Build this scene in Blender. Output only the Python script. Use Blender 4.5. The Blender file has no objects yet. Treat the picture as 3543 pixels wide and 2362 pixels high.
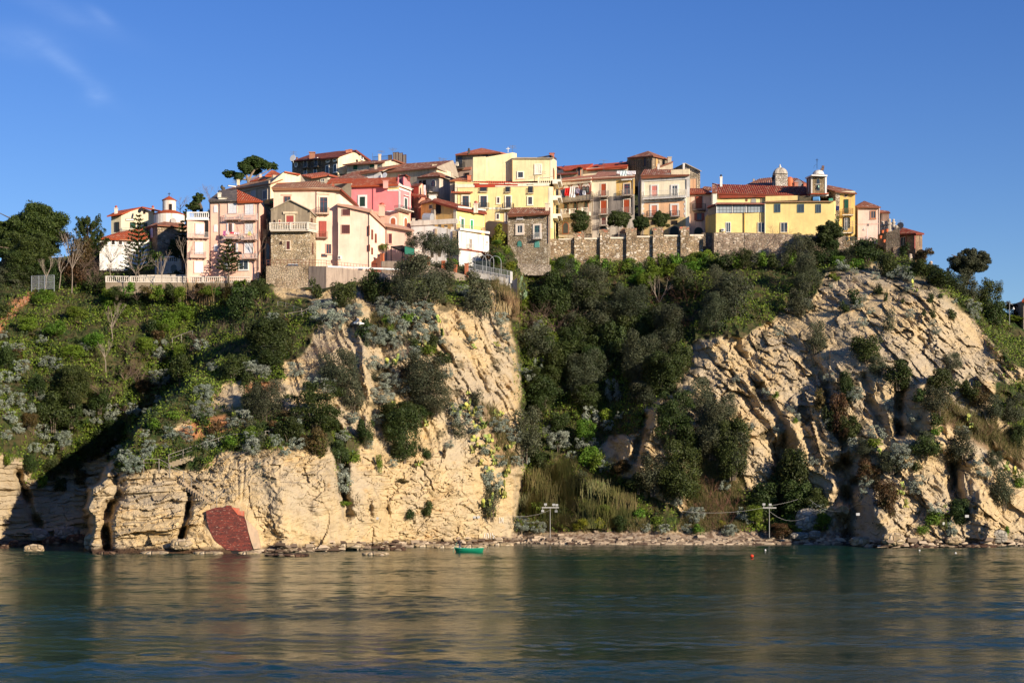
import bpy, math, random
import numpy as np
from mathutils import Vector
rad = math.radians
R = random.Random(11)
# ------------------------------------------------------------------ camera model
F, CX, HY, CH = 3900.0, 1176.0, 1105.0, 10.0     # focal length (px of a 2352 px wide photo), principal point, eye height
def P(px, py, Y):
    return Vector(((px-CX)/F*Y, Y, CH+(HY-py)/F*Y))
def crop(ox, oy, w):
    k = 2352.0/w; s = 2352/3543.0
    return lambda cx, cy: ((ox+cx/k)*s, (oy+cy/k)*s)
C1 = crop(0, 500, 900); C2 = crop(700, 480, 600); C3 = crop(1200, 480, 600); C4 = crop(1700, 480, 500)
C5 = crop(2100, 480, 600); C6 = crop(2400, 500, 600); C8 = crop(1250, 750, 600)
C7 = lambda cx, cy: ((2750+cx/2.958)*2352/3543, (600+cy/2.958)*2352/3543)
S1 = crop(0, 950, 900); S2 = crop(0, 1450, 900); S3 = crop(850, 880, 900); S4 = crop(850, 1400, 950)
S5 = crop(1650, 800, 900); S6 = crop(1700, 1350, 900); S7 = crop(2500, 1350, 1043)
scene = bpy.context.scene
COL = scene.collection
# ------------------------------------------------------------------ materials
def new_mat(name):
    m = bpy.data.materials.new(name); m.use_nodes = True
    nt = m.node_tree
    return m, nt, nt.nodes['Principled BSDF']
def N(nt, t, **kw):
    n = nt.nodes.new(t)
    for k, v in kw.items():
        if k in n.inputs.keys(): n.inputs[k].default_value = v
        else: setattr(n, k, v)
    return n
def L(nt, a, b): nt.links.new(a, b)
def mixc(nt, fac, a, b, mode='MIX'):
    n = nt.nodes.new('ShaderNodeMix'); n.data_type = 'RGBA'; n.blend_type = mode
    for sock, v in ((n.inputs[0], fac), (n.inputs[6], a), (n.inputs[7], b)):
        if hasattr(v, 'links'): nt.links.new(v, sock)
        elif isinstance(v, (int, float)): sock.default_value = v
        else: sock.default_value = (*v[:3], 1)
    return n.outputs[2]
def ramp(nt, src, a, b, clamp=True):
    n = N(nt, 'ShaderNodeMapRange'); n.inputs['From Min'].default_value = a; n.inputs['From Max'].default_value = b
    L(nt, src, n.inputs['Value']); return n.outputs['Result']
def mth(nt, op, a, b=None):
    n = nt.nodes.new('ShaderNodeMath'); n.operation = op
    for i, v in enumerate((a, b)):
        if v is None: continue
        if hasattr(v, 'links'): nt.links.new(v, n.inputs[i])
        else: n.inputs[i].default_value = v
    return n.outputs[0]
def noise(nt, co, scale, detail=4, rough=.6):
    n = N(nt, 'ShaderNodeTexNoise', Scale=scale, Detail=detail, Roughness=rough); L(nt, co, n.inputs['Vector']); return n
def coords(nt, kind='Object', sc=None, rot=None):
    t = nt.nodes.new('ShaderNodeTexCoord'); o = t.outputs[kind]
    if sc or rot:
        m = nt.nodes.new('ShaderNodeMapping')
        if sc: m.inputs['Scale'].default_value = sc
        if rot: m.inputs['Rotation'].default_value = rot
        L(nt, o, m.inputs['Vector']); o = m.outputs[0]
    return o
def bump(nt, bs, h, strength=.5, dist=.05):
    b = N(nt, 'ShaderNodeBump'); b.inputs['Strength'].default_value = strength; b.inputs['Distance'].default_value = dist
    L(nt, h, b.inputs['Height']); L(nt, b.outputs[0], bs.inputs['Normal'])
_mc = {}
def plaster(col, wear=.35, dirt=(.30, .24, .17), name='plaster'):
    key = ('pl', tuple(col), wear, tuple(dirt))
    if key in _mc: return _mc[key]
    m, nt, bs = new_mat(name)
    co = coords(nt)
    big = noise(nt, co, .35, 5); fine = noise(nt, co, 3.0, 5, .7)
    streak = noise(nt, coords(nt, sc=(1.6, 1.6, .12)), 1.2, 4, .65)
    midn = noise(nt, co, .9, 5, .7)
    c1 = mixc(nt, ramp(nt, big.outputs['Fac'], .3, .7), [x*.80 for x in col], [min(1, x*1.08) for x in col])
    c1 = mixc(nt, mth(nt, 'MULTIPLY', ramp(nt, midn.outputs['Fac'], .55, .7), .25+wear*.5), c1, [.75*x+.25*y for x, y in zip([x*.8 for x in col], dirt)])
    st = mth(nt, 'MULTIPLY', ramp(nt, streak.outputs['Fac'], .48, .72), min(1, wear*1.45+.18))
    c2 = mixc(nt, st, c1, dirt)
    pt = mth(nt, 'MULTIPLY', ramp(nt, fine.outputs['Fac'], .56, .70), wear*.7)
    c3 = mixc(nt, pt, c2, [x*.62 for x in col])
    L(nt, c3, bs.inputs['Base Color']); bs.inputs['Roughness'].default_value = .9
    bs.inputs['Specular IOR Level'].default_value = .2
    bump(nt, bs, fine.outputs['Fac'], .5, .06)
    _mc[key] = m; return m
def plain(col, rough=.6, metal=0., name='paint', var=.15):
    key = ('p', tuple(col), rough, metal)
    if key in _mc: return _mc[key]
    m, nt, bs = new_mat(name)
    n = noise(nt, coords(nt), 2.5, 3)
    L(nt, mixc(nt, n.outputs['Fac'], [x*(1-var) for x in col], [min(1, x*(1+var)) for x in col]), bs.inputs['Base Color'])
    bs.inputs['Roughness'].default_value = rough; bs.inputs['Metallic'].default_value = metal
    bs.inputs['Specular IOR Level'].default_value = .3
    _mc[key] = m; return m
def stone(cols, scale=2.6, name='rubble_stone', mort=(.34, .27, .19), patch=None):
    key = ('st', tuple(map(tuple, cols)), scale, patch)
    if key in _mc: return _mc[key]
    m, nt, bs = new_mat(name)
    co = coords(nt, sc=(1, 1, 1.7))
    w = noise(nt, co, 2.0, 2)
    wv = mixc(nt, .12, co, w.outputs['Color'])
    v = N(nt, 'ShaderNodeTexVoronoi', Scale=scale); L(nt, wv, v.inputs['Vector'])
    e = N(nt, 'ShaderNodeTexVoronoi', Scale=scale, feature='DISTANCE_TO_EDGE'); L(nt, wv, e.inputs['Vector'])
    sep = N(nt, 'ShaderNodeSeparateColor'); L(nt, v.outputs['Color'], sep.inputs[0])
    c = mixc(nt, ramp(nt, sep.outputs[0], .2, .8), cols[0], cols[1])
    c = mixc(nt, ramp(nt, sep.outputs[1], .70, .9), c, cols[2])
    c = mixc(nt, ramp(nt, e.outputs['Distance'], .09, .02), c, mort)
    big = noise(nt, coords(nt), .5, 5, .65)
    c = mixc(nt, ramp(nt, big.outputs['Fac'], .45, .75), c, [x*.45 for x in cols[0]])
    if patch: c = mixc(nt, ramp(nt, big.outputs['Fac'], .50, .40), c, patch)
    fine = noise(nt, coords(nt), 9, 4)
    c = mixc(nt, .35, c, fine.outputs['Color'], 'SOFT_LIGHT')
    L(nt, c, bs.inputs['Base Color']); bs.inputs['Roughness'].default_value = .95
    bs.inputs['Specular IOR Level'].default_value = .15
    h = mth(nt, 'ADD', ramp(nt, e.outputs['Distance'], 0, .14), mth(nt, 'MULTIPLY', sep.outputs[2], .8))
    bump(nt, bs, h, .9, .14)
    _mc[key] = m; return m
def tiles(a, b, c, name='roof_tile', moss=.25):
    key = ('ti', tuple(a), tuple(b), tuple(c), moss)
    if key in _mc: return _mc[key]
    m, nt, bs = new_mat(name)
    uv = nt.nodes.new('ShaderNodeUVMap'); sp = N(nt, 'ShaderNodeSeparateXYZ'); L(nt, uv.outputs[0], sp.inputs[0])
    u = mth(nt, 'DIVIDE', sp.outputs[0], .42); v = mth(nt, 'DIVIDE', sp.outputs[1], .45)
    fu = mth(nt, 'FLOOR', u); fv = mth(nt, 'FLOOR', v)
    cb = N(nt, 'ShaderNodeCombineXYZ'); L(nt, fu, cb.inputs[0]); L(nt, fv, cb.inputs[1])
    wn = N(nt, 'ShaderNodeTexWhiteNoise'); L(nt, cb.outputs[0], wn.inputs['Vector'])
    cc = mixc(nt, wn.outputs['Value'], a, b)
    sp2 = N(nt, 'ShaderNodeSeparateColor'); L(nt, wn.outputs['Color'], sp2.inputs[0])
    cc = mixc(nt, ramp(nt, sp2.outputs[1], .84, .9), cc, c)
    big = noise(nt, coords(nt), .6, 5, .7)
    cc = mixc(nt, mth(nt, 'MULTIPLY', ramp(nt, big.outputs['Fac'], .5, .7), moss), cc, (.16, .13, .09))
    wave = mth(nt, 'ABSOLUTE', mth(nt, 'SINE', mth(nt, 'MULTIPLY', u, math.pi)))
    row = mth(nt, 'MULTIPLY', mth(nt, 'FRACT', v), .35)
    cc = mixc(nt, mth(nt, 'MULTIPLY', ramp(nt, wave, .35, .05), .45), cc, [x*.45 for x in a])
    L(nt, cc, bs.inputs['Base Color']); bs.inputs['Roughness'].default_value = .85
    bs.inputs['Specular IOR Level'].default_value = .2
    bump(nt, bs, mth(nt, 'SUBTRACT', wave, row), .9, .10)
    _mc[key] = m; return m
def leafmat(name, a, b, c=None, rough=.6, trans=.15):
    m, nt, bs = new_mat(name)
    g = N(nt, 'ShaderNodeNewGeometry'); oi = N(nt, 'ShaderNodeObjectInfo')
    col = mixc(nt, g.outputs['Random Per Island'], a, b)
    if c is not None:
        n = noise(nt, coords(nt), 1.6, 3)
        col = mixc(nt, ramp(nt, n.outputs['Fac'], .5, .68), col, c)
    hs = N(nt, 'ShaderNodeHueSaturation'); L(nt, col, hs.inputs['Color'])
    L(nt, ramp2(nt, oi.outputs['Random'], .8, 1.2), hs.inputs['Value'])
    hh = mth(nt, 'MULTIPLY', mth(nt, 'FRACT', mth(nt, 'MULTIPLY', oi.outputs['Random'], 7.31)), .05)
    L(nt, mth(nt, 'ADD', hh, .475), hs.inputs['Hue'])
    L(nt, hs.outputs[0], bs.inputs['Base Color']); bs.inputs['Roughness'].default_value = rough
    bs.inputs['Specular IOR Level'].default_value = .25
    if trans:
        tr = N(nt, 'ShaderNodeBsdfTranslucent'); L(nt, hs.outputs[0], tr.inputs['Color'])
        mx = N(nt, 'ShaderNodeMixShader'); mx.inputs[0].default_value = trans
        L(nt, bs.outputs[0], mx.inputs[1]); L(nt, tr.outputs[0], mx.inputs[2])
        L(nt, mx.outputs[0], nt.nodes['Material Output'].inputs['Surface'])
    return m
def ramp2(nt, src, lo, hi):
    n = N(nt, 'ShaderNodeMapRange'); n.inputs['To Min'].default_value = lo; n.inputs['To Max'].default_value = hi
    L(nt, src, n.inputs['Value']); return n.outputs['Result']
# ------------------------------------------------------------------ mesh builder
class MB:
    def __init__(s): s.v = []; s.f = []; s.uv = []
    def poly(s, pts, uv=None):
        i = len(s.v); s.v += [tuple(p) for p in pts]; s.f.append(tuple(range(i, i+len(pts)))); s.uv.append(uv)
    def hexa(s, b, t):
        i = len(s.v); s.v += [tuple(p) for p in b]+[tuple(p) for p in t]; n = len(b)
        s.f.append(tuple(range(i+n-1, i-1, -1))); s.f.append(tuple(range(i+n, i+2*n)))
        for k in range(n):
            j = (k+1) % n; s.f.append((i+k, i+j, i+n+j, i+n+k))
        s.uv += [None]*(n+2)
    def box(s, a, b):
        x0, y0, z0 = a; x1, y1, z1 = b
        s.hexa([(x0, y0, z0), (x1, y0, z0), (x1, y1, z0), (x0, y1, z0)], [(x0, y0, z1), (x1, y0, z1), (x1, y1, z1), (x0, y1, z1)])
    def bar(s, a, b, r, r2=None, n=4):
        a, b = Vector(a), Vector(b); d = (b-a)
        if d.length < 1e-6: return
        d.normalize(); q = Vector((0, 0, 1)) if abs(d.z) < .9 else Vector((1, 0, 0))
        e = d.cross(q).normalized(); g = d.cross(e); r2 = r if r2 is None else r2
        A = [a+(e*math.cos(t)+g*math.sin(t))*r for t in [2*math.pi*k/n+.4 for k in range(n)]]
        B = [b+(e*math.cos(t)+g*math.sin(t))*r2 for t in [2*math.pi*k/n+.4 for k in range(n)]]
        s.hexa(A, B)
    def path(s, pts, r, n=4):
        for a, b in zip(pts, pts[1:]): s.bar(a, b, r, None, n)
    def lathe(s, c, prof, n=16, arc=None):
        c = Vector(c); rings = []
        for r, z in prof:
            i = len(s.v); s.v += [(c.x+r*math.cos(2*math.pi*k/n), c.y+r*math.sin(2*math.pi*k/n), c.z+z) for k in range(n)]; rings.append(i)
        for i, j in zip(rings, rings[1:]):
            for k in range(n):
                l = (k+1) % n; s.f.append((i+k, i+l, j+l, j+k)); s.uv.append(None)
        s.f.append(tuple(rings[0]+k for k in range(n-1, -1, -1))); s.f.append(tuple(rings[-1]+k for k in range(n))); s.uv += [None, None]
    def slab(s, pts, th, m=0):
        """sloping slab with metre UVs (u level, v up the slope)"""
        pts = [Vector(p) for p in pts]
        n = Vector((0, 0, 0))
        for a, b in zip(pts, pts[1:]+pts[:1]): n += a.cross(b)
        n.normalize()
        if n.z < 0: pts.reverse(); n = -n
        h = Vector((0, 0, 1)).cross(n)
        h = h.normalized() if h.length > 1e-3 else Vector((1, 0, 0))
        w = n.cross(h)
        s.poly(pts, [(p.dot(h), p.dot(w)) for p in pts])
        low = [p-Vector((0, 0, th)) for p in pts]
        s.poly(low[::-1], [(0, 0)]*len(pts))
        for k in range(len(pts)):
            j = (k+1) % len(pts); s.poly([low[k], low[j], pts[j], pts[k]], [(0, 0)]*4)
    def build(s, name, mat, root=None, parent=None, smooth=False):
        me = bpy.data.meshes.new(name)
        o0 = Vector(root.location) if root is not None else Vector((0, 0, 0))
        me.from_pydata([(a-o0.x, b-o0.y, c-o0.z) for a, b, c in s.v], [], s.f)
        if any(u is not None for u in s.uv):
            ul = me.uv_layers.new(name='UVMap'); i = 0
            for f, u in zip(s.f, s.uv):
                for k in range(len(f)):
                    if u: ul.data[i].uv = u[k]
                    i += 1
        me.materials.append(mat)
        if smooth:
            me.polygons.foreach_set('use_smooth', [True]*len(me.polygons))
        me.update()
        o = bpy.data.objects.new(name, me); COL.objects.link(o)
        p = parent if parent is not None else root
        if p is not None: o.parent = p
        return o
def np_obj(name, V, Fq, mat, smooth=False):
    me = np_mesh(name, V, Fq, mat, smooth)
    o = bpy.data.objects.new(name, me); COL.objects.link(o); return o
def np_mesh(name, V, Fq, mat, smooth=False):
    me = bpy.data.meshes.new(name); V = np.asarray(V, dtype=np.float32); Fq = np.asarray(Fq, dtype=np.int32); k = Fq.shape[1]
    me.vertices.add(len(V)); me.vertices.foreach_set('co', V.ravel())
    me.loops.add(Fq.size); me.loops.foreach_set('vertex_index', Fq.ravel())
    me.polygons.add(len(Fq)); me.polygons.foreach_set('loop_start', np.arange(0, Fq.size, k, dtype=np.int32))
    me.polygons.foreach_set('use_smooth', np.full(len(Fq), smooth, dtype=bool))
    me.update(calc_edges=True)
    if mat: me.materials.append(mat)
    return me
def tag(o, label=None, cat=None, group=None, kind=None):
    if label: o['label'] = label
    if cat: o['category'] = cat
    if group: o['group'] = group
    if kind: o['kind'] = kind
    return o
def thing(name, label, cat, loc, group=None):
    o = bpy.data.objects.new(name, None); COL.objects.link(o); o.location = loc; o.empty_display_size = .5
    return tag(o, label, cat, group)
# ------------------------------------------------------------------ numpy noise
def _h(i, j, k, s):
    n = (i.astype(np.int64)*374761393 + j.astype(np.int64)*668265263 + k.astype(np.int64)*2147483647 + s*974711) & 0x7fffffff
    n = ((n ^ (n >> 13))*1274126177) & 0x7fffffff
    n = ((n ^ (n >> 15))*374761393) & 0x7fffffff
    return ((n ^ (n >> 16)) & 0xffff)/65535.0
def vnoise(x, y, z, s=0):
    xi, yi, zi = np.floor(x), np.floor(y), np.floor(z); a, b, c = x-xi, y-yi, z-zi
    a, b, c = a*a*(3-2*a), b*b*(3-2*b), c*c*(3-2*c); r = 0
    for di in (0, 1):
        for dj in (0, 1):
            for dk in (0, 1):
                w = (a if di else 1-a)*(b if dj else 1-b)*(c if dk else 1-c)
                r = r+w*_h(xi+di, yi+dj, zi+dk, s)
    return r*2-1
def fbm(x, y, z, o=4, s=0, g=.5):
    r = 0; a = 1; t = 0
    for i in range(o):
        r = r+a*vnoise(x*2**i, y*2**i, z*2**i, s+i*7); t += a; a *= g
    return r/t
def facets(u, v, s=0, tilt=1.0):
    """fractured rock: every Voronoi cell a tilted plane; returns (height, crack)"""
    ui, vi = np.floor(u), np.floor(v); best = np.full(u.shape, 9.); sec = np.full(u.shape, 9.); hh = np.zeros(u.shape)
    z0 = np.zeros_like(ui)
    for di in (-1, 0, 1):
        for dj in (-1, 0, 1):
            ci, cj = ui+di, vi+dj
            cx, cy = ci+_h(ci, cj, z0, s), cj+_h(ci, cj, z0, s+1)
            dx, dy = u-cx, v-cy; d = dx*dx+dy*dy
            h = (_h(ci, cj, z0, s+2)-.5)+tilt*((_h(ci, cj, z0, s+3)-.5)*dx+(_h(ci, cj, z0, s+4)-.5)*dy)*1.6
            m = d < best
            sec = np.where(m, best, np.minimum(sec, d)); hh = np.where(m, h, hh); best = np.where(m, d, best)
    return hh, np.sqrt(sec)-np.sqrt(best)
def sstep(a, b, x):
    t = np.clip((x-a)/(b-a), 0, 1); return t*t*(3-2*t)
def poly_sd(px, py, poly):
    """signed distance in px, positive inside"""
    p = np.asarray(poly, float); d = np.full(px.shape, 1e9); ins = np.zeros(px.shape, bool)
    for (x0, y0), (x1, y1) in zip(p, np.roll(p, -1, 0)):
        ex, ey = x1-x0, y1-y0; t = np.clip(((px-x0)*ex+(py-y0)*ey)/(ex*ex+ey*ey+1e-9), 0, 1)
        d = np.minimum(d, np.hypot(px-x0-t*ex, py-y0-t*ey))
        if y0 != y1:
            c = ((y0 > py) != (y1 > py)) & (px < (x1-x0)*(py-y0)/(y1-y0)+x0); ins ^= c
    return np.where(ins, d, -d)
def line_d(px, py, ln):
    d = np.full(px.shape, 1e9)
    for (x0, y0), (x1, y1) in zip(ln, ln[1:]):
        ex, ey = x1-x0, y1-y0; t = np.clip(((px-x0)*ex+(py-y0)*ey)/(ex*ex+ey*ey+1e-9), 0, 1)
        d = np.minimum(d, np.hypot(px-x0-t*ex, py-y0-t*ey))
    return d
def tps(pts):
    p = np.asarray(pts, float); X = p[:, :2]/400.; n = len(p)
    K = lambda r2: np.where(r2 > 1e-12, r2*np.log(r2+1e-12), 0)
    A = np.zeros((n+3, n+3)); A[:n, :n] = K(((X[:, None]-X[None])**2).sum(-1))+np.eye(n)*.02
    A[:n, n] = 1; A[:n, n+1:] = X; A[n, :n] = 1; A[n+1:, :n] = X.T
    w = np.linalg.solve(A, np.r_[p[:, 2], 0, 0, 0])
    def f(px, py):
        a, b = px/400., py/400.; r = w[n]+w[n+1]*a+w[n+2]*b
        for i in range(n): r = r+w[i]*K((a-X[i, 0])**2+(b-X[i, 1])**2)
        return r
    return f
# ================================================================== terrain (cliff, slopes, gully, hill top): one sheet
LP = [(-400,1262,246),(-400,1000,262),(-400,720,292),(0,1256,261),(0,1150,266),(0,1030,266),(0,850,281),(0,700,297),(100,1250,272),(100,1150,280),
      (100,1040,283),(200,1250,274),(200,1100,287),(300,1250,274),(300,1000,288),(400,900,289),(400,850,290),(200,850,284),(200,700,299),(400,700,301),
      (400,640,304),(0,640,306),(-400,640,310),(100,560,332),(400,560,330),(300,500,366),(-400,560,345),(600,1200,262),(600,900,290)]
MP = [(180,1271,235),(430,1272,234),(600,1269,238),(770,1263,246),(900,1257,257),(1050,1252,265),(1190,1246,276),(1400,1246,277),
      (250,1090,243),(330,1085,243),(430,1080,244),(440,1000,250),(340,960,250),(600,1060,243),(760,1050,249),(550,900,262),(650,800,274),(650,690,289),
      (450,760,286),(800,1000,258),(900,1000,264),(1100,1000,270),(1190,1000,276),(820,850,268),(1000,850,274),(1190,850,283),(820,700,283),
      (1000,700,284),(1120,700,290),(800,650,294),(1000,640,297),(1150,640,300),(600,640,300),(700,580,325),(1000,560,332),(900,480,367),(800,1150,248),(1000,1150,262),
      (0,1271,235),(0,900,262),(1400,900,284)]
GP = [(1100,1246,277),(1190,1246,276),(1350,1250,269),(1500,1250,269),(1350,1226,275),(1500,1226,274),(1250,1100,288),(1400,1100,284),(1300,950,300),
      (1450,950,296),(1200,800,306),(1350,800,308),(1500,800,304),(1250,700,313),(1400,700,314),(1550,700,312),(1250,620,321),(1450,610,325),
      (1650,600,322),(1200,560,338),(1450,520,352),(1450,450,392),(1100,1100,292),(1100,800,312),(1650,1100,280),(1650,800,302)]
RP = [(1350,1250,269),(1480,1250,269),(1700,1250,269),(1700,1226,274),(1900,1250,269),(1960,1255,261),(2100,1255,261),(2352,1254,263),(2800,1256,262),
      (1480,1226,275),(1500,1120,278),(1600,1150,279),(1600,900,288),(1700,1050,279),(1700,800,292),(1850,1100,278),(1900,900,283),(1800,700,305),
      (1900,640,308),(1700,600,320),(1900,560,329),(2050,1150,265),(2100,1000,272),(2150,800,286),(2150,650,300),(2000,600,315),(2250,1150,266),
      (2300,1000,276),(2352,800,293),(2250,690,305),(2500,850,297),(2800,1000,300),(2800,800,330),(1800,480,377),(2100,560,326),(2352,740,306),
      (1350,900,292),(1350,600,325),(1500,480,378)]
E1 = [(1400,190),(1290,198),(1240,205),(1180,203),(1120,215),(1080,245),(1000,300),(950,345),(900,400),(850,440),(700,480),(300,480)]
E2 = [(1400,1192),(1240,1190),(1150,1186),(1000,1200),(900,1196),(800,1182),(750,1178),(700,1186),(650,1196),(600,1190),(300,1150)]
E3 = [(1400,1470),(1240,1480),(1150,1495),(1050,1420),(950,1450),(850,1560),(760,1590),(650,1720),(300,1720)]
W1 = [(1400,9),(1080,10),(950,13),(870,26),(780,140),(300,200)]
W2 = [(1400,10),(1000,13),(800,16),(700,18),(600,26),(300,80)]
W3 = [(1400,30),(1050,50),(850,55),(700,110),(300,160)]
def ev(t, y):
    t = np.array(sorted(t), float); return np.interp(y, t[:, 0], t[:, 1])
GOUGE = [([(2068,890),(2060,995)],13,5),([(1795,1030),(1790,1100),(1765,1210)],20,7),([(1945,1070),(1950,1240)],30,9),([(2192,1060),(2205,1180)],15,6),
         ([(2120,890),(2155,1015)],22,-4),([(2235,1070),(2265,1235)],24,-5),([(2010,1150),(2045,1240)],30,-4),([(1895,1050),(1905,1130)],16,-3),
         ([(775,990),(788,1120),(797,1185)],12,5),([(437,1128),(430,1180),(416,1232)],7,6),([(545,1055),(548,1150)],2.2,.5),([(562,1060),(556,1150)],2.2,.55),
         ([(263,1085),(273,1140),(255,1160),(240,1200),(248,1255)],12,7),([(1000,700),(1060,850),(1150,1010)],18,-1.5),([(820,700),(845,900),(842,1000)],10,-2.5),
         ([(865,700),(885,880)],26,2.5),([(1040,720),(1120,900)],9,1.2),([(1680,790),(1760,900),(1800,1000)],12,2.2),([(1850,800),(1900,900),(1935,1010)],15,3),
         ([(1980,870),(2030,1000),(2050,1090)],12,2.5),([(2110,780),(2180,860)],12,2),([(40,1090),(75,1180),(100,1240)],9,5),([(1510,930),(1480,1060),(1470,1100)],10,-2.5),
         ([(1480,960),(1455,1060)],8,3),([(1640,900),(1700,1000)],10,-2),([(1740,860),(1840,1010)],11,-2.2),([(2280,780),(2352,860)],14,-3),([(2170,940),(2352,1090)],9,2),
         ([(860,1150),(870,1240)],9,-1.4),([(885,1120),(895,1210)],5,1.2),([(640,1060),(655,1250)],30,-1.2),([(730,1080),(745,1250)],20,-1)]
FUN = [tps(q) for q in (LP, MP, GP, RP)]
def base_depth(px, py):
    l, m, g, r = [f(px, py) for f in FUN]
    px = px+9*vnoise(px/30, py/22, px*0, 301)+4*vnoise(px/9, py/8, px*0, 302)
    s1 = sstep(-1, 1, (px-ev(E1, py))/ev(W1, py)); s2 = sstep(-1, 1, (px-ev(E2, py))/ev(W2, py)); s3 = sstep(-1, 1, (px-ev(E3, py))/ev(W3, py))
    Y = l*(1-s1)+m*s1; Y = Y*(1-s2)+g*s2; Y = Y*(1-s3)+r*s3
    return Y, s1, s2, s3
# what grows or lies where: polygons in photo pixels
GREEN = [[(-400,480),(430,480),(600,430),(1500,400),(1900,490),(2060,560),(1900,610),(1640,600),(1260,600),(1150,655),(900,665),(620,655),(240,690),(-400,740)],
         [(-400,700),(0,690),(150,660),(240,632),(600,645),(650,690),(700,690),(745,735),(700,800),(640,830),(560,855),(500,905),(480,930),(430,950),
          (345,965),(280,1030),(215,1040),(170,1085),(100,1110),(60,1065),(0,1048),(-400,1040)],  # lower edge drawn down over the cove rock to darken it
         [(345,950),(440,880),(500,900),(480,950),(400,985),(420,1010),(600,985),(640,1000),(600,1020),(500,1050),(460,1090),(430,1075),(350,1072),(280,1080),(250,1050)],
         [(1180,620),(1260,585),(1640,585),(1880,585),(2060,600),(1960,625),(1900,625),(1870,680),(1800,720),(1700,760),(1590,780),(1560,860),(1490,930),(1470,985),
          (1400,1000),(1375,1060),(1440,1110),(1490,1160),(1480,1220),(1190,1222),(1205,1050),(1190,900),(1175,760)],
         [(1860,560),(2060,580),(2200,640),(2290,710),(2352,742),(2800,900),(2800,1000),(2352,850),(2300,840),(2262,770),(2200,695),(2130,645),(2000,606),(1880,606)],
         [(480,930),(640,955),(770,985),(780,1010),(740,1032),(640,1028),(560,1040),(470,1042),(440,1010)],[(2270,860),(2352,880),(2400,960),(2352,1000),(2290,950)],
         [(800,650),(1060,640),(1140,680),(1060,700),(1000,690),(850,690)],
         [(770,985),(830,1010),(800,1060),(800,1110),(778,1120)],
         [(1700,1120),(1810,1150),(1880,1160),(1900,1215),(1690,1222)],
         [(2130,1150),(2190,1180),(2180,1225),(2120,1210)],[(1490,1130),(1560,1180),(1560,1222),(1480,1222)],
         [(60,1060),(140,1090),(130,1110),(70,1100)],[(560,860),(640,830),(660,870),(600,880)]]
DRY = [[(1230,1080),(1300,1050),(1400,1110),(1480,1180),(1490,1222),(1200,1222),(1215,1120)],
       [(1600,1060),(1700,1070),(1720,1222),(1560,1222),(1580,1150)],
       [(1130,640),(1190,640),(1195,730),(1150,720)],[(850,720),(930,730),(900,800),(850,780)],
       [(2130,900),(2352,1010),(2352,1070),(2250,1020),(2150,960)],[(1110,930),(1140,940),(1190,1060),(1165,1080)]]
RED = [[(410,985),(460,955),(520,950),(535,985),(500,1005),(430,1012)],[(-60,765),(0,720),(30,690),(75,675),(60,700),(20,735),(0,775)],[(560,880),(640,880),(650,900),(560,905)]]
BEACH = [[(1180,1226),(1300,1222),(1960,1222),(1990,1275),(1180,1275)],[(-400,1240),(200,1245),(200,1320),(-400,1320)]]
BRICK = [S2(x,y) for x,y in ((1870,825),(1960,795),(2045,790),(2045,778),(2090,778),(2095,795),(2165,803),(2165,828),(2208,828),(2208,875),(2225,930),(2240,1010),(2262,1090),(2290,1175),(2210,1190),(2050,1180),(1975,1130),(1935,1090),(1905,1030),(1885,970),(1872,900))]
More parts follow.
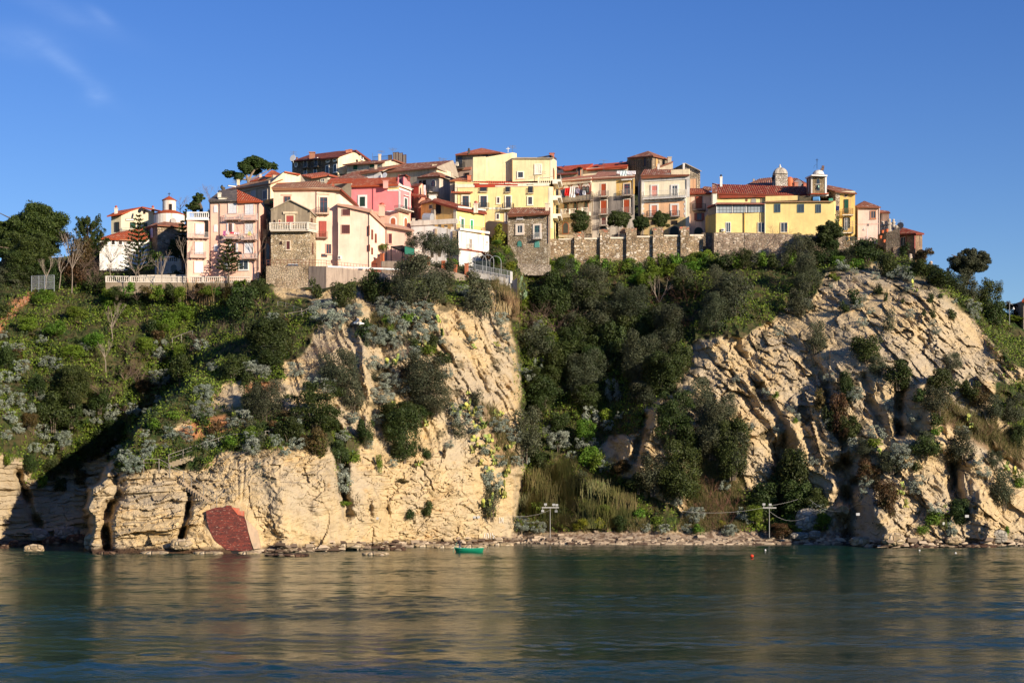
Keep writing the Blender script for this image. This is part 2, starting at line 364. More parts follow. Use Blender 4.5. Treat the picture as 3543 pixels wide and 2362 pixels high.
def build_terrain():
    xs = np.concatenate([np.arange(-420, -20, 6.5), np.arange(-20, 2372, 2.5), np.arange(2372, 2800, 6.5)])
    nr = 350
    top = np.interp(xs, [-420,0,150,230,420,500,700,1000,1300,1600,1900,2060,2110,2180,2240,2290,2352,2450,2800],
                        [600,600,590,560,520,470,430,420,430,450,520,578,606,640,672,704,742,800,960])
    t = np.linspace(0, 1, nr)[:, None]
    px = np.repeat(xs[None], nr, 0); py = 1300+(top[None]-1300)*t
    Y, s1, s2, s3 = base_depth(px, py)
    for ln, w, d in GOUGE:
        dd = line_d(px, py, ln)+w*.55*fbm(px/16, py/16, px*0, 3, 3); Y = Y+d*np.exp(-(dd/w)**2)*(.45+.75*np.clip(.5+vnoise(px/24, py/30, px*0, int(w*7)), 0, 1))
    Y = Y+90*(np.clip(px-2480, 0, 400)/320)**2+90*(np.clip(-160-px, 0, 400)/260)**2
    smooth_Y = Y.copy()
    x = (px-CX)/F*Y; z = CH+(HY-py)/F*Y
    jit = 18*fbm(x/5, z/5, Y*0, 4, 31)
    msk = lambda polys, w=4, j=1.3: np.clip(np.max([sstep(-w, w, poly_sd(px, py, p)+jit*j) for p in polys], 0), 0, 1)
    veg, dry, red, beach = msk(GREEN), msk(DRY, 8), msk(RED, 6, .6), msk(BEACH, 6, .35)
    beach = np.maximum(beach, sstep(0, 6, py-1256)*.8*(px > 560)*(px < 1230))
    veg = np.maximum(veg, sstep(20, -60, py-top[None]-60)*1.)
    # small tufts scattered over the bare slopes
    tuft = sstep(.30, .48, fbm(x/2.2, z/2.2, Y*0+3, 4, 77))*sstep(1120, 1000, py)*.8
    rock = np.clip(1-np.maximum(np.maximum(veg, dry*.6), beach*.9), 0, 1)
    right = s3; left = (1-s1)+s1*sstep(470, 430, px); mid = np.clip(1-right-left, 0, 1)
    wx = x+1.2*fbm(x/6, z/6, Y*0, 3, 5); wz = z+1.2*fbm(x/6, z/6, Y*0+9, 3, 6)
    def rot(a, sl, sw):
        c, s = math.cos(a), math.sin(a); return (wx*c+wz*s)/sl, (-wx*s+wz*c)/sw
    D = np.zeros_like(Y); rough = .30+.95*sstep(-.22, .30, fbm(x/9, z/9, Y*0+4, 3, 201))
    # right cliff: steep broken strata
    a = rad(-58)
    u, v = rot(a, 9, 3.2); h1, c1 = facets(u, v, 1, 1.2)
    u, v = rot(a, 3.0, 1.2); h2, c2 = facets(u, v, 11, 1.3)
    u, v = rot(rad(-35), 1.1, .55); h3, c3 = facets(u, v, 21, 1.3)
    u, v = rot(rad(-66), 16, 1.7); rib = np.abs(vnoise(u, v, Y*0, 91))
    u, v = rot(rad(20), 4.2, 3.4); h4, c4 = facets(u+.35*vnoise(u*2, v*2, Y*0, 33), v+.35*vnoise(u*2, v*2, Y*0, 34), 31, 1.4)
    D += right*rock*(h1*1.3+h4*.8+rough*(h2*.62+h3*.42+rib*.95)+.5*fbm(x/3, z/3, Y*0, 3, 36))
    # left promontory: nearly level beds
    u, v = rot(rad(6), 7, 1.5); g1, k1 = facets(u, v, 41, .9)
    u, v = rot(rad(4), 2.6, .55); g2, k2 = facets(u, v, 51, 1.)
    bed = np.abs(vnoise(wx/14, wz*1.6+wx*.12, Y*0, 95))
    D += left*rock*(g1*1.5+g2*.65+h3*.25+bed*.5)
    # middle face: smooth below, furrowed above
    up = sstep(1060, 960, py)
    u, v = rot(rad(-64), 7, 1.0); f1 = np.abs(vnoise(u, v, Y*0, 61)); u, v = rot(rad(-60), 2.2, .5); f2 = np.abs(vnoise(u, v, Y*0, 62))
    u, v = rot(rad(70), 6, 3.5); q1, _ = facets(u, v, 71, .6); u, v = rot(rad(12), 1.8, .9); q2, _ = facets(u, v, 72, 1.)
    D += mid*rock*(up*(f1*1.1+f2*.5+h3*.3)+(1-up)*(q1*.7+rough*(q2*.45+h3*.28+g2*.3)+.25*fbm(x, z, Y*0, 3, 8)))
    pit = sstep(.35, .5, vnoise(x/.9, z/.6, Y*0, 63))*mid*up
    D += pit*.35*rock
    # soil and scree
    D += (1-rock)*(.9*fbm(x/4, z/4, Y*0, 3, 15)+.35*fbm(x/1.1, z/1.1, Y*0, 3, 16))
    hum = (1-np.abs(vnoise(x/2.4, z/2.0, Y*0, 18)))**2*1.5+(1-np.abs(vnoise(x/1.0, z/.9, Y*0, 19)))**2*.6
    D -= veg*(1-beach)*(hum-.7)
    D += rock*.16*fbm(x/.8, z/.8, Y*0, 3, 17)
    fade = 1-.85*sstep(30, 0, py-top[None]); D *= fade
    D *= 1-.85*sstep(-14, -2, poly_sd(px, py, [S2(x,y) for x,y in ((1865,820),(1960,790),(2080,775),(2215,800),(2340,1010),(2360,1190),(2050,1195),(1935,1100),(1880,970))]))
    D = np.where(py > 1262, D*.4, D)*np.where(py > 1240, 1-.6*beach, 1)
    Y2 = Y+D
    # undercut, weed-dark foot of the rock at the water
    x = (px-CX)/F*Y2; z = CH+(HY-py)/F*Y2
    V = np.stack([x, Y2, z], -1); mask = np.stack([veg, red, dry, beach], -1)
    extra = []; me_ = []
    for k, (dy, dz) in enumerate([(4,.3),(10,.2),(20,-.5),(40,-3),(80,-12),(140,-30),(220,-75)]):
        e = V[-1].copy(); e[:, 1] += dy; e[:, 2] += dz; extra.append(e); me_.append(mask[-1])
    V = np.concatenate([V, np.array(extra)]); mask = np.concatenate([mask, np.array(me_)])
    n, m = V.shape[:2]
    i = (np.arange(n-1)[:, None]*m+np.arange(m-1)[None]).ravel()
    Fq = np.stack([i, i+1, i+m+1, i+m], -1)
    tf = np.zeros((n, m)); tf[:nr] = tuft
    return xs, top, nr, smooth_Y, V, Fq, np.concatenate([mask.reshape(-1, 4)], 1), tf.ravel()
XS, TOP, NR, YS, TV, TF, TM, TT = build_terrain()
YD = TV[:NR, :, 1]
def ground(px, py, fine=True):
    """depth of the terrain seen at a photo pixel"""
    i = float(np.clip(np.interp(px, XS, np.arange(len(XS))), 0, len(XS)-1.001)); tp = np.interp(px, XS, TOP)
    j = float(np.clip((1300-py)/(1300-tp)*(NR-1), 0, NR-1.001)); i0, j0 = int(i), int(j); a, b = i-i0, j-j0
    A = YD if fine else YS
    return (A[j0, i0]*(1-a)+A[j0, i0+1]*a)*(1-b)+(A[j0+1, i0]*(1-a)+A[j0+1, i0+1]*a)*b
def G(px, py): return P(px, py, ground(px, py))
def terrain_mat():
    m, nt, bs = new_mat('cliff_rock')
    at = N(nt, 'ShaderNodeVertexColor', layer_name='mask'); sp = N(nt, 'ShaderNodeSeparateColor'); L(nt, at.outputs['Color'], sp.inputs[0])
    tu = N(nt, 'ShaderNodeAttribute', attribute_name='tuft')
    co = coords(nt)
    big = noise(nt, co, .09, 5, .6); mid = noise(nt, co, .55, 6, .65); fine = noise(nt, co, 4.5, 5, .7)
    st1 = noise(nt, coords(nt, sc=(.25, .25, 1.9), rot=(0, rad(14), 0)), .9, 5, .65)
    st2 = noise(nt, coords(nt, sc=(.3, .3, 2.2), rot=(0, rad(-60), 0)), .9, 5, .65)
    gx = N(nt, 'ShaderNodeSeparateXYZ'); L(nt, co, gx.inputs[0])
    rt = ramp(nt, gx.outputs[0], 24, 36)
    st = mixc(nt, rt, st1.outputs['Fac'], st2.outputs['Fac'])
    c = mixc(nt, ramp(nt, mid.outputs['Fac'], .35, .65), ROCK_A, ROCK_B)
    c = mixc(nt, mth(nt, 'MULTIPLY', ramp(nt, st, .5, .72), .55), c, ROCK_C)
    grey = mth(nt, 'MULTIPLY', mth(nt, 'ADD', ramp(nt, big.outputs['Fac'], .44, .60), mth(nt, 'MULTIPLY', rt, .20)), .6)
    c = mixc(nt, grey, c, ROCK_G)
    pale = mth(nt, 'MULTIPLY', ramp(nt, fine.outputs['Fac'], .60, .74), .5)
    c = mixc(nt, pale, c, (.56, .48, .34))
    darkp = mth(nt, 'MULTIPLY', ramp(nt, mid.outputs['Fac'], .42, .28), .55)
    c = mixc(nt, darkp, c, (.20, .13, .065))
    cr = N(nt, 'ShaderNodeTexVoronoi', Scale=.5, feature='DISTANCE_TO_EDGE'); cw = noise(nt, co, .8, 4, .7)
    L(nt, mixc(nt, .22, mixc(nt, rt, coords(nt, sc=(.7, .7, 2.0), rot=(0, rad(10), 0)), coords(nt, sc=(.7, .7, 2.2), rot=(0, rad(-58), 0))), cw.outputs['Color']), cr.inputs['Vector'])
    crk = mth(nt, 'MULTIPLY', ramp(nt, cr.outputs['Distance'], .035, .005), ramp(nt, cw.outputs['Fac'], .52, .66))
    c = mixc(nt, mth(nt, 'MULTIPLY', crk, .5), c, (.20, .14, .075))
    sn = noise(nt, coords(nt, sc=(.8, .8, .10)), .9, 5, .7)
    c = mixc(nt, mth(nt, 'MULTIPLY', ramp(nt, sn.outputs['Fac'], .54, .72), .5), c, (.27, .215, .15))
    rs = noise(nt, coords(nt, sc=(1, 1, 1.6)), .28, 5, .7)
    c = mixc(nt, mth(nt, 'MULTIPLY', ramp(nt, rs.outputs['Fac'], .58, .70), .5), c, (.50, .29, .10))
    # weed and wet band at the waterline
    wz = mth(nt, 'ADD', gx.outputs[2], mth(nt, 'MULTIPLY', mid.outputs['Fac'], 1.2))
    c = mixc(nt, mth(nt, 'MULTIPLY', ramp(nt, wz, 1.75, 1.15), .93), c, (.045, .022, .014))
    soil = mixc(nt, fine.outputs['Fac'], (.10, .066, .034), (.19, .13, .07))
    grass = mixc(nt, ramp(nt, mid.outputs['Fac'], .4, .62), (.022, .042, .010), mixc(nt, .5, soil, (.03, .04, .012)))
    c = mixc(nt, sp.outputs[0], c, grass)
    c = mixc(nt, tu.outputs['Fac'], c, (.075, .06, .03))
    c = mixc(nt, mth(nt, 'MULTIPLY', sp.outputs[2], .8), c, mixc(nt, mid.outputs['Fac'], (.16, .095, .05), (.24, .16, .085)))
    c = mixc(nt, sp.outputs[1], c, mixc(nt, mid.outputs['Fac'], (.36, .14, .055), (.44, .24, .12)))
    v = N(nt, 'ShaderNodeTexVoronoi', Scale=2.4); L(nt, co, v.inputs['Vector'])
    peb = mixc(nt, ramp(nt, v.outputs['Color'], .25, .75), (.17, .11, .07), (.36, .28, .20))
    L(nt, mixc(nt, at.outputs['Alpha'], c, mixc(nt, ramp(nt, wz, 1.0, .7), peb, (.05, .032, .022))), bs.inputs['Base Color'])
    bs.inputs['Roughness'].default_value = .95; bs.inputs['Specular IOR Level'].default_value = .12
    h = mth(nt, 'ADD', mth(nt, 'MULTIPLY', fine.outputs['Fac'], .6), mth(nt, 'MULTIPLY', st, .9))
    h = mth(nt, 'SUBTRACT', h, mth(nt, 'MULTIPLY', crk, .5))
    bump(nt, bs, h, .9, .25)
    return m
ROCK_A, ROCK_B, ROCK_C, ROCK_G = (.445, .325, .168), (.53, .405, .23), (.41, .285, .135), (.36, .31, .235)
ter = np_obj('hill_terrain', TV.reshape(-1, 3), TF, terrain_mat())
tag(ter, 'limestone sea cliff and green hill carrying the old town', 'terrain', None, 'structure')
ca = ter.data.color_attributes.new('mask', 'FLOAT_COLOR', 'POINT'); ca.data.foreach_set('color', TM.astype(np.float32).ravel())
fa = ter.data.attributes.new('tuft', 'FLOAT', 'POINT'); fa.data.foreach_set('value', TT.astype(np.float32))
# ================================================================== sea
def sea_mat():
    m, nt, bs = new_mat('sea_water')
    bs.inputs['Base Color'].default_value = (.007, .032, .024, 1); bs.inputs['Specular IOR Level'].default_value = .14; bs.inputs['Roughness'].default_value = .12; bs.inputs['IOR'].default_value = 1.333
    g = coords(nt)
    a = noise(nt, coords(nt, sc=(.35, 1, 1)), .55, 4, .6); b = noise(nt, coords(nt, sc=(.6, 1, 1), rot=(0, 0, .3)), 2.2, 3, .6)
    calm = noise(nt, coords(nt, sc=(.22, 1, 1)), .055, 3, .5)
    k = ramp2(nt, ramp(nt, calm.outputs['Fac'], .38, .62), .45, 1.15)
    h = mth(nt, 'ADD', mth(nt, 'MULTIPLY', a.outputs['Fac'], .45), mth(nt, 'MULTIPLY', b.outputs['Fac'], .26))
    h = mth(nt, 'MULTIPLY', h, k)
    bump(nt, bs, h, 1.0, WAVE)
    return m
WAVE = .24
def build_sea():
    g = np.random.default_rng(4); ys = np.arange(66, 292, .36); a = np.linspace(-.62, .62, 1000)
    Yg, A = np.meshgrid(ys, a, indexing='ij'); X = A*Yg; Z = np.zeros_like(X)
    calm = .55+.75*sstep(-.35, .45, fbm(X/46, Yg/13, X*0, 3, 7))
    for i in range(30):
        wl = 1.05*(3.8/1.05)**g.random(); th = g.normal()*.55+.15; k = 2*np.pi/wl; am = SEA_SLOPE*wl/(2*np.pi)*math.sqrt(2/30)*(1.25 if wl < 2.5 else .8)
        Z += am*np.sin(k*(X*math.sin(th)+Yg*math.cos(th))+g.random()*6.28)
    for i in range(7):
        wl = 9+16*g.random(); th = g.normal()*.10; k = 2*np.pi/wl; Z += .014*wl/(2*np.pi)*np.sin(k*(X*math.sin(th)+Yg*math.cos(th))+g.random()*6.28+1.2*vnoise(X/40, Yg/30, X*0, 50+i))
    Z *= calm; Z = Z*(1+.0*X)
    V = np.stack([X, Yg, Z], -1); n, m = X.shape; i = (np.arange(n-1)[:, None]*m+np.arange(m-1)[None]).ravel(); Fq = np.stack([i, i+1, i+m+1, i+m], -1)
    # surrounding calm water out to the horizon, a hand's breadth lower
    V2 = np.array([(-3000, -600, -.28), (3000, -600, -.28), (3000, 5000, -.28), (-3000, 5000, -.28)]); k = n*m
    return np_obj('sea_water', np.concatenate([V.reshape(-1, 3), V2]), np.concatenate([Fq, [[k, k+1, k+2, k+3]]]), sea_mat(), True)
SEA_SLOPE = .048
tag(build_sea(), 'dark green blue sea rippling below the cliff', 'sea', None, 'structure')
# ================================================================== light, sky, camera
SUN_AZ, SUN_EL = 46., 17.      # azimuth to the right of straight behind the camera
def setup():
    w = bpy.data.worlds.new('World'); scene.world = w; w.use_nodes = True; nt = w.node_tree
    bg = nt.nodes['Background']; sk = nt.nodes.new('ShaderNodeTexSky'); sk.sky_type = 'NISHITA'; sk.sun_disc = False
    sk.sun_elevation = rad(SUN_EL); sk.air_density = 1.0; sk.dust_density = .0; sk.ozone_density = 4.0
    sk.sun_rotation = rad(180-SUN_AZ)
    co = nt.nodes.new('ShaderNodeTexCoord')
    nz = noise(nt, coords(nt, 'Generated', sc=(2.2, 2.2, 5.5), rot=(0, rad(34), 0)), 3.4, 6, .62)
    nz2 = noise(nt, coords(nt, 'Generated', sc=(1, 1, 2)), 26, 4, .6)
    sx = N(nt, 'ShaderNodeSeparateXYZ'); L(nt, co.outputs['Generated'], sx.inputs[0])
    # a thin cirrus streak high on the left of the hill
    def gauss(cx, cz, rx, rz, ang):
        dx = mth(nt, 'SUBTRACT', sx.outputs[0], cx); dz = mth(nt, 'SUBTRACT', sx.outputs[2], cz); c, s = math.cos(ang), math.sin(ang)
        a = mth(nt, 'DIVIDE', mth(nt, 'ADD', mth(nt, 'MULTIPLY', dx, c), mth(nt, 'MULTIPLY', dz, s)), rx)
        b = mth(nt, 'DIVIDE', mth(nt, 'SUBTRACT', mth(nt, 'MULTIPLY', dz, c), mth(nt, 'MULTIPLY', dx, s)), rz)
        q = mth(nt, 'ADD', mth(nt, 'MULTIPLY', a, a), mth(nt, 'MULTIPLY', b, b))
        return mth(nt, 'EXPONENT', mth(nt, 'MULTIPLY', q, -1.0))
    def dirv(px, py):
        v = Vector(((px-CX)/F, 1, (HY-py)/F)).normalized(); return v.x, v.z
    tot = None
    for px, py, rx, rz, an, k in ((40,100,.022,.009,0.0,.55),(165,160,.020,.0045,-.65,.8),(218,220,.006,.005,.3,1.0),(150,30,.03,.006,-.35,.35),(235,40,.008,.003,-.6,.5)):
        x, z = dirv(px, py); gg = mth(nt, 'MULTIPLY', gauss(x, z, rx, rz, an), k); tot = gg if tot is None else mth(nt, 'ADD', tot, gg)
    f = mth(nt, 'MULTIPLY', tot, ramp(nt, nz.outputs['Fac'], .30, .72))
    f = mth(nt, 'MULTIPLY', f, ramp2(nt, nz2.outputs['Fac'], .6, 1.3))
    f = mth(nt, 'MULTIPLY', f, .27)
    hs = N(nt, 'ShaderNodeHueSaturation', Saturation=SKY_SAT, Hue=SKY_HUE); L(nt, sk.outputs[0], hs.inputs['Color'])
    L(nt, mixc(nt, f, hs.outputs[0], CLOUD), bg.inputs['Color']); bg.inputs['Strength'].default_value = SKY
    sl = bpy.data.lights.new('sun', 'SUN'); sl.energy = SUN; sl.angle = rad(.5); sl.color = (1, .86, .68)
    so = bpy.data.objects.new('sun', sl); COL.objects.link(so)
    d = Vector((math.sin(rad(SUN_AZ))*math.cos(rad(SUN_EL)), -math.cos(rad(SUN_AZ))*math.cos(rad(SUN_EL)), math.sin(rad(SUN_EL))))
    so.rotation_euler = d.to_track_quat('Z', 'Y').to_euler(); so.location = (120, -150, 150)
    cam = bpy.data.cameras.new('camera'); co_ = bpy.data.objects.new('camera', cam); COL.objects.link(co_)
    co_.location = (0, 0, CH); co_.rotation_euler = (rad(90), 0, 0); cam.sensor_width = 36; cam.lens = F/2352*36; cam.shift_y = (HY-784)/2352
    cam.clip_end = 6000; cam.clip_start = .5; scene.camera = co_
    scene.view_settings.view_transform = 'Standard'; scene.view_settings.look = 'None'; scene.view_settings.exposure = EXPO; scene.view_settings.gamma = 1
    c = scene.cycles; c.max_bounces = 5; c.diffuse_bounces = 2; c.glossy_bounces = 3; c.transmission_bounces = 2; c.caustics_reflective = False; c.caustics_refractive = False
    c.use_denoising = True
SKY, SUN, EXPO, SKY_SAT, SKY_HUE, CLOUD = .082, 5.0, .70, 1.22, .522, (7., 8.5, 11.)
setup()
# ================================================================== building kit
class Fac:
    """a vertical facade plane through two ground points, seen from the sea"""
    def __init__(s, A, B):
        s.A = Vector((A[0], A[1])); d = Vector((B[0], B[1]))-s.A; s.len = d.length; s.u = d.normalized(); s.n = Vector((s.u.y, -s.u.x))
    def sz(s, px, py):
        d = Vector(((px-CX)/F, 1.0)); t = s.A.dot(s.n)/d.dot(s.n); p = d*t
        return (p-s.A).dot(s.u), CH+(HY-py)/F*t
    def pt(s, a, z, o=0.): q = s.A+s.u*a+s.n*o; return (q.x, q.y, z)
    def box(s, mb, a0, a1, z0, z1, o0, o1):
        mb.hexa([s.pt(a0, z0, o1), s.pt(a1, z0, o1), s.pt(a1, z0, o0), s.pt(a0, z0, o0)], [s.pt(a0, z1, o1), s.pt(a1, z1, o1), s.pt(a1, z1, o0), s.pt(a0, z1, o0)])
    def ring(s, mb, a0, a1, z0, z1, w, o0, o1):
        s.box(mb, a0-w, a0, z0-w, z1+w, o0, o1); s.box(mb, a1, a1+w, z0-w, z1+w, o0, o1)
        s.box(mb, a0, a1, z1, z1+w, o0, o1); s.box(mb, a0, a1, z0-w, z0, o0, o1)
    def plate(s, mb, out, o0, o1): mb.hexa([s.pt(a, z, o0) for a, z in out], [s.pt(a, z, o1) for a, z in out])
def arch(a0, a1, z0, z1, g=0., n=8):
    a0 -= g; a1 += g; r = (a1-a0)/2; m = (a0+a1)/2; zc = z1+g-min(r, z1-z0); k = min(r, z1-z0)
    return [(a0, z0-g), (a1, z0-g)]+[(m+r*math.cos(math.pi*i/n), zc+k*math.sin(math.pi*i/n)) for i in range(n+1)]
GLASS = None
def glass():
    global GLASS
    if GLASS is None:
        m, nt, bs = new_mat('window_glass'); n = noise(nt, coords(nt), .8, 2)
        L(nt, mixc(nt, n.outputs['Fac'], (.018, .024, .032), (.07, .09, .11)), bs.inputs['Base Color']); bs.inputs['Roughness'].default_value = .12
        GLASS = m
    return GLASS
WHITE, BROWN, DGREEN, RUST, IRON, DARK = (.72, .70, .66), (.10, .045, .03), (.015, .055, .035), (.28, .06, .03), (.035, .033, .032), (.012, .011, .011)
CREAM = (.74, .62, .42)
class House:
    def __init__(s, name, label, cat='house', c=C3, group=None):
        s.name, s.label, s.cat, s.c, s.grp = name, label, cat, c, group; s.root = None; s.fac = []
    def st(s, pts): return [(*s.c(x, y), Y) for x, y, Y in pts]
    def body(s, front, base, mat, D=8, back=None, name='wall', deep=2.0, flat=True, label=None):
        fr = [P(*q) for q in s.st(front)]
        zb = P(*s.c(front[0][0], base), front[0][2]).z-deep
        if back is None: bk = [fr[0]+Vector((0, D, 0)), fr[-1]+Vector((0, D, 0))]
        else: bk = [P(*q) for q in s.st(back)]
        ring = fr+bk[::-1]
        if s.root is None:
            m = sum((Vector(p) for p in ring), Vector())/len(ring); s.root = thing(s.name, s.label, s.cat, (m.x, m.y, zb), s.grp)
        mb = MB(); lo = [(p.x, p.y, zb) for p in ring]; n = len(ring)
        for k in range(n):
            j = (k+1) % n; mb.poly([lo[k], lo[j], ring[j], ring[k]])
        nf, nb = len(fr), len(bk)
        if nf == nb:
            for k in range(nf-1): mb.poly([fr[k], fr[k+1], bk[k+1], bk[k]])
        else: mb.poly(ring)
        o = mb.build(name, mat, s.root)
        if label: o['label'] = label
        s.fac = [Fac(a, b) for a, b in zip(fr, fr[1:])]
        s.zb = zb
        return s
    def roof(s, polys, mat, th=.22, fill=True, name='roof', eave=True):
        mb = MB()
        for q in polys:
            p = [P(*a) for a in s.st(q)]
            mb.slab(p, th)
            if fill:
                zm = min(v.z for v in p)-th*.98; lo = [Vector((v.x, v.y, zm)) for v in p]; up = [v-Vector((0, 0, th*.97)) for v in p]
                # pull the infill slightly inside so no face meets the slab edge
                c = sum(p, Vector())/len(p); k = .97
                f = lambda v: Vector((c.x+(v.x-c.x)*k, c.y+(v.y-c.y)*k, v.z))
                mb.hexa([f(v) for v in lo], [f(v) for v in up])
        return mb.build(name, mat, s.root)
    def win(s, f, r, kind='g', trim=WHITE, tw=.2, fr=BROWN, sh=None, ar=False, name='window', c=None, sill=True, cols=2):
        f = s.fac[f] if isinstance(f, int) else f; c = c or s.c
        a0, z1 = f.sz(*c(r[0], r[1])); a1, z0 = f.sz(*c(r[2], r[3]))
        mb = MB(); tm = plain(trim, .8, name='trim') if trim else plain(fr, .5, name='frame')
        if ar:
            f.plate(mb, arch(a0, a1, z0, z1, tw if trim else .06), -.1, .072); w = mb.build(name, tm, s.root)
            mb = MB(); f.plate(mb, arch(a0, a1, z0, z1), 0, .1)
            m = plain(sh, .6, name='shutter_paint') if kind in 'sd' else glass()
            mb.build('shutter' if kind in 'sd' else 'pane', m, s.root, w)
            if kind == 'g':
                mb = MB(); mid = (a0+a1)/2; f.box(mb, mid-.03, mid+.03, z0, z1, .095, .125); f.box(mb, a0, a1, z0+(z1-z0)*.6, z0+(z1-z0)*.6+.06, .095, .125)
                mb.build('frame', plain(fr, .5, name='frame'), s.root, w)
            return w
        if trim:
            f.ring(mb, a0, a1, z0, z1, tw, -.1, .14)
            if sill: f.box(mb, a0-tw-.08, a1+tw+.08, z0-tw-.08, z0-tw, -.1, .2)
        else: f.ring(mb, a0, a1, z0, z1, .05, -.1, .11)
        w = mb.build(name, tm, s.root)
        mid = (a0+a1)/2
        if kind in 'go':
            mb = MB(); f.box(mb, a0, a1, z0, z1, -.1, .066); mb.build('pane', glass(), s.root, w)
            mb = MB(); q = .055; f.ring(mb, a0+q, a1-q, z0+q, z1-q, q, 0, .10)
            for i in range(1, cols): x = a0+(a1-a0)*i/cols; f.box(mb, x-.035, x+.035, z0+q, z1-q, 0, .095)
            if z1-z0 > 1.9: f.box(mb, a0+q, a1-q, z0+(z1-z0)*.72-.03, z0+(z1-z0)*.72+.03, 0, .09)
            mb.build('frame', plain(fr, .5, name='frame'), s.root, w)
        if kind == 's':
            for x0, x1 in ((a0, mid-.012), (mid+.012, a1)):
                mb = MB(); f.box(mb, x0, x1, z0, z1, -.1, .068)
                n = max(4, int((z1-z0)/.22))
                for i in range(n):
                    z = z0+.08+(z1-z0-.16)*i/n; f.box(mb, x0+.06, x1-.06, z, z+(z1-z0-.16)/n*.55, .06, .10)
                mb.build('shutter', plain(sh or BROWN, .55, name='shutter_paint'), s.root, w)
        if kind == 'd':
            mb = MB(); f.box(mb, a0, a1, z0, z1, -.1, .068); f.box(mb, mid-.03, mid+.03, z0, z1, .06, .1); mb.build('leaf', plain(sh or BROWN, .5, name='door_paint'), s.root, w)
        if kind == 'h':
            mb = MB(); f.box(mb, a0, a1, z0, z1, -.1, .066); mb.build('opening', plain(DARK, .9, name='dark_opening'), s.root, w)
        if kind == 'o':
            wd = (a1-a0)*.55
            for x0, x1 in ((a0-wd, a0-.03), (a1+.03, a1+wd)):
                mb = MB(); f.box(mb, x0, x1, z0, z1, .03, .12); n = max(4, int((z1-z0)/.22))
                for i in range(n):
                    z = z0+.08+(z1-z0-.16)*i/n; f.box(mb, x0+.05, x1-.05, z, z+(z1-z0-.16)/n*.55, .11, .145)
                mb.build('shutter', plain(sh or BROWN, .55, name='shutter_paint'), s.root, w)
        return w
    def balcony(s, f, x0, x1, yt, yb, out=.9, slab=(.55, .48, .40), rail=IRON, c=None, gap=.16, brk=True, solid=None):
        f = s.fac[f] if isinstance(f, int) else f; c = c or s.c
        # pixel edges describe the outer rail, so measure on the outer plane
        g = Fac((f.A+f.n*out), (f.A+f.n*out+f.u))
        a0, zt = g.sz(*c(x0, yt)); a1, zb = g.sz(*c(x1, yb))
        mb = MB(); f.box(mb, a0-.05, a1+.05, zb-.14, zb, -.1, out+.05)
        if brk:
            for k in range(2, int((a1-a0)/.7)+2):
                x = a0+.25+(a1-a0-.5)*(k-2)/max(1, int((a1-a0)/.7)-1) if int((a1-a0)/.7) > 1 else (a0+a1)/2
                f.box(mb, x-.06, x+.06, zb-.34, zb-.14, -.1, out*.7)
        b = mb.build('balcony', plaster(slab, .3), s.root)
        mb = MB(); rm = plain(solid or rail, .5, name='rail_paint'); t = .022
        if solid:
            f.ring(mb, a0, a1, zb+.1, zt-.1, .1, out-.12, out)
        pts = [f.pt(a0, 0, 0), f.pt(a0, 0, out), f.pt(a1, 0, out), f.pt(a1, 0, 0)]
        for p, q in zip(pts, pts[1:]):
            p, q = Vector(p), Vector(q); n = max(2, int((q-p).length/gap))
            mb.bar(p+Vector((0, 0, zt)), q+Vector((0, 0, zt)), .03); mb.bar(p+Vector((0, 0, zb+.12)), q+Vector((0, 0, zb+.12)), .02)
            for k in range(n+1):
                v = p+(q-p)*k/n; mb.bar(v+Vector((0, 0, zb)), v+Vector((0, 0, zt)), t if k % 6 else .03)
        mb.build('railing', rm, s.root, b)
        return b
    def band(s, f, x0, y0, x1, y1, out=.06, col=WHITE, name='cornice', c=None, wear=.25):
        f = s.fac[f] if isinstance(f, int) else f; c = c or s.c
        a0, z1 = f.sz(*c(x0, y0)); a1, z0 = f.sz(*c(x1, y1)); mb = MB(); f.box(mb, a0, a1, z0, z1, -.1, out)
        return mb.build(name, plaster(col, wear), s.root)
    def panel(s, f, pts, out, mat, name):
        f = s.fac[f] if isinstance(f, int) else f
        mb = MB(); f.plate(mb, [f.sz(*s.c(*p)) for p in pts], -.1, out); return mb.build(name, mat, s.root)
    def pipe(s, f, x, y0, y1, col=(.10, .08, .07), r=.055, c=None, x2=None):
        f = s.fac[f] if isinstance(f, int) else f; c = c or s.c
        a, z1 = f.sz(*c(x, y0)); b, z0 = f.sz(*c(x if x2 is None else x2, y1)); mb = MB(); mb.bar(f.pt(a, z1, .1), f.pt(b, z0, .1), r, None, 6)
        return mb.build('drainpipe', plain(col, .5, name='pipe_paint'), s.root)
    def chimney(s, x, yb, yt, w, Y, col=(.36, .14, .09), cap=None, pot=False, name='chimney'):
        p = P(*s.c(x, yb), Y); q = P(*s.c(x, yt), Y); h = q.z-p.z; w /= 2; mb = MB()
        mb.box((p.x-w, p.y-w, p.z-.6), (p.x+w, p.y+w, p.z+h*.86)); mb.box((p.x-w*1.25, p.y-w*1.25, p.z+h*.86), (p.x+w*1.25, p.y+w*1.25, p.z+h))
        o = mb.build(name, plaster(col, .4), s.root)
        if cap:
            mb = MB(); mb.lathe((p.x, p.y, p.z+h), [(w*.8, 0), (w*.9, .35), (w*.3, .5)], 8); mb.build('chimney_cap', plain(cap, .6), s.root, o)
        return o
    def antenna(s, x, yb, yt, Y, arms=((.9, .7), (.75, .5), (.6, .8)), col=(.25, .25, .25)):
        p = P(*s.c(x, yb), Y); q = P(*s.c(x, yt), Y); mb = MB(); mb.bar(p-Vector((0, 0, .5)), q, .035)
        for t, w in arms:
            z = p+(q-p)*t; mb.bar(z-Vector((w, .2, 0)), z+Vector((w, .2, 0)), .028)
        return mb.build('antenna', plain(col, .4, .6), s.root)
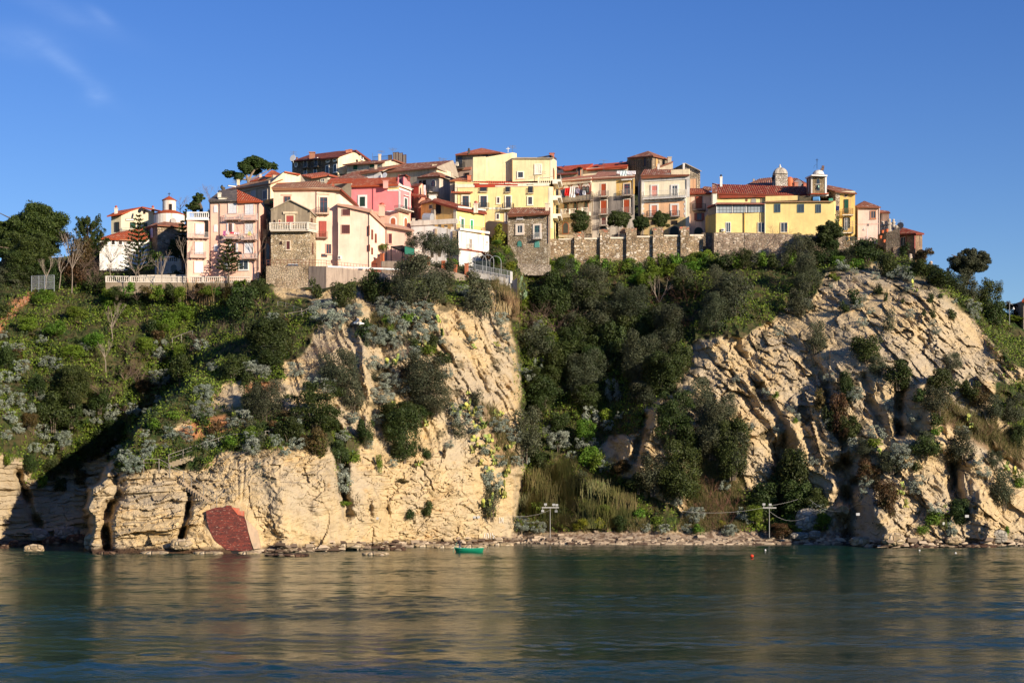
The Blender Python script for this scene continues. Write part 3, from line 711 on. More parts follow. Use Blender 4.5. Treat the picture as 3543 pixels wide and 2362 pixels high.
    def ac(s, f, x0, y0, x1, y1, c=None):
        f = s.fac[f] if isinstance(f, int) else f; c = c or s.c
        a0, z1 = f.sz(*c(x0, y0)); a1, z0 = f.sz(*c(x1, y1)); mb = MB(); f.box(mb, a0, a1, z0, z1, 0, .35)
        o = mb.build('air_conditioner', plain((.7, .69, .66), .5), s.root)
        mb = MB(); m, r = (a0+a1)/2-.08, (z1-z0)*.38; zc = (z0+z1)/2
        f.plate(mb, [(m+r*math.cos(t), zc+r*math.sin(t)) for t in [k*math.pi/6 for k in range(12)]], .3, .37); mb.build('fan_grille', plain((.12, .12, .12), .5), s.root, o)
    def dish(s, x, y, Y, r=.45, col=(.35, .36, .38)):
        p = P(*s.c(x, y), Y); mb = MB(); d = Vector((-.5, -.8, .25)).normalized(); e = d.cross(Vector((0, 0, 1))).normalized(); g = e.cross(d)
        ring = [p+(e*math.cos(t)+g*math.sin(t))*r for t in [k*math.pi/6 for k in range(12)]]; ring2 = [v-d*.06 for v in ring]
        mb.hexa(ring2, ring); mb.bar(p, p-d*.3-Vector((0, 0, .9)), .04); return mb.build('satellite_dish', plain(col, .4), s.root)
def balustrade(mb, A, B, h=.95, step=.34, rail=.12, r=.085):
    A, B = Vector(A), Vector(B); n = max(2, int((B-A).length/step)); U = Vector((0, 0, 1))
    mb.bar(A+U*h, B+U*h, rail); mb.bar(A+U*.06, B+U*.06, rail)
    for k in range(n+1):
        p = A+(B-A)*k/n
        if k % 12 == 0: mb.box(p-Vector((.16, .16, .0)), p+Vector((.16, .16, h+.1)))
        else:
            mb.bar(p+U*.06, p+U*.42*h, r*.55, r, 6); mb.bar(p+U*.42*h, p+U*h, r, r*.5, 6)
def laundry(label, f, c, r, col, out=1.0, group=None, wavy=.12):
    a0, z1 = f.sz(*c(r[0], r[1])); a1, z0 = f.sz(*c(r[2], r[3])); mb = MB(); n, m = 8, 5
    g = lambda i, j: f.pt(a0+(a1-a0)*i/n, z1+(z0-z1)*j/m*(1-.06*math.sin(i*1.7)), out+.1+wavy*math.sin(i*1.9+j*.5)*(.3+j/m))
    for i in range(n):
        for j in range(m):
            q = [g(i, j), g(i+1, j), g(i+1, j+1), g(i, j+1)]; b = [(x, y+.015, z) for x, y, z in q]; mb.hexa(b, q)
    o = mb.build('laundry', plain(col, .9, name='cloth')); return tag(o, label, 'laundry', group)
T_RED = tiles((.40, .070, .024), (.48, .11, .04), (.50, .22, .12), moss=.12)
T_DRK = tiles((.20, .04, .024), (.31, .068, .034), (.34, .18, .11), moss=.35)
T_BRN = tiles((.30, .13, .07), (.40, .20, .11), (.45, .32, .2), moss=.3)
T_OLD = tiles((.24, .085, .05), (.34, .13, .07), (.50, .36, .26), moss=.45)
ST_T = stone([(.40, .30, .185), (.52, .40, .255), (.66, .56, .42)], mort=(.42, .33, .22))
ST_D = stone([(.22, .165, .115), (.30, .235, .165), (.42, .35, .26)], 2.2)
ST_W = stone([(.32, .225, .135), (.43, .32, .20), (.66, .57, .45)], 2.0, 'rubble_wall')
Y_PL = lambda: plaster((.82, .63, .29), .12); PEACH = (.80, .53, .37); PINKC = (.78, .50, .40)
# ------------------------------------------------------------------ far left group
h = House('pale_villa', 'pale yellow villa with a low red gable roof, left of the white round chapel', c=C1)
h.body([(1005,640,332),(1095,632,331),(1290,572,331.5),(1420,625,332)], 790, plaster((.80,.70,.48), .15), D=9)
h.roof([[(965,645,330.6),(1100,622,330),(1285,562,333),(1285,562,343),(1060,600,343)],[(1285,562,330.6),(1455,604,331),(1455,596,343),(1285,560,343)]], T_RED, .25, False)
h.win(0,(1042,705,1078,785),'d',None,sh=(.03,.04,.04)); h.win(1,(1180,705,1225,757),'s',None,sh=(.02,.07,.05)); h.win(2,(1300,712,1330,750),'s',None,sh=(.03,.06,.05))
h.win(1,(1140,672,1215,688),'d',None,sh=(.75,.72,.65),name='awning_box'); h.win(2,(1298,600,1314,625),'h',None)
h.balcony(1,1100,1280,750,790,.8,rail=(.4,.4,.4),brk=False)
h.chimney(1050,632,575,.55,333,(.72,.68,.6),(.35,.08,.05)); h.chimney(1382,600,575,.55,337,(.6,.5,.4),(.35,.08,.05)); h.dish(1262,598,329.5,.5,(.05,.05,.05))
h = House('round_chapel', 'round white chapel drum with a small red capped lantern and a cross', 'chapel', C1)
cx, cy = C1(1530, 705); p = P(cx, cy, 329); h.root = thing(h.name, h.label, h.cat, p)
sc = 329/F; WPL = plaster((.78,.74,.66), .45, (.42,.22,.12))
def zz(y): return P(*C1(1530, y), 329).z-p.z
mb = MB(); mb.lathe(p, [(137/3.936*sc, -3), (137/3.936*sc, zz(636))], 32); mb.build('drum', WPL, h.root)
mb = MB(); mb.lathe(p, [(142/3.936*sc, zz(640)), (144/3.936*sc, zz(634)), (62/3.936*sc, zz(600))], 32); mb.build('roof', T_RED, h.root)
mb = MB(); mb.lathe(p, [(60/3.936*sc, zz(610)), (60/3.936*sc, zz(512)), (64/3.936*sc, zz(507))], 24); o = mb.build('lantern', WPL, h.root)
mb = MB(); mb.lathe(p, [(66/3.936*sc, zz(510)), (67/3.936*sc, zz(505)), (3/3.936*sc, zz(467))], 24); mb.build('lantern_roof', T_RED, h.root, o)
mb = MB(); mb.bar(p+Vector((0,0,zz(470))), p+Vector((0,0,zz(435))), .05); mb.bar(p+Vector((-.28,0,zz(446))), p+Vector((.28,0,zz(446))), .05); mb.build('cross', plain(IRON,.6), h.root, o)
f = Fac((p.x-2, p.y-61/3.936*sc), (p.x+2, p.y-61/3.936*sc)); h.win(f,(1533,540,1553,600),'h',None,ar=False,name='lantern_window')
f = Fac((p.x-2, p.y-136/3.936*sc), (p.x+4, p.y-134/3.936*sc)); a, z = f.sz(*C1(1569, 692)); mb = MB()
f.plate(mb, [(a+.5*math.cos(t), z+.6*math.sin(t)) for t in [k*math.pi/8 for k in range(16)]], -.3, .25); mb.build('window', plain((.45,.42,.38),.6), h.root)
h = House('chapel_hall', 'rubble stone hall with a shallow red hipped roof below the round chapel', 'chapel', C1)
h.body([(1328,742,324),(1424,722,319),(1690,738,322)], 912, stone([(.30,.22,.14),(.42,.32,.20),(.55,.45,.33)], 2.4), D=8, deep=3)
h.roof([[(1312,748,323.6),(1424,724,318.4),(1500,690,328),(1450,690,329)],[(1424,724,318.4),(1700,742,321.4),(1640,700,329),(1500,690,328)]], T_OLD, .25, False)
h.win(0,(1364,752,1386,840),'d',None,sh=(.55,.6,.66),ar=True)
h = House('low_white_house', 'low white house with a long red roof left of the chapel hall', c=C1)
h.body([(900,850,317),(1330,842,319)], 990, plaster((.80,.78,.74), .25), D=6, deep=3)
h.roof([[(888,848,316.3),(1335,842,318.3),(1330,742,326),(1080,790,325)]], T_RED)
for x in (945,1010,1075,1150,1230): h.win(0,(x,868,x+28,905),'h',(.78,.76,.72),.1)
h = House('terrace_kitchen', 'white terrace building with an arched doorway and balustrade left of the pink flats', c=C1)
h.body([(1400,1060,309),(1660,1060,309)], 1165, plaster((.62,.6,.56), .4), D=5)
h.win(0,(1545,1085,1600,1150),'h',(.6,.58,.55),.12,ar=True,name='doorway')
mb = MB(); a = h.fac[0]; s0, z0 = a.sz(*C1(1405,1064)); s1, _ = a.sz(*C1(1655,1064)); balustrade(mb, a.pt(s0, z0, -.15), a.pt(s1, z0, -.15), 1.0); mb.build('balustrade', plain(WHITE,.8), h.root)
# ------------------------------------------------------------------ pink block of flats
h = House('pink_flats', 'tall pink block of flats with white shutters behind the left balustrade', 'apartment block', C2)
PK = plaster((.86,.525,.40), .16, (.45,.34,.28))
h.body([(96,830,301),(768,845,299.5),(870,985,308)], 1780, PK, back=[(96,830,311),(768,845,313),(870,985,312)])
h.roof([[(80,832,300.4),(470,838,299.6),(470,688,308.5),(250,700,309)]], plaster((.10,.085,.08), .3), .2, name='roof_felt')
h.roof([[(470,838,299.4),(822,846,298.9),(470,688,308.5)]], T_RED, .25)
h.chimney(232,818,735,.55,301.5,(.7,.64,.52),(.06,.06,.06)); h.chimney(282,822,806,1.4,301.5,(.7,.64,.52),name='roof_hatch')
h.pipe(0,110,845,1800); h.pipe(0,762,855,1780); h.pipe(0,240,850,1520,(.30,.22,.18),.1)
WS = (.66,.67,.70)
for x0,y0,x1,y1 in ((357,882,468,1010),(585,890,697,1030),(582,1155,692,1290),(575,1418,690,1550)): h.win(0,(x0,y0,x1,y1),'s',(.80,.56,.46),.1,sh=WS,sill=False)
for x0,y0,x1,y1 in ((358,1150,404,1275),(400,1415,455,1540)): h.win(0,(x0,y0,x1,y1),'o',(.8,.5,.4),.06,sh=WS,fr=(.30,.12,.05),sill=False)
for y0,y1 in ((905,998),(1168,1262),(1435,1523)): h.win(0,(160,y0,204,y1),'s',WHITE,.07,sh=WS,ar=True,sill=False)
for x0,x1,yt,yb in ((305,500,1015,1085),(533,733,1015,1092),(290,497,1280,1350),(530,727,1290,1358),(300,480,1560,1615),(540,727,1560,1615)): h.balcony(0,x0,x1,yt,yb,.95,(.62,.42,.34),(.55,.5,.46))
h.win(0,(500,1655,620,1775),'g',WHITE,.12,fr=WHITE,name='glazed_door'); h.win(0,(300,1690,370,1780),'s',WHITE,.1,sh=WS)
F0 = h.fac[0]
for r, col, lb in (((312,1262,350,1325),(.45,.12,.28),'purple towel hung on the pink flats, second balcony from the left'),((350,1265,392,1310),(.75,.55,.55),'pale pink towel hung on the pink flats beside a purple towel'),
    ((415,1278,462,1298),(.6,.03,.08),'small red cloth drying on the pink flats balcony'),((462,1280,527,1308),(.75,.6,.62),'white and pink cloth drying at the balcony end of the pink flats'),((648,1272,688,1325),(.62,.58,.25),'yellow towel hanging on the right balcony of the pink flats'),
    ((385,1528,450,1552),(.65,.25,.28),'red and white cloth on the lower balcony of the pink flats'),((470,1545,560,1580),(.02,.02,.03),'black clothes drying on the lowest balcony of the pink flats')):
    laundry(lb, F0, C2, r, col, 1.05)
h.c = C1; f2 = Fac(P(*C1(1692,700),299.6), P(*C1(1888,700),300.2))
mb = MB(); a = [P(*C1(1692,684),299.6), P(*C1(1888,684),300.2)]; zb = P(*C1(1692,1165),299.6).z-2
mb.hexa([(a[0].x,a[0].y,zb),(a[1].x,a[1].y,zb),(a[1].x,a[1].y+8,zb),(a[0].x,a[0].y+8,zb)],[(a[0].x,a[0].y,a[0].z),(a[1].x,a[1].y,a[0].z),(a[1].x,a[1].y+8,a[0].z),(a[0].x,a[0].y+8,a[0].z)])
o = mb.build('side_wing', PK, h.root)
mb = MB(); balustrade(mb, a[0]+Vector((.1,.1,.35)), a[1]+Vector((-.1,.1,.35)), 1.0); mb.box((a[0].x-.15,a[0].y-.15,a[0].z),(a[1].x+.02,a[1].y+.3,a[0].z+.35)); mb.build('balustrade', plain(WHITE,.8), h.root)
for r in ((1770,715,1846,815),(1765,880,1838,990),(1760,1055,1838,1160)): h.win(f2,r,'s',(.80,.56,.46),.1,sh=WS,sill=False)
h.win(f2,(1852,695,1884,840),'h',None,name='loggia'); h.balcony(f2,1695,1886,790,842,.7,(.62,.42,.34),(.55,.5,.46)); h.balcony(f2,1722,1864,962,1018,.7,(.62,.42,.34),(.55,.5,.46))
# ------------------------------------------------------------------ houses above the flats
h = House('shaded_mansion', 'big brown roofed house with a shaded grey facade rising behind the pink flats', c=C2)
h.body([(300,700,330),(918,606,319),(1120,440,324),(1330,480,328)], 830, plaster((.40,.34,.26), .6, (.2,.17,.13)), D=12, deep=4)  # front plaster darker than the side panels: its shade is in the colour
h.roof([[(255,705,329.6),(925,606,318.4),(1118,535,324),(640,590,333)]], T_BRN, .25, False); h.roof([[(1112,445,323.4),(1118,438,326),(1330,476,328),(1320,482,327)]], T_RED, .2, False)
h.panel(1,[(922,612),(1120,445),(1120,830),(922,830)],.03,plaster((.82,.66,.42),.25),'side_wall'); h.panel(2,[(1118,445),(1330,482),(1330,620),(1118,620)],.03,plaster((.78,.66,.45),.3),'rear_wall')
h.band(0,470,665,915,645,.25,(.36,.30,.23))
h.win(0,(664,705,728,775),'s',(.42,.36,.28),.22,sh=(.32,.34,.38)); h.win(0,(828,712,882,815),'g',(.45,.38,.30),.22,fr=(.4,.4,.42))
h.chimney(488,590,555,.5,326,(.7,.6,.4)); h.antenna(455,660,560,326)
h.win(Fac(P(*C2(345,640),324),P(*C2(455,640),325)),(350,632,455,655),'d',None,sh=(.75,.74,.7),name='roof_sign')
h = House('old_red_roof_house', 'small old house with red tile roofs below the umbrella pine', c=C2)
h.body([(645,575,338),(960,490,335),(1100,505,337)], 640, plaster((.46,.38,.28), .6), D=8, deep=6)
h.roof([[(640,575,337),(860,545,335),(855,505,341),(760,520,341)],[(850,500,334.4),(1110,500,336.4),(990,440,343),(940,425,343)]], T_RED, .25, False)
h.win(0,(668,585,850,615),'h',None,name='loggia'); h.chimney(790,515,480,.4,340,(.6,.5,.4))
h = House('ochre_annex', 'orange plastered strip with a green shutter, squeezed right of the pink flats', c=C2)
h.body([(842,835,311),(965,805,311)], 1330, plaster((.80,.45,.14), .25), D=5, deep=4)
h.panel(0,[(842,890),(965,885),(965,1340),(842,1340)],.05,stone([(.5,.42,.30),(.6,.5,.36),(.68,.6,.46)],2.4),'stone_wall')
h.win(0,(918,848,962,875),'s',None,sh=(.03,.25,.07)); h.roof([[(838,893,310),(968,889,310),(968,870,312),(838,878,312)]], T_OLD,.1,False)
# ------------------------------------------------------------------ peach house and neighbours
PE = plaster((.85,.59,.455), .2, (.66,.36,.24)); PE2 = plaster((.86,.575,.445), .1, (.66,.36,.24))
h = House('peach_mansion', 'large peach house with a brown tile roof and three balconies behind the stone gable house', c=C2)
h.body([(966,690,303),(1545,690,303),(1862,700,303.5),(2115,915,309)], 1780, PE, back=[(966,690,314),(1545,690,314),(1862,700,314),(2115,915,315)])
h.roof([[(935,662,302.3),(1885,684,302.6),(1545,570,310),(1010,605,310)]], T_BRN, .25); h.roof([[(1005,612,308),(1300,600,309),(1300,588,310),(1010,600,310)]],T_RED,.1,False)
h.roof([[(1885,684,302.4),(2125,910,308.4),(2100,880,313),(1880,670,313),(1545,570,312)]], T_DRK, .3, False)
h.band(0,966,672,1545,700,.3,(.82,.70,.50)); h.band(1,1545,672,1880,700,.3,(.82,.70,.50)); h.panel(1,[(1545,700),(1860,700),(1860,900),(1545,900)],.02,plaster((.85,.63,.475),.2),'upper_wall')
h.pipe(1,1545,690,1000); h.pipe(1,1532,1060,1790)
h.win(0,(1112,785,1195,870),'g',None,fr=(.25,.08,.05)); h.band(0,1075,757,1218,766,.2,(.8,.55,.4),'hood_mould')
h.win(1,(1595,795,1697,1000),'g',(.84,.66,.48),.15,fr=(.22,.05,.04),name='french_window'); h.band(1,1555,745,1728,756,.2,(.8,.6,.42),'hood_mould')
h.balcony(1,1540,1718,930,1010,.9,(.62,.44,.33)); h.win(1,(1588,1120,1680,1335),'s',None,sh=(.36,.07,.05)); h.balcony(1,1550,1697,1255,1335,.8,(.30,.2,.16),(.30,.12,.08))
h.win(1,(1680,1430,1748,1560),'g',(.8,.55,.42),.1,fr=(.45,.12,.04)); h.win(1,(1620,1565,1690,1600),'g',None)
PX = h
h = House('stepped_peach_house', 'smooth peach house with sloping roofline and brown shutters, right of the peach mansion', c=C2)
h.body([(1838,886,302.3),(2270,985,302.5),(2480,1190,306.5),(2860,1250,306)], 1800, PE2, back=[(1838,886,310),(2270,985,312),(2480,1190,313),(2860,1250,312)])
h.roof([[(1830,884,301.8),(2285,985,302),(2300,955,306),(1850,868,306)],[(2270,985,301.9),(2490,1188,306),(2490,1150,312),(2300,955,308)],[(2470,1170,305.8),(2875,1240,305.3),(2760,1190,310),(2480,1140,311)]], tiles((.55,.30,.20),(.62,.36,.25),(.66,.46,.34),moss=.1), .25, False)
for r in ((1897,957,2006,1042),(1890,1168,2002,1287)): h.win(0,r,'s',(.82,.6,.45),.05,sh=(.10,.03,.03),sill=False)
h.pipe(0,2258,990,1830); h.pipe(0,1848,1130,1580,(.7,.66,.6),.06); h.ac(0,1840,1590,1890,1635); h.pipe(2,2496,1190,1700)
h.c = C3
for r in ((332,1235,350,1365),(380,1290,398,1410),(295,1180,302,1310),(295,1440,306,1520),(332,1480,348,1568)): h.win(1,r,'s',None,sh=(.22,.06,.04),sill=False)
for r in ((443,1275,492,1390),(568,1290,612,1420),(440,1490,472,1550)): h.win(2,r,'s',(.78,.48,.36),.08,sh=(.14,.035,.045))
h = House('stone_gable_house', 'rough stone gable house with a white balustrade balcony and red shutters', c=C2)
GRY = plaster((.27,.215,.15), .9, (.40,.32,.22))
h.body([(930,962,299),(1190,835,298.7),(1462,970,298.5),(1545,1055,303)], 1700, ST_T, back=[(930,962,307),(1190,835,307),(1462,970,307),(1545,1055,307)])
h.panel(0,[(932,966),(1190,838),(1190,1175),(932,1175)],.06,GRY,'gable_plaster'); h.panel(1,[(1190,838),(1455,968),(1455,1175),(1190,1175)],.06,GRY,'gable_plaster')
h.roof([[(925,955,298.6),(1190,822,298.3),(1190,822,307),(925,955,307)],[(1190,822,298.3),(1472,962,298.1),(1472,962,307),(1190,822,307)],[(1462,966,297.9),(1555,1052,302.6),(1545,1040,307),(1470,960,307)]], plaster((.34,.29,.22), .6), .18, False)
h.win(1,(1140,1045,1240,1165),'s',(.70,.56,.38),.22,sh=(.36,.07,.06)); h.win(0,(1040,1103,1062,1165),'d',(.7,.56,.38),.1,sh=(.30,.06,.05)); h.win(0,(970,1108,988,1138),'h',None)
h.band(0,1100,992,1190,1022,.3,(.72,.58,.40),'hood_mould'); h.band(1,1190,992,1292,1022,.3,(.72,.58,.40),'hood_mould')
h.win(0,(1142,1392,1189,1500),'s',(.62,.5,.36),.15,sh=(.10,.03,.03)); h.win(0,(1060,1398,1080,1430),'h',None); h.win(2,(1472,1080,1490,1180),'s',None,sh=(.12,.06,.04)); h.win(2,(1488,1410,1500,1565),'s',None,sh=(.12,.06,.04))
f = h.fac[0]; f1 = h.fac[1]; s0, z0 = f.sz(*C2(940,1252)); s1, _ = f1.sz(*C2(1445,1252)); q0, q1 = Vector(f.pt(s0,z0,1.0)), Vector(f1.pt(s1,z0,1.0)); q2 = q1+Vector((1.4,2.2,0))
mb = MB(); balustrade(mb,q0,q1,1.25,.30); balustrade(mb,q1,q2,1.25,.30); mb.hexa([q0-Vector((0,0,.2)),q1-Vector((0,0,.2)),q2-Vector((0,0,.2)),q0+Vector((0,1.2,-.2))],[q0,q1,q2,q0+Vector((0,1.2,0))]); mb.build('balcony', plain((.60,.54,.45),.8), h.root)
h.win(0,(1005,1778,1110,1805),'d',(.3,.2,.14),.1,sh=(.05,.02,.02),name='gateway',c=C2)
# arch passage left of it
h = House('stone_archway', 'rough stone wall with a dark arched passage between pink flats and stone gable house', 'archway', C2)
h.body([(760,1330,304),(925,1330,304)], 1700, ST_T, D=3); h.win(0,(800,1410,912,1700),'h',(.36,.2,.14),.2,ar=True,name='passage')
# ------------------------------------------------------------------ hill top, left
h = House('hilltop_stone_house', 'dark stone hilltop house with oval windows and two balconies on the skyline', c=C2)
h.body([(1218,305,372),(1836,262,361),(2085,172,364),(2270,300,369)], 500, ST_D, D=10, deep=6)
h.panel(1,[(1838,258),(2085,174),(2085,480),(1838,480)],.05,plaster((.80,.67,.43),.35),'gable_wall'); h.panel(2,[(2085,174),(2270,302),(2270,480),(2085,480)],.05,plaster((.78,.65,.42),.35),'gable_wall')
h.roof([[(1208,302,371.4),(1600,262,364),(1868,165,378),(1450,218,380)],[(1598,268,363.6),(1845,245,360.2),(2088,153,375),(1868,168,377)]], tiles((.17,.045,.03),(.22,.06,.04),(.25,.09,.06),moss=.2), .3, False); h.roof([[(2080,150,363),(2285,300,368),(2290,290,378),(2090,150,375)]], T_DRK, .25, False)
for r in ((1382,290,1420,372),(1525,272,1560,362)): h.win(0,r,'g',(.78,.73,.64),.16,fr=(.05,.05,.05),name='french_window')
h.balcony(0,1340,1420,335,385,.9,(.2,.15,.11)); h.balcony(0,1475,1565,320,370,.9,(.2,.15,.11))
for r in ((1388,415,1418,475),(1518,400,1552,462),(1682,376,1718,468),(1788,362,1822,445)): h.win(0,r,'g',(.78,.73,.64),.18,fr=(.05,.05,.06))
for x,y,rx,ry in ((1273,350,16,34),(1704,302,24,20),(1797,288,22,20)):
    f = h.fac[0]; a, z = f.sz(*C2(x,y)); a2, z2 = f.sz(*C2(x+rx,y-ry)); e = lambda g, f_=f: [(a+(a2-a+g)*math.cos(t), z+(z2-z+g)*math.sin(t)) for t in [k*math.pi/8 for k in range(16)]]
    mb = MB(); f.plate(mb, e(.2), -.1, .06); o = mb.build('oval_window', plain((.78,.73,.64),.8), h.root); mb = MB(); f.plate(mb, e(-.12), 0, .09); mb.build('pane', glass(), h.root, o)
h.win(1,(2083,285,2105,315),'h',None); h.ac(2,2130,220,2170,300); h.chimney(1490,255,185,1.1,368,(.36,.16,.10)); h.chimney(1970,200,155,.7,370,(.5,.2,.12)); h.chimney(2010,185,148,.7,371,(.5,.2,.12)); h.chimney(1283,290,255,.4,373,(.15,.05,.04))
h.antenna(1238,280,165,370); h.dish(1225,262,369,.75,(.72,.70,.66))
h = House('flat_red_roof_house', 'low house with a bright red roof just under the hilltop stone house', c=C2)
h.body([(1320,510,348),(1700,510,346),(1860,520,350)], 590, plaster((.58,.50,.38), .4), D=8, deep=6)
h.roof([[(1325,492,347.4),(1480,525,345.4),(1715,488,345.6),(1640,450,353)],[(1715,488,345.2),(1870,518,349.4),(1640,450,353)]], tiles((.40,.10,.05),(.46,.13,.07),(.5,.2,.12),moss=.1), .25, False)
h.win(0,(1610,550,1655,580),'g',(.5,.45,.36),.12,fr=WHITE)
h = House('pebbled_pyramid_roof_house', 'small house with a low brown pyramid roof, left of the bright pink house', c=C2)
h.body([(1700,560,336),(2020,595,334),(2240,545,337)], 700, plaster((.40,.34,.26), .7), D=8, deep=5)
h.roof([[(1700,560,335),(2100,540,333.5),(2050,452,345)],[(2100,540,333.5),(2250,530,336),(2050,452,345)]], T_OLD, .2, False)
h.roof([[(1685,600,329),(2050,590,328),(2060,535,333),(1760,545,333)]], T_RED, .2, False); h.win(0,(1740,540,1860,570),'d',None,sh=(.62,.16,.15),name='roof_wall'); h.chimney(1772,625,595,.5,329,(.4,.12,.07))
h = House('green_shutter_house', 'long beige house with two green shuttered windows near the skyline', c=C3)
h.body([(0,350,360),(480,320,355),(640,285,357),(815,350,362)], 470, plaster((.56,.50,.38), .5), D=9, deep=6)
h.panel(1,[(482,322),(640,288),(640,420),(482,420)],.04,plaster((.62,.54,.38),.4),'gable_wall')
h.roof([[(-60,350,359.4),(495,318,354.4),(630,280,361),(200,305,366)]], T_OLD, .25, False); h.roof([[(630,278,356),(825,350,361),(800,330,368),(640,276,364)]], T_OLD, .2, False)
for r in ((90,345,150,420),(313,333,374,388)): h.win(0,r,'s',(.5,.45,.34),.08,sh=(.015,.10,.04),sill=False)
h.chimney(446,305,212,.55,360,(.55,.48,.38)); h.antenna(465,220,160,361)
h = House('roof_terrace', 'roof terrace with ragged brown wooden screens on the skyline', 'terrace', C3)
h.body([(345,290,372),(800,330,369)], 350, plaster((.42,.36,.28), .5), D=6, deep=6)
for k,(x0,x1,yt) in enumerate(((565,610,225),(632,660,190),(664,702,188),(708,756,198),(764,803,222))): h.win(0,(x0,yt,x1,330),'d',None,sh=(.30,.24,.19),name='wooden_screen')
f = h.fac[0]; mb = MB(); s0, z0 = f.sz(*C3(350,285)); s1, z1 = f.sz(*C3(600,230)); 
for k in range(17): a = s0+(s1-s0)*k/16; mb.bar(f.pt(a,z0-.5,.1), f.pt(a,z1,.1), .03)
mb.bar(f.pt(s0,z1,.1), f.pt(s1,z1,.1), .035); mb.build('railing', plain(IRON,.5), h.root); h.antenna(625,225,118,368,((.85,.9),(.6,.5),(.7,.7))); h.antenna(348,290,195,371,())
h = House('long_roof_house', 'long low grey house under a wide worn red roof in the upper village', c=C3)
h.body([(480,455,350),(1215,385,342),(1410,450,346),(1510,520,350)], 570, plaster((.47,.40,.30), .8, (.24,.19,.14)), D=10, deep=6)
h.roof([[(462,462,349.5),(1222,382,341.2),(1440,292,352),(700,345,360)]], T_OLD, .25, False); h.roof([[(1222,382,341),(1520,520,349.5),(1480,380,354),(1440,292,352)]], plaster((.40,.33,.25),.6), .25, False)
h.panel(1,[(1218,392),(1408,452),(1408,520),(1218,520)],.03,plaster((.74,.62,.40),.4),'gable_wall'); h.chimney(1190,368,350,1.0,346,(.55,.45,.34)); h.antenna(1310,345,262,348); h.antenna(1258,300,252,352,((.9,.3),(.6,.3)))
h = House('white_strip_house', 'low white walled house with a patchy red roof left of the long grey house', c=C3)
h.body([(150,480,346),(460,450,344)], 560, plaster((.72,.70,.70), .3), D=8, deep=5)
h.roof([[(60,455,345.6),(180,470,345),(440,432,343.4),(740,345,352),(400,395,355)]], T_OLD, .25, False); h.band(0,190,455,435,440,.4,(.3,.1,.06),'eave')
h.chimney(395,390,358,.5,350,(.5,.4,.3)); h.dish(510,495,343,.6,(.72,.72,.72))
# ------------------------------------------------------------------ bright pink house
h = House('bright_pink_house', 'bright pink house with a red tile roof and peach ground floor, centre left', c=C3)
PI = plaster((.78,.245,.255), .08); PEA = plaster((.82,.47,.34), .2)
h.body([(62,640,316.8),(705,618,315.2),(862,680,319)], 1420, PI, D=9, deep=2)
h.panel(0,[(352,985),(705,978),(705,1420),(352,1420)],.03,PEA,'lower_wall'); h.panel(1,[(705,978),(862,985),(862,1420),(705,1420)],.03,PEA,'lower_wall')
h.roof([[(55,640,316.2),(690,622,314.7),(690,520,321),(110,545,323)]], T_RED, .25); h.roof([[(700,620,314.6),(885,690,318.5),(800,600,322),(700,560,320)]], plaster((.72,.62,.5),.2), .2, False)
h.panel(0,[(690,640),(706,640),(706,520),(690,520)],.02,PI,'corner_wall')
h.band(0,550,632,706,655,.35,WHITE); h.band(1,706,632,885,680,.3,WHITE); h.band(0,552,655,706,690,.05,(.80,.55,.22),'frieze'); h.band(1,706,655,862,690,.05,(.80,.55,.22),'frieze'); h.band(0,552,690,706,710,.09,WHITE); h.band(1,706,690,862,712,.09,WHITE)
h.band(0,703,710,727,980,.06,WHITE,'corner_strip'); h.band(1,848,712,861,985,.06,WHITE,'corner_strip'); h.band(0,540,978,706,992,.1,WHITE)
h.win(0,(175,790,250,918),'s',WHITE,.35,sh=(.015,.04,.03)); h.pipe(0,357,632,980,(.4,.1,.12))
h.win(1,(775,805,812,965),'g',WHITE,.15,fr=(.04,.12,.07),name='french_window'); h.band(1,765,760,835,790,.3,WHITE,'hood_mould'); h.balcony(1,730,905,900,985,1.3,(.74,.66,.56)); h.ac(1,738,912,770,958)
h.win(0,(598,1075,660,1180),'d',WHITE,.28,sh=(.38,.10,.04),ar=True); h.win(1,(775,1070,815,1265),'d',WHITE,.22,sh=(.33,.12,.06),ar=True); h.balcony(1,712,900,1190,1275,1.0,(.7,.45,.35))
h.chimney(475,1010,905,1.0,309,(.74,.45,.34),(.4,.08,.05)); h.chimney(528,632,570,.9,315,(.7,.35,.3))
h.body([(700,560,321),(770,510,316.5),(855,590,320)], 690, PI, D=4, deep=.2, name='attic'); h.win(0,(762,560,783,630),'s',WHITE,.15,sh=(.02,.05,.04)) if False else None
h.win(1,(820,520,850,580),'s',None,sh=(.25,.07,.06),sill=False); h.roof([[(690,515,320.6),(800,482,316),(865,520,321),(700,480,324)]], T_DRK, .2, False)
h = House('dormer_house', 'small pinkish house with little tiled gable and lattice wall beside the bright pink house', c=C3)
h.body([(850,655,325),(975,640,322),(1020,605,322.3),(1062,655,323)], 1130, plaster((.58,.24,.17), .3), D=5, deep=2)
h.roof([[(845,655,324.4),(975,642,321.4),(1020,600,321.8),(900,612,327)]], T_OLD, .15, False); h.panel(1,[(977,655),(1020,608),(1020,770),(977,770)],.04,plaster((.78,.55,.38),.2),'gable_wall')
h.roof([[(862,760,320),(1072,790,319),(1075,765,321),(862,735,322)]], T_DRK, .2, False); h.panel(0,[(862,800),(975,800),(975,1130),(862,1130)],.05,stone([(.42,.34,.24),(.55,.44,.3),(.62,.5,.36)],2.2),'stone_wall')
f = h.fac[2] if len(h.fac) > 2 else h.fac[1]; laundry('long white sheet hanging beside the small tiled gable, right of the bright pink house', Fac(P(*C3(1045,700),321.5),P(*C3(1070,700),321.5)), C3, (1046,632,1068,775), (.78,.77,.8), .1)
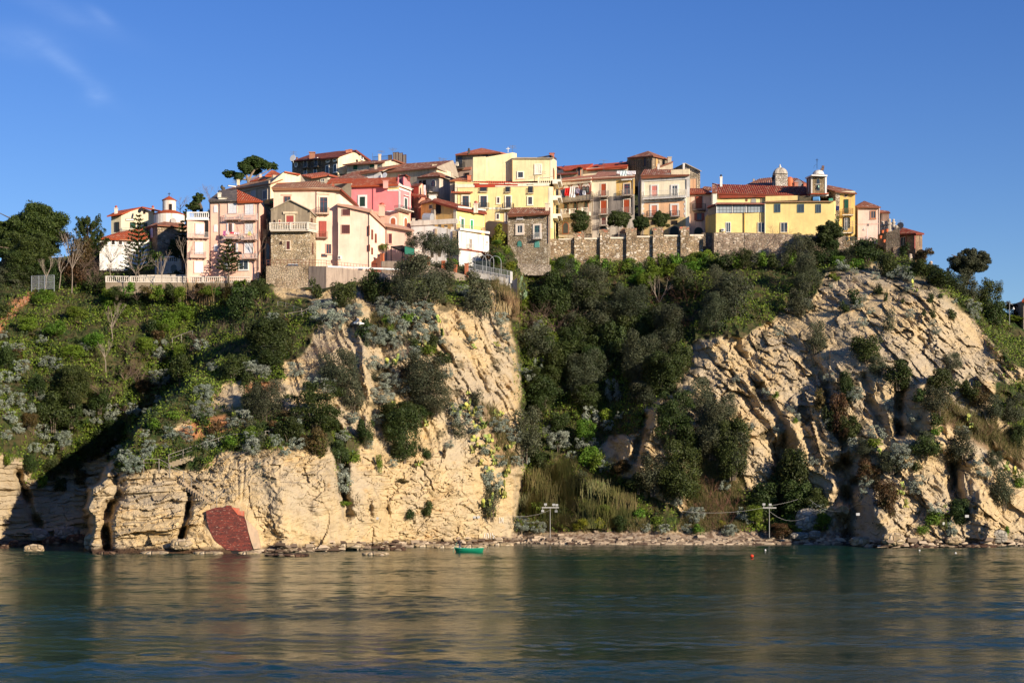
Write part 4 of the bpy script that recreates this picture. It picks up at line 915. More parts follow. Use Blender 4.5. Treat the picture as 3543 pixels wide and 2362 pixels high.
# ------------------------------------------------------------------ ochre house with white terraces
h = House('ochre_house', 'orange yellow house with a long sloping roof and railed terrace above the white walls', c=C3)
OC = plaster((.84,.50,.165), .25); OY = plaster((.85,.60,.22), .1)
h.body([(1004,885,319),(1180,845,316),(1480,945,313),(1868,1015,317)], 1290, OC, D=9, deep=3)
h.panel(2,[(1485,945),(1866,1020),(1866,1290),(1485,1290)],.03,OY,'front_wall'); h.band(1,1448,930,1486,1240,.05,(.74,.62,.46),'corner_strip')
h.roof([[(1160,842,315.4),(1502,935,312.4),(1900,1002,316.6),(1880,985,321),(1200,800,324)]], T_DRK, .4, False); h.roof([[(1000,885,318.4),(1170,840,315.6),(1100,795,325),(1040,810,325)]], T_OLD, .2, False)
h.band(2,1500,935,1880,960,.25,(.76,.70,.58),'eave')
h.win(0,(1122,905,1162,945),'g',(.76,.6,.35),.1); h.win(1,(1215,880,1275,1015),'h',None,name='loggia'); h.band(1,1165,970,1210,1160,.5,(.35,.3,.24),'flue'); h.win(0,(1055,1090,1105,1110),'g',(.7,.55,.35),.1)
h.win(2,(1545,1085,1582,1235),'d',WHITE,.15,sh=(.02,.11,.07)); h.win(2,(1672,1105,1706,1250),'d',WHITE,.15,sh=(.01,.28,.10)); h.win(2,(1522,1050,1552,1125),'d',None,sh=(.7,.68,.64),name='meter_box')
h.chimney(1750,965,880,.8,315,(.74,.62,.5),(.38,.09,.06)); h.balcony(2,1515,1880,1165,1262,1.2,(.74,.70,.62),(.35,.24,.14),brk=False); h.pipe(2,1850,1020,1240,(.6,.55,.5)); h.chimney(1165,800,765,1.4,323,(.8,.78,.72),name='roof_hatch')
h = House('white_terrace_house', 'white rendered lower house with a flat roof carrying the ochre house', c=C3)
h.body([(870,1125,312.5),(1510,1248,309.5),(1515,1250,309),(1925,1320,314)], 1600, plaster((.74,.72,.68), .4), D=8, deep=5)
h.band(0,870,1118,1510,1150,.25,(.72,.64,.54),'parapet'); h.panel(1,[(1440,1262),(1516,1262),(1516,1500),(1440,1500)],.3,ST_W,'stone_pier') if False else None
h.panel(0,[(1440,1250),(1508,1258),(1508,1500),(1440,1500)],.25,stone([(.5,.36,.2),(.6,.46,.28),(.66,.55,.4)],2.4),'stone_pier'); h.panel(0,[(1198,1218),(1224,1222),(1224,1320),(1198,1320)],.2,plaster((.55,.42,.28),.3),'pier')
h.win(2,(1665,1360,1690,1488),'g',(.75,.66,.55),.1,fr=(.5,.4,.3)); h.win(2,(1888,1388,1902,1425),'g',(.8,.78,.7),.1); h.balcony(2,1658,1710,1425,1492,.6,rail=(.55,.5,.45),brk=False); h.pipe(2,1850,1310,1500,(.62,.6,.56)); h.band(2,1520,1240,1925,1262,.3,(.76,.72,.64),'parapet')
for k in range(7):
    x,y = 905+k*88, 1082+k*19; h.chimney(x,y+30,y,.55,313-k*.4,(.55,.47,.38),name='roof_vent')
p0, p1 = P(*C3(1052,1148),315.5), P(*C3(1160,1150),314.8); mb = MB(); mb.bar(p0+Vector((0,0,.9)), p1+Vector((0,0,.9)), 1.0, None, 14); o = mb.build('water_tank', plain((.40,.42,.45),.4,.3)); tag(o,'grey cylindrical water tank lying on the white terrace roof','water tank')
h = House('white_garden_wall', 'white stepped garden wall with an orange tiled edge below the white terrace house', 'garden wall', C3)
h.body([(1520,1490,308),(1840,1535,309),(1960,1650,309.5)], 1750, plaster((.72,.69,.64), .5), D=3, deep=3); h.roof([[(1518,1490,307.8),(1842,1532,308.8),(1842,1526,310),(1518,1484,310)],[(1842,1532,308.7),(1965,1648,309.3),(1965,1640,311),(1842,1524,310)]], T_RED, .12, False, name='tile_coping')
# ------------------------------------------------------------------ big yellow house
YB = plaster((.84,.66,.31), .10); YR = plaster((.85,.72,.42), .12)
h = House('tall_yellow_house', 'tallest pale yellow house with four storeys and side balconies, centre of the village', c=C4)
h.body([(-620,410,0)] and [(C4 and -595,380,330),(-595+0.1,380,330)] if False else [(-590,695,330),(1000,780,328),(1048,820,338)], 1460, YB, D=10, deep=3)
h.band(0,-590,745,940,770,.12,(.82,.76,.58)); h.band(0,-590,1130,185,1150,.06,(.82,.76,.58)); h.band(0,930,790,1000,1460,.06,(.82,.76,.58),'corner_strip'); h.band(0,-592,395+330,-560,1460,.05,(.82,.76,.58),'corner_strip')
h.roof([[(-285,728,329.4),(780,748,328.2),(780,690,331.5),(-285,680,332.5)]], tiles((.44,.05,.03),(.48,.08,.04),(.45,.12,.07),moss=.05), .3, True)
for r,k in (((-170,745,-75,855),0),((245,738,300,865),1),((612,750,672,880),1)): h.win(0,r,'g',None,fr=(.06,.05,.06)); h.band(0,r[0]-20,r[1]-12,r[2]+25,r[1],.3,(.82,.76,.6),'hood_mould'); h.balcony(0,r[0]-15,r[2]+12,795,r[3],.35,(.7,.6,.4),brk=False)
for r in ((-470,932,-365,1110),(-178,935,-73,1115),(237,940,316,1118)): h.win(0,r,'g',(.84,.77,.6),.2,fr=(.12,.05,.05),name='french_window')
h.win(0,(600,950,664,1068),'g',(.84,.77,.6),.2,fr=(.12,.06,.06)); h.win(0,(95,958,132,1048),'g',(.84,.77,.6),.16,fr=(.12,.06,.06)); h.win(0,(84,1226,125,1308),'g',(.84,.77,.6),.16,fr=(.12,.06,.06)); h.win(0,(228,1205,265,1368),'g',(.84,.77,.6),.16,fr=(.12,.06,.06),name='french_window')
h.balcony(0,-500,-345,1040,1130,.8,(.78,.72,.55)); h.balcony(0,-198,-45,1042,1125,.8,(.78,.72,.55)); h.balcony(0,178,358,1050,1135,1.2,(.80,.75,.6)); h.pipe(0,-545,780,1110,(.6,.5,.3))
F1 = h.fac[1]
for y in (660,922,1215): 
    a = F1.A; zt = P(*C4(1040,y),331).z; mb = MB(); F1.box(mb,.6,6.8,zt-.9,zt-.45,-.1,1.5); F1.box(mb,.6,6.8,zt-1.3,zt-.9,-.1,.9); b = mb.build('balcony', plain((.72,.66,.56),.8), h.root)
    mb = MB(); 
    for k in range(22): q = .65+k*.29; mb.bar(F1.pt(q,zt-.45,1.42), F1.pt(q,zt+.55,1.42), .025)
    mb.bar(F1.pt(.6,zt+.55,1.42), F1.pt(6.8,zt+.55,1.42), .035); mb.bar(F1.pt(.65,zt+.55,1.42), F1.pt(.65,zt+.55,0), .03); mb.build('railing', plain((.3,.27,.24),.5), h.root, b)
    mb = MB(); F1.box(mb,2.2,3.3,zt-.4,zt+2.1,-.1,.05); mb.build('door', plain((.28,.10,.06),.5), h.root)
h.c = C4; up = [(-297,320,334),(345,230,332.5)]
h.body([(-100,305,332),(340,226,331.5),(412,240,338)], 700, YR, back=[(-100,305,340),(340,226,340),(412,240,341)], name='upper_wall', deep=0)
h.band(0,-100,700,-90,701,.03)
h.body([(-297,302,331.8),(-90,290,331.6)], 700, YR, D=8, name='upper_wall', deep=0)
h.body([(345,318,330.6),(1000,318,329.4),(1062,362,339)], 700, YR, D=9, name='upper_wall', deep=0)
h.roof([[(340,314,330.3),(1012,312,329),(1000,304,338),(345,304,338)]], plaster((.5,.42,.3),.3), .15, False, name='parapet'); h.band(0,958,330,1000,690,.05,(.82,.74,.55),'corner_strip')
h.win(0,(435,548,516,632),'g',(.86,.80,.66),.2,fr=(.1,.09,.09)); h.win(0,(718,430,806,562),'s',(.86,.80,.66),.2,sh=(.78,.74,.62)); h.pipe(0,343,320,680,(.35,.25,.12),.1)
h.roof([[(750,302,330),(965,265,330),(1000,268,336),(760,300,337)],[(965,262,329.6),(1062,330,337),(1062,322,340),(985,262,336)]], plaster((.05,.045,.05),.2), .25, False); h.win(1,(1003,490,1020,650),'d',None,sh=(.55,.25,.06)); h.chimney(985,275,238,.9,333,(.45,.15,.1))
mb = MB(); f = Fac(P(*C4(700,735),328.9), P(*C4(960,742),328.2)); a, z = f.sz(*C4(770,748)); b, _ = f.sz(*C4(960,748)); balustrade(mb, f.pt(a,z,.0), f.pt(b,z,.0), 1.3, .34); mb.build('balustrade', plain((.72,.64,.45),.8), h.root)
mb = MB(); p = P(*C4(272,225),332.5); mb.bar(p, p+Vector((0,0,1.05)), .07); mb.bar(p+Vector((-.38,0,.72)), p+Vector((.38,0,.72)), .065); mb.build('cross', plain(WHITE,.5), h.root); h.antenna(345,225,105,333)
h.antenna(830,640,520,328.5); h.win(0,(1010,1400,1030,1440),'h',None) if False else None
h.c = C3
h = House('orange_roof_annex', 'small stepped annex with orange hipped roof and air conditioner beside tall yellow house', c=C3)
h.body([(1400,565,332),(1700,562,331)], 700, plaster((.62,.52,.36), .4), D=6, deep=3); h.roof([[(1392,568,331.4),(1700,560,330.4),(1650,500,337),(1560,510,338)]], tiles((.42,.13,.05),(.5,.18,.08),(.6,.3,.18),moss=.1), .2, False)
h.ac(0,1510,620,1560,660); h.win(0,(1600,645,1645,690),'h',None); h.win(0,(1452,630,1482,695),'d',None,sh=(.4,.2,.12)); h.chimney(1660,555,500,.7,331,(.55,.18,.1)); h.roof([[(1415,722,329.6),(1708,725,329),(1705,700,330.8),(1420,700,331.2)]], tiles((.42,.10,.05),(.5,.16,.08),(.6,.3,.18),moss=.1), .2, False, name='canopy')
h = House('grey_old_house', 'old grey house with an arched window and worn pyramid roof, mid village', c=C3)
h.body([(950,520,340),(1252,505,336),(1405,560,341)], 800, plaster((.58,.51,.42), .8, (.25,.2,.15)), D=9, deep=4); h.panel(0,[(955,525),(1250,508),(1250,548),(955,560)],.05,plaster((.42,.37,.28),.5),'cornice_wall')
h.roof([[(952,522,339.4),(1262,500,335.2),(1215,438,344)],[(1262,500,335.2),(1465,540,341),(1215,438,344)]], T_OLD, .25, False); h.win(0,(1148,568,1200,640),'g',(.68,.6,.5),.15,fr=(.3,.12,.1),ar=True); h.win(0,(1035,570,1072,700),'h',None); h.balcony(0,1065,1120,635,712,.9,(.45,.38,.3)); h.win(0,(985,575,1015,640),'h',None)
h.panel(0,[(1070,720),(1250,720),(1250,830),(1070,830)],.06,plaster((.52,.32,.12),.5),'lower_wall')
h = House('hilltop_brown_house', 'dark brown skyline house with an orange hipped roof beside the tall yellow house', c=C3)
h.body([(1475,210,357),(2070,190,352),(2180,215,357)], 520, plaster((.38,.31,.23), .9, (.16,.12,.09)), D=9, deep=5)
h.roof([[(1470,210,356.2),(2085,180,351.2),(1830,125,362)],[(2085,180,351.2),(2195,205,356.4),(1830,125,362)]], tiles((.44,.12,.06),(.52,.17,.09),(.55,.26,.16),moss=.15), .3, False)
h.win(0,(1505,250,1565,390),'g',None,fr=(.1,.1,.1),name='french_window'); h.balcony(0,1472,1572,320,395,.8,(.2,.14,.1)); h.win(0,(1845,228,1910,268),'g',None); h.band(0,1480,405,1690,420,.2,(.5,.2,.12)); h.panel(0,[(1480,420),(1690,420),(1690,520),(1480,520)],.03,plaster((.62,.44,.33),.6),'lower_wall'); h.win(0,(1600,470,1660,505),'h',None); h.chimney(1657,185,160,.5,355,(.06,.05,.05),(.05,.05,.05))
F0 = h.fac[0]
laundry('blue towel on the balcony of the hilltop brown house', F0, C3, (1470,335,1503,395), (.04,.12,.40), 1.0); laundry('cream towel on the balcony of the hilltop brown house', F0, C3, (1515,330,1548,378), (.70,.62,.5), 1.0)
# ------------------------------------------------------------------ stone house on the wall
h = House('square_stone_house', 'square rubble stone house with white window surrounds in front of the tall yellow house', c=C4)
h.body([(268,1215,320),(930,1215,317.5),(962,1130,321)], 2000, stone([(.31,.24,.16),(.42,.34,.235),(.64,.56,.44)], 2.6), D=8, deep=3)
h.roof([[(258,1218,319.2),(952,1210,316.6),(962,1118,323.5),(330,1118,325)]], T_OLD, .3); h.pipe(0,930,1225,1700,(.2,.1,.08)); h.chimney(910,1150,1050,.7,320,(.66,.56,.42))
h.win(0,(428,1245,458,1295),'g',WHITE,.2,fr=WHITE); h.win(0,(472,1245,502,1295),'g',WHITE,.2,fr=WHITE); h.win(0,(425,1415,506,1530),'g',(.72,.62,.52),.35,fr=WHITE); h.win(0,(705,1415,790,1600),'g',(.72,.62,.52),.32,fr=(.05,.18,.14),name='french_window'); h.balcony(0,690,805,1530,1625,.7,(.3,.25,.2),(.6,.58,.55))
f = h.fac[0]
for x0,x1 in ((1792,1812),(1852,1868)): h.win(0,(x0,0,x1,0),'h',None) if False else None
h.win(0,(368,88,406,140),'s',None,sh=(.06,.22,.18),ar=True,c=S5); h.win(0,(525,85,563,143),'s',(.2,.35,.3),.08,sh=(.10,.30,.25),ar=True,c=S5)
# ------------------------------------------------------------------ arcade house and cream row
h = House('arcade_house', 'weathered house with a red trimmed triple arch loggia and washing on its balcony', c=C4)
h.body([(1092,720,341),(1630,672,337)], 1560, plaster((.78,.68,.55), .45, (.36,.27,.19)), D=9, deep=3)
h.roof([[(1120,690,340.4),(1640,650,336.4),(1690,588,342),(1170,640,346)]], tiles((.40,.15,.09),(.46,.19,.12),(.5,.25,.17),moss=.1), .25); h.band(0,1092,690,1630,715,.3,(.72,.62,.5)); h.band(0,1095,812,1175,822,.06,(.35,.08,.05),'string_course')
f = h.fac[0]
for x0,x1,y0,y1 in ((1178,1258,755,900),(1305,1425,742,900),(1475,1605,722,880)):
    h.win(0,(x0,y0,x1,y1),'d',(.33,.085,.055),.22,sh=(.82,.76,.68),ar=True,name='arch_window'); ff = Fac(f.A+f.n*.06, f.A+f.n*.06+f.u)
    m = (x0+x1)/2; w = (x1-x0)*.2
    for q in (m-w*1.15, m+w*1.15): h.win(ff,(q-w,y0+55,q+w,y1),'g',(.40,.12,.08),.10,fr=(.3,.3,.3),ar=True,name='twin_light')
b = h.balcony(0,1135,1612,905,985,1.2,(.22,.17,.14)); 
for x in range(1110,1630,26): h.band(0,x,705-(x-1110)*.06,x+13,722-(x-1110)*.06,.22,(.30,.12,.08),'dentil')
for r in ((1185,1062,1245,1180),(1342,1045,1396,1172),(1518,1030,1572,1160)): h.win(0,r,'o' if False else 'g',(.5,.22,.13),.14,fr=(.03,.10,.06),ar=True)
mb = MB()
for x0,x1,y in ((1160,1252,1245),(1300,1395,1240),(1505,1592,1222)):
    a,z = f.sz(*C4(x0,y)); b_,_ = f.sz(*C4(x1,y)); balustrade(mb, f.pt(a,z,.6), f.pt(b_,z,.6), 1.0, .3)
mb.build('balustrade', plain((.66,.6,.52),.8), h.root); h.band(0,1150,1240,1620,1255,.75,(.55,.47,.38),'balcony')
h.panel(0,[(1092,1262),(1630,1262),(1630,1560),(1092,1560)],.04,stone([(.42,.33,.23),(.5,.4,.28),(.58,.48,.36)],1.8,patch=(.5,.4,.28)),'lower_wall'); h.win(0,(1172,1372,1252,1535),'h',(.42,.17,.1),.18,ar=True,name='doorway'); h.win(0,(1335,1420,1390,1500),'d',None,sh=(.02,.12,.06))
for r,col,lb in (((1258,822,1335,942),(.62,.02,.02),'bright red sheet hanging from the arcade house balcony'),((1335,800,1420,965),(.74,.73,.78),'long white sheet hanging from the arcade house balcony'),((1178,850,1252,970),(.03,.04,.08),'dark blue clothes drying left of the red sheet'),
    ((1440,830,1490,900),(.35,.30,.42),'patterned grey clothes right of the white sheet on the arcade balcony'),((1490,850,1540,940),(.05,.05,.09),'dark trousers drying on the arcade house balcony'),((1545,865,1588,930),(.5,.52,.58),'grey striped shirt at the right end of the arcade balcony')):
    laundry(lb, f, C4, r, col, 1.3)
for y in (1000,1040): pass
h = House('cream_row_house', 'cream and grey stained house with rust red shutters right of the arcade house', c=C4)
h.body([(1632,660,338),(2330,620,335)], 1560, plaster((.62,.54,.44), .9, (.13,.115,.105)), D=9, deep=3)
h.panel(0,[(1634,665),(2030,645),(2030,935),(1634,945)],.05,plaster((.86,.76,.56),.05),'cream_wall'); h.panel(0,[(2030,640),(2330,622),(2330,900),(2030,930)],.05,plaster((.74,.46,.14),.5,(.6,.48,.32)),'ochre_wall')
h.panel(0,[(1665,955),(2320,935),(2320,1230),(1665,1245)],.03,plaster((.30,.26,.23),1.,(.08,.07,.065)),'sooty_wall')
h.roof([[(1632,645,337.4),(2340,608,334.3),(2340,540,340),(1745,535,344)]], tiles((.33,.14,.09),(.40,.18,.12),(.44,.24,.17),moss=.15), .25); h.band(0,1634,640,2330,660,.2,(.82,.74,.56))
for r,c_ in (((1790,738,1868,925),'s'),((1783,1010,1882,1220),'s'),((2157,995,2253,1205),'s'),((1794,1285,1870,1395),'s')): h.win(0,r,'s',(.72,.64,.52),.15,sh=(.40,.075,.025) if r[1]<1200 else (.16,.05,.04))
h.win(0,(2163,740,2258,905),'g',(.66,.55,.42),.2,fr=(.28,.05,.04),name='french_window')
for r in ((1745,1895,850,935),(2125,2280,825,912),(1745,1890,1140,1225),(2120,2262,1120,1208),(1755,1880,1340,1405)): h.balcony(0,*r,.9,(.35,.29,.24),(.3,.26,.23))
h.pipe(0,2300,640,1240,(.07,.06,.06),.1); h.pipe(0,1665,990,1250,(.4,.36,.32)); h.band(0,2130,668,2290,678,.6,(.75,.72,.66),'awning_pole')
h.win(0,(1745,1430,1900,1530),'h',(.74,.68,.6),.15,ar=True,name='arched_doorway'); h.win(0,(2095,1450,2250,1540),'d',(.6,.5,.38),.15,sh=(.35,.22,.14),ar=True,name='arched_doorway')
f = Fac(P(*C4(2035,520),337), P(*C4(2352,520),336)); mb = MB(); a,z = f.sz(*C4(2040,525)); b_,z0 = f.sz(*C4(2352,600)); 
for q in (a,(a+b_)/2,b_): mb.bar(f.pt(q,z0-.6,0), f.pt(q,z,0), .05)
mb.bar(f.pt(a,z,0), f.pt(b_,z,0), .04); mb.build('roof_railing', plain(IRON,.5), h.root)
for k,(x0,x1,y1,col) in enumerate(((2048,2102,575,(.74,.72,.74)),(2105,2210,602,(.60,.72,.72)),(2218,2262,590,(.76,.75,.78)),(2266,2300,596,(.72,.71,.75)),(2304,2350,580,(.76,.74,.76)))):
    laundry(('white pillowcase, first piece of the roof top washing line','pale green sheet on the roof top washing line','white shirt just right of the pale green sheet on the roof','thin white cloth in the middle right of the roof top washing','white cloth, last on the right of the roof top washing line')[k], f, C4, (x0,528,x1,y1), col, .1)
# ------------------------------------------------------------------ skyline row behind
h = House('red_roof_terrace_row', 'long cream skyline building with a bright red skylit roof beside the tall yellow house', c=C4)
h.body([(1040,520,368),(1190,500,366),(1560,480,364),(2225,445,361)], 640, plaster((.72,.62,.46), .15), D=10, deep=4)
T_NEW = tiles((.46,.075,.03),(.52,.10,.045),(.54,.15,.08),moss=.03)
h.roof([[(1180,508,365.2),(1540,480,363.4),(1660,405,372),(1060,455,375)]], T_NEW, .25); h.roof([[(1545,500,363.2),(2225,435,360.2),(2225,372,370),(1680,420,373)]], T_NEW, .25)
for a in ((1150,485,1195,462),(1735,450,1820,425),(2070,418,2140,392)):
    mb = MB(); q = [P(*C4(a[0],a[1]),364.5),P(*C4(a[2]-18,a[1]-4),364.2),P(*C4(a[2],a[3]),368),P(*C4(a[0]+18,a[3]+4),368.2)]; mb.slab([v+Vector((0,-1.2,.15)) for v in q],.12); mb.build('skylight', glass(), h.root)
h.body([(1385,478,362.5),(1490,470,361.8)], 640, plaster((.66,.52,.36),.3), D=4, name='dormer', deep=0); h.roof([[(1365,478,361.8),(1432,438,361.5),(1432,438,367),(1365,478,367)],[(1432,438,361.5),(1495,470,361.2),(1495,470,367),(1432,438,367)]], T_NEW, .2, False, name='dormer_roof'); h.win(0,(1415,475,1448,600),'g',(.5,.22,.12),.12,fr=(.05,.05,.06))
h.body([(1070,580,352),(1400,560,350)], 700, plaster((.42,.34,.25),.6), D=5, name='lean_to', deep=0); h.roof([[(1060,582,351.4),(1405,560,349.4),(1400,545,353),(1080,560,354.5)]], T_DRK, .2, False, name='lean_to_roof'); h.antenna(1830,520,350,352,((.98,.9),(.7,.5)))
h = House('square_stone_tower', 'square rubble tower house with a hipped red roof and two narrow windows on the skyline', c=C5)
h.body([(287,255,364),(617,232,358),(838,275,364)], 480, stone([(.27,.21,.15),(.37,.29,.20),(.5,.4,.29)],2.6), D=9, deep=3); h.roof([[(272,258,363.4),(628,228,357.2),(560,165,367)],[(628,228,357.2),(848,275,363.4),(560,165,367)]], T_OLD, .25, False)
h.win(0,(495,262,530,368),'d',None,sh=(.05,.05,.06)); h.win(0,(488,262,503,368),'d',None,sh=(.55,.28,.1),name='brick_jamb'); h.win(1,(660,270,688,385),'d',None,sh=(.55,.32,.14))
f = h.fac[0]
for j in range(5):
    for i in range(11):
        a,z = f.sz(*C5(300+i*30, 300+j*26)); 
        if not 485 < 300+i*30 < 540: mb = MB(); f.box(mb,a,a+.35,z-.25,z,-.1,.18); mb.build('projecting_stone', plain((.2,.15,.1),.9), h.root)
h.body([(640,410,356),(893,310,358),(895,312,362)], 430, plaster((.48,.4,.3),.7), D=5, name='lean_to', deep=0); h.roof([[(635,410,355.4),(895,312,357.4),(900,300,362),(690,380,361)]], T_OLD, .2, False, name='lean_to_roof'); h.chimney(700,405,345,.5,356,(.62,.58,.52)); h.chimney(848,300,250,.8,361,(.45,.38,.3))
h = House('pale_gable_house', 'tall pale stone gable house with a blocked peach window behind the row', c=C5)
h.body([(890,415,352),(1060,332,348),(1265,432,347)], 700, stone([(.50,.40,.28),(.62,.52,.38),(.70,.62,.50)],2.4,patch=(.62,.5,.36)), back=[(890,415,360),(1060,332,358),(1265,432,357)], deep=4)
h.roof([[(880,415,351.6),(1060,326,347.6),(1060,326,358),(880,415,360)],[(1060,326,347.6),(1285,438,346.4),(1285,438,357),(1060,326,358)]], plaster((.55,.46,.36),.5), .16, False); h.win(1,(1135,545,1220,675),'d',(.55,.45,.32),.1,sh=(.78,.46,.26),name='blocked_window'); h.chimney(1042,400,335,.4,347,(.72,.70,.66))
h = House('white_trim_house', 'cream and peach house with white quoins and a full width balcony in the row', c=C5)
h.body([(470,490,337.5),(1120,490,334.5)], 1320, plaster((.86,.76,.56), .05), D=9, deep=3)
PH = plaster((.83,.50,.29), .1); h.panel(0,[(475,830),(1068,825),(1068,1065),(475,1065)],.04,PH,'peach_wall'); h.panel(0,[(475,1065),(1068,1065),(1068,1320),(475,1320)],.03,plaster((.62,.45,.20),.5),'ground_wall')
h.roof([[(455,492,336.8),(1120,488,333.8),(1120,415,340),(510,415,343)]], T_OLD, .25); h.band(0,875,428,1122,485,.3,(.84,.71,.48),'parapet'); h.band(0,470,500,1120,550,.15,WHITE); h.band(0,470,550,508,800,.08,WHITE,'pilaster'); h.band(0,1085,500,1120,790,.1,WHITE,'pilaster'); h.band(0,470,795,1070,840,.15,WHITE)
for k in range(7): h.band(0,470,840+k*32,505 if k%2 else 490,870+k*32,.09,WHITE,'quoin'); h.band(0,1045 if k%2 else 1058,840+k*32,1075,870+k*32,.09,WHITE,'quoin')
h.win(0,(610,642,682,780),'d',WHITE,.25,sh=(.62,.22,.18)); h.win(0,(884,640,955,778),'g',WHITE,.25,fr=(.8,.78,.72),name='french_window'); h.balcony(0,488,1065,715,785,1.0,(.76,.74,.72),(.62,.58,.5))
for r in ((606,908,680,1045),(882,905,955,1040)): h.win(0,r,'d',WHITE,.35,sh=(.60,.22,.13))
h.balcony(0,540,700,980,1050,.7,(.4,.3,.22)); h.balcony(0,855,982,978,1045,.7,(.3,.22,.18))
h.win(0,(858,1190,975,1300),'d',(.3,.26,.2),.1,sh=(.015,.03,.03),ar=True,name='shop_front'); h.win(0,(585,1205,690,1300),'d',(.45,.35,.2),.1,sh=(.02,.05,.05),ar=True,name='shop_front'); h.win(0,(880,1115,955,1160),'h',None); h.win(0,(605,1120,665,1165),'h',None); h.pipe(0,1080,505,790,(.3,.25,.22))
h = House('small_pink_house', 'narrow faded pink house with brown shutters between the white trimmed and yellow houses', c=C5)
h.body([(1078,735,336.5),(1420,735,335.5)], 1320, plaster((.76,.52,.42), .5), D=8, deep=3); h.roof([[(1075,738,335.8),(1428,732,334.8),(1300,672,342),(1120,672,343)]], T_DRK, .25)
h.win(0,(1205,785,1290,940),'s',None,sh=(.26,.06,.03)); h.balcony(0,1160,1335,885,960,.8,(.14,.1,.09)); h.win(0,(1220,1010,1285,1105),'o',(.2,.08,.05),.08,sh=(.22,.06,.05),fr=(.2,.06,.05)); h.win(0,(1185,1205,1300,1290),'d',(.3,.25,.2),.1,sh=(.015,.03,.03),ar=True,name='shop_front'); h.roof([[(1270,690,345),(1420,690,344),(1420,655,347),(1320,645,349)]], T_OLD, .3, False)
# ------------------------------------------------------------------ yellow church group on the right
YC = plaster((.84,.635,.26), .16, (.55,.42,.22)); YC2 = plaster((.85,.67,.31), .14, (.55,.42,.22))
h = House('yellow_church', 'long bright yellow church and parish house with red tile roof and glazed veranda', 'church', C6)
h.body([(316,660,333),(1560,700,331)], 800, YC2, D=10, deep=4, name='nave_wall'); NV = h.fac[0]
h.roof([[(318,658,332.4),(1560,682,330.4),(1525,568,337),(320,537,340)]], T_DRK, .3, name='nave_roof'); h.roof([[(248,640,332.3),(318,640,332.2),(318,535,340),(250,522,340)]], T_OLD, .3, name='gable_coping'); h.body([(258,650,332.5),(316,645,332.4)], 830, plaster((.80,.74,.62),.2), D=4, name='nave_front', deep=4)
h.win(NV,(782,728,848,790),'d',(.75,.56,.25),.08,sh=(.30,.29,.25),ar=True); h.win(NV,(1312,738,1375,790),'d',(.75,.56,.25),.08,sh=(.30,.29,.25),ar=True); h.win(NV,(712,745,728,768),'d',None,sh=(.45,.15,.05)); h.pipe(NV,918,672,790)
h.body([(302,922,327),(690,922,326.6),(965,922,326)], 1240, YC, D=7, deep=3, name='lower_wall'); LV = h.fac
h.band(0,682,922,694,1190,.25,(.5,.34,.1),'downpipe_recess'); h.win(LV[0],(438,1058,500,1188),'g',None,fr=(.75,.74,.7)); h.ac(LV[0],376,1142,420,1182); h.win(LV[1],(872,1060,960,1190),'g',(.80,.62,.34),.06,fr=(.75,.74,.7))
h.body([(190,942,330),(302,930,327)], 1240, plaster((.66,.48,.16),.4), D=4, deep=3, name='side_wall')
f = Fac(P(*C6(305,900),326.9), P(*C6(965,900),325.9)); a,z1 = f.sz(*C6(305,806)); b,z0 = f.sz(*C6(965,920)); mb = MB(); f.box(mb,a,b,z0,z1,-3,-.1); o = mb.build('veranda', plain((.10,.11,.12),.3,name='veranda_glass'), h.root); mb = MB(); n = 14
for k in range(n+1): q = a+(b-a)*k/n; f.box(mb,q-.03,q+.03,z0,z1,-.1,.0)
f.box(mb,a,b,z0+(z1-z0)*.36,z0+(z1-z0)*.36+.05,-.1,.02); mb.build('veranda_frame', plain((.2,.2,.2),.4), h.root, o)
mb = MB()
for k,(u0,u1,g) in enumerate(((.01,.34,.5),(.36,.64,.48),(.66,.99,.16))): f.box(mb,a+(b-a)*u0,a+(b-a)*u1,z0+.02,z1-.25*(1 if k<2 else .2),-.09,-.04)
mb.build('veranda_glazing', plain((.32,.36,.38),.2), h.root, o)
mb = MB()
for q in (a+.1, a+(b-a)*.333, a+(b-a)*.615): f.box(mb,q-.07,q+.07,z0,z1,-.1,.06)
mb.build('veranda_post', plain(WHITE,.6), h.root, o)
h.roof([[(295,800,326.2),(968,800,325.2),(968,788,329),(310,788,330)]], plaster((.30,.10,.07),.2), .15, False, name='veranda_roof'); h.roof([[(178,860,329.6),(300,815,326.4),(300,800,330),(200,830,332)]], T_DRK, .15, False, name='veranda_roof')
f2 = Fac(P(*C6(192,900),329.8), P(*C6(300,900),327)); a2,z1 = f2.sz(*C6(192,858)); b2,z0 = f2.sz(*C6(300,938)); mb = MB(); f2.box(mb,a2,b2,z0,z1,-1.5,.02); mb.build('veranda', plain((.10,.11,.12),.3,name='veranda_glass'), h.root)
h.body([(972,775,325.4),(1910,768,323),(1925,768,326)], 1240, YC, D=6, deep=3, name='parish_wall'); PV = h.fac[0]
h.roof([[(965,776,325),(1895,768,322.6),(1895,762,329),(975,768,331)]], plaster((.35,.2,.1),.3), .15, False, name='terrace_edge')
for r in ((1098,812,1175,918),(1412,814,1496,920),(1660,815,1726,923)): h.win(PV,r,'g',None,fr=(.10,.16,.18))
h.win(PV,(1182,1060,1272,1190),'g',(.80,.62,.34),.06,fr=(.75,.74,.7)); h.pipe(PV,968,780,1460,(.72,.66,.55),.06)
h.body([(975,702,331.4),(1435,692,330)], 770, plaster((.84,.62,.27),.1), D=.4, name='terrace_parapet', deep=0); h.chimney(372,545,440,.45,338,(.7,.68,.64),(.03,.03,.03),name='flue')
f3 = Fac(P(*C6(1435,740),328.5), P(*C6(1900,740),326)); mb = MB(); a,z1 = f3.sz(*C6(1440,705)); b,z0 = f3.sz(*C6(1590,770)); 
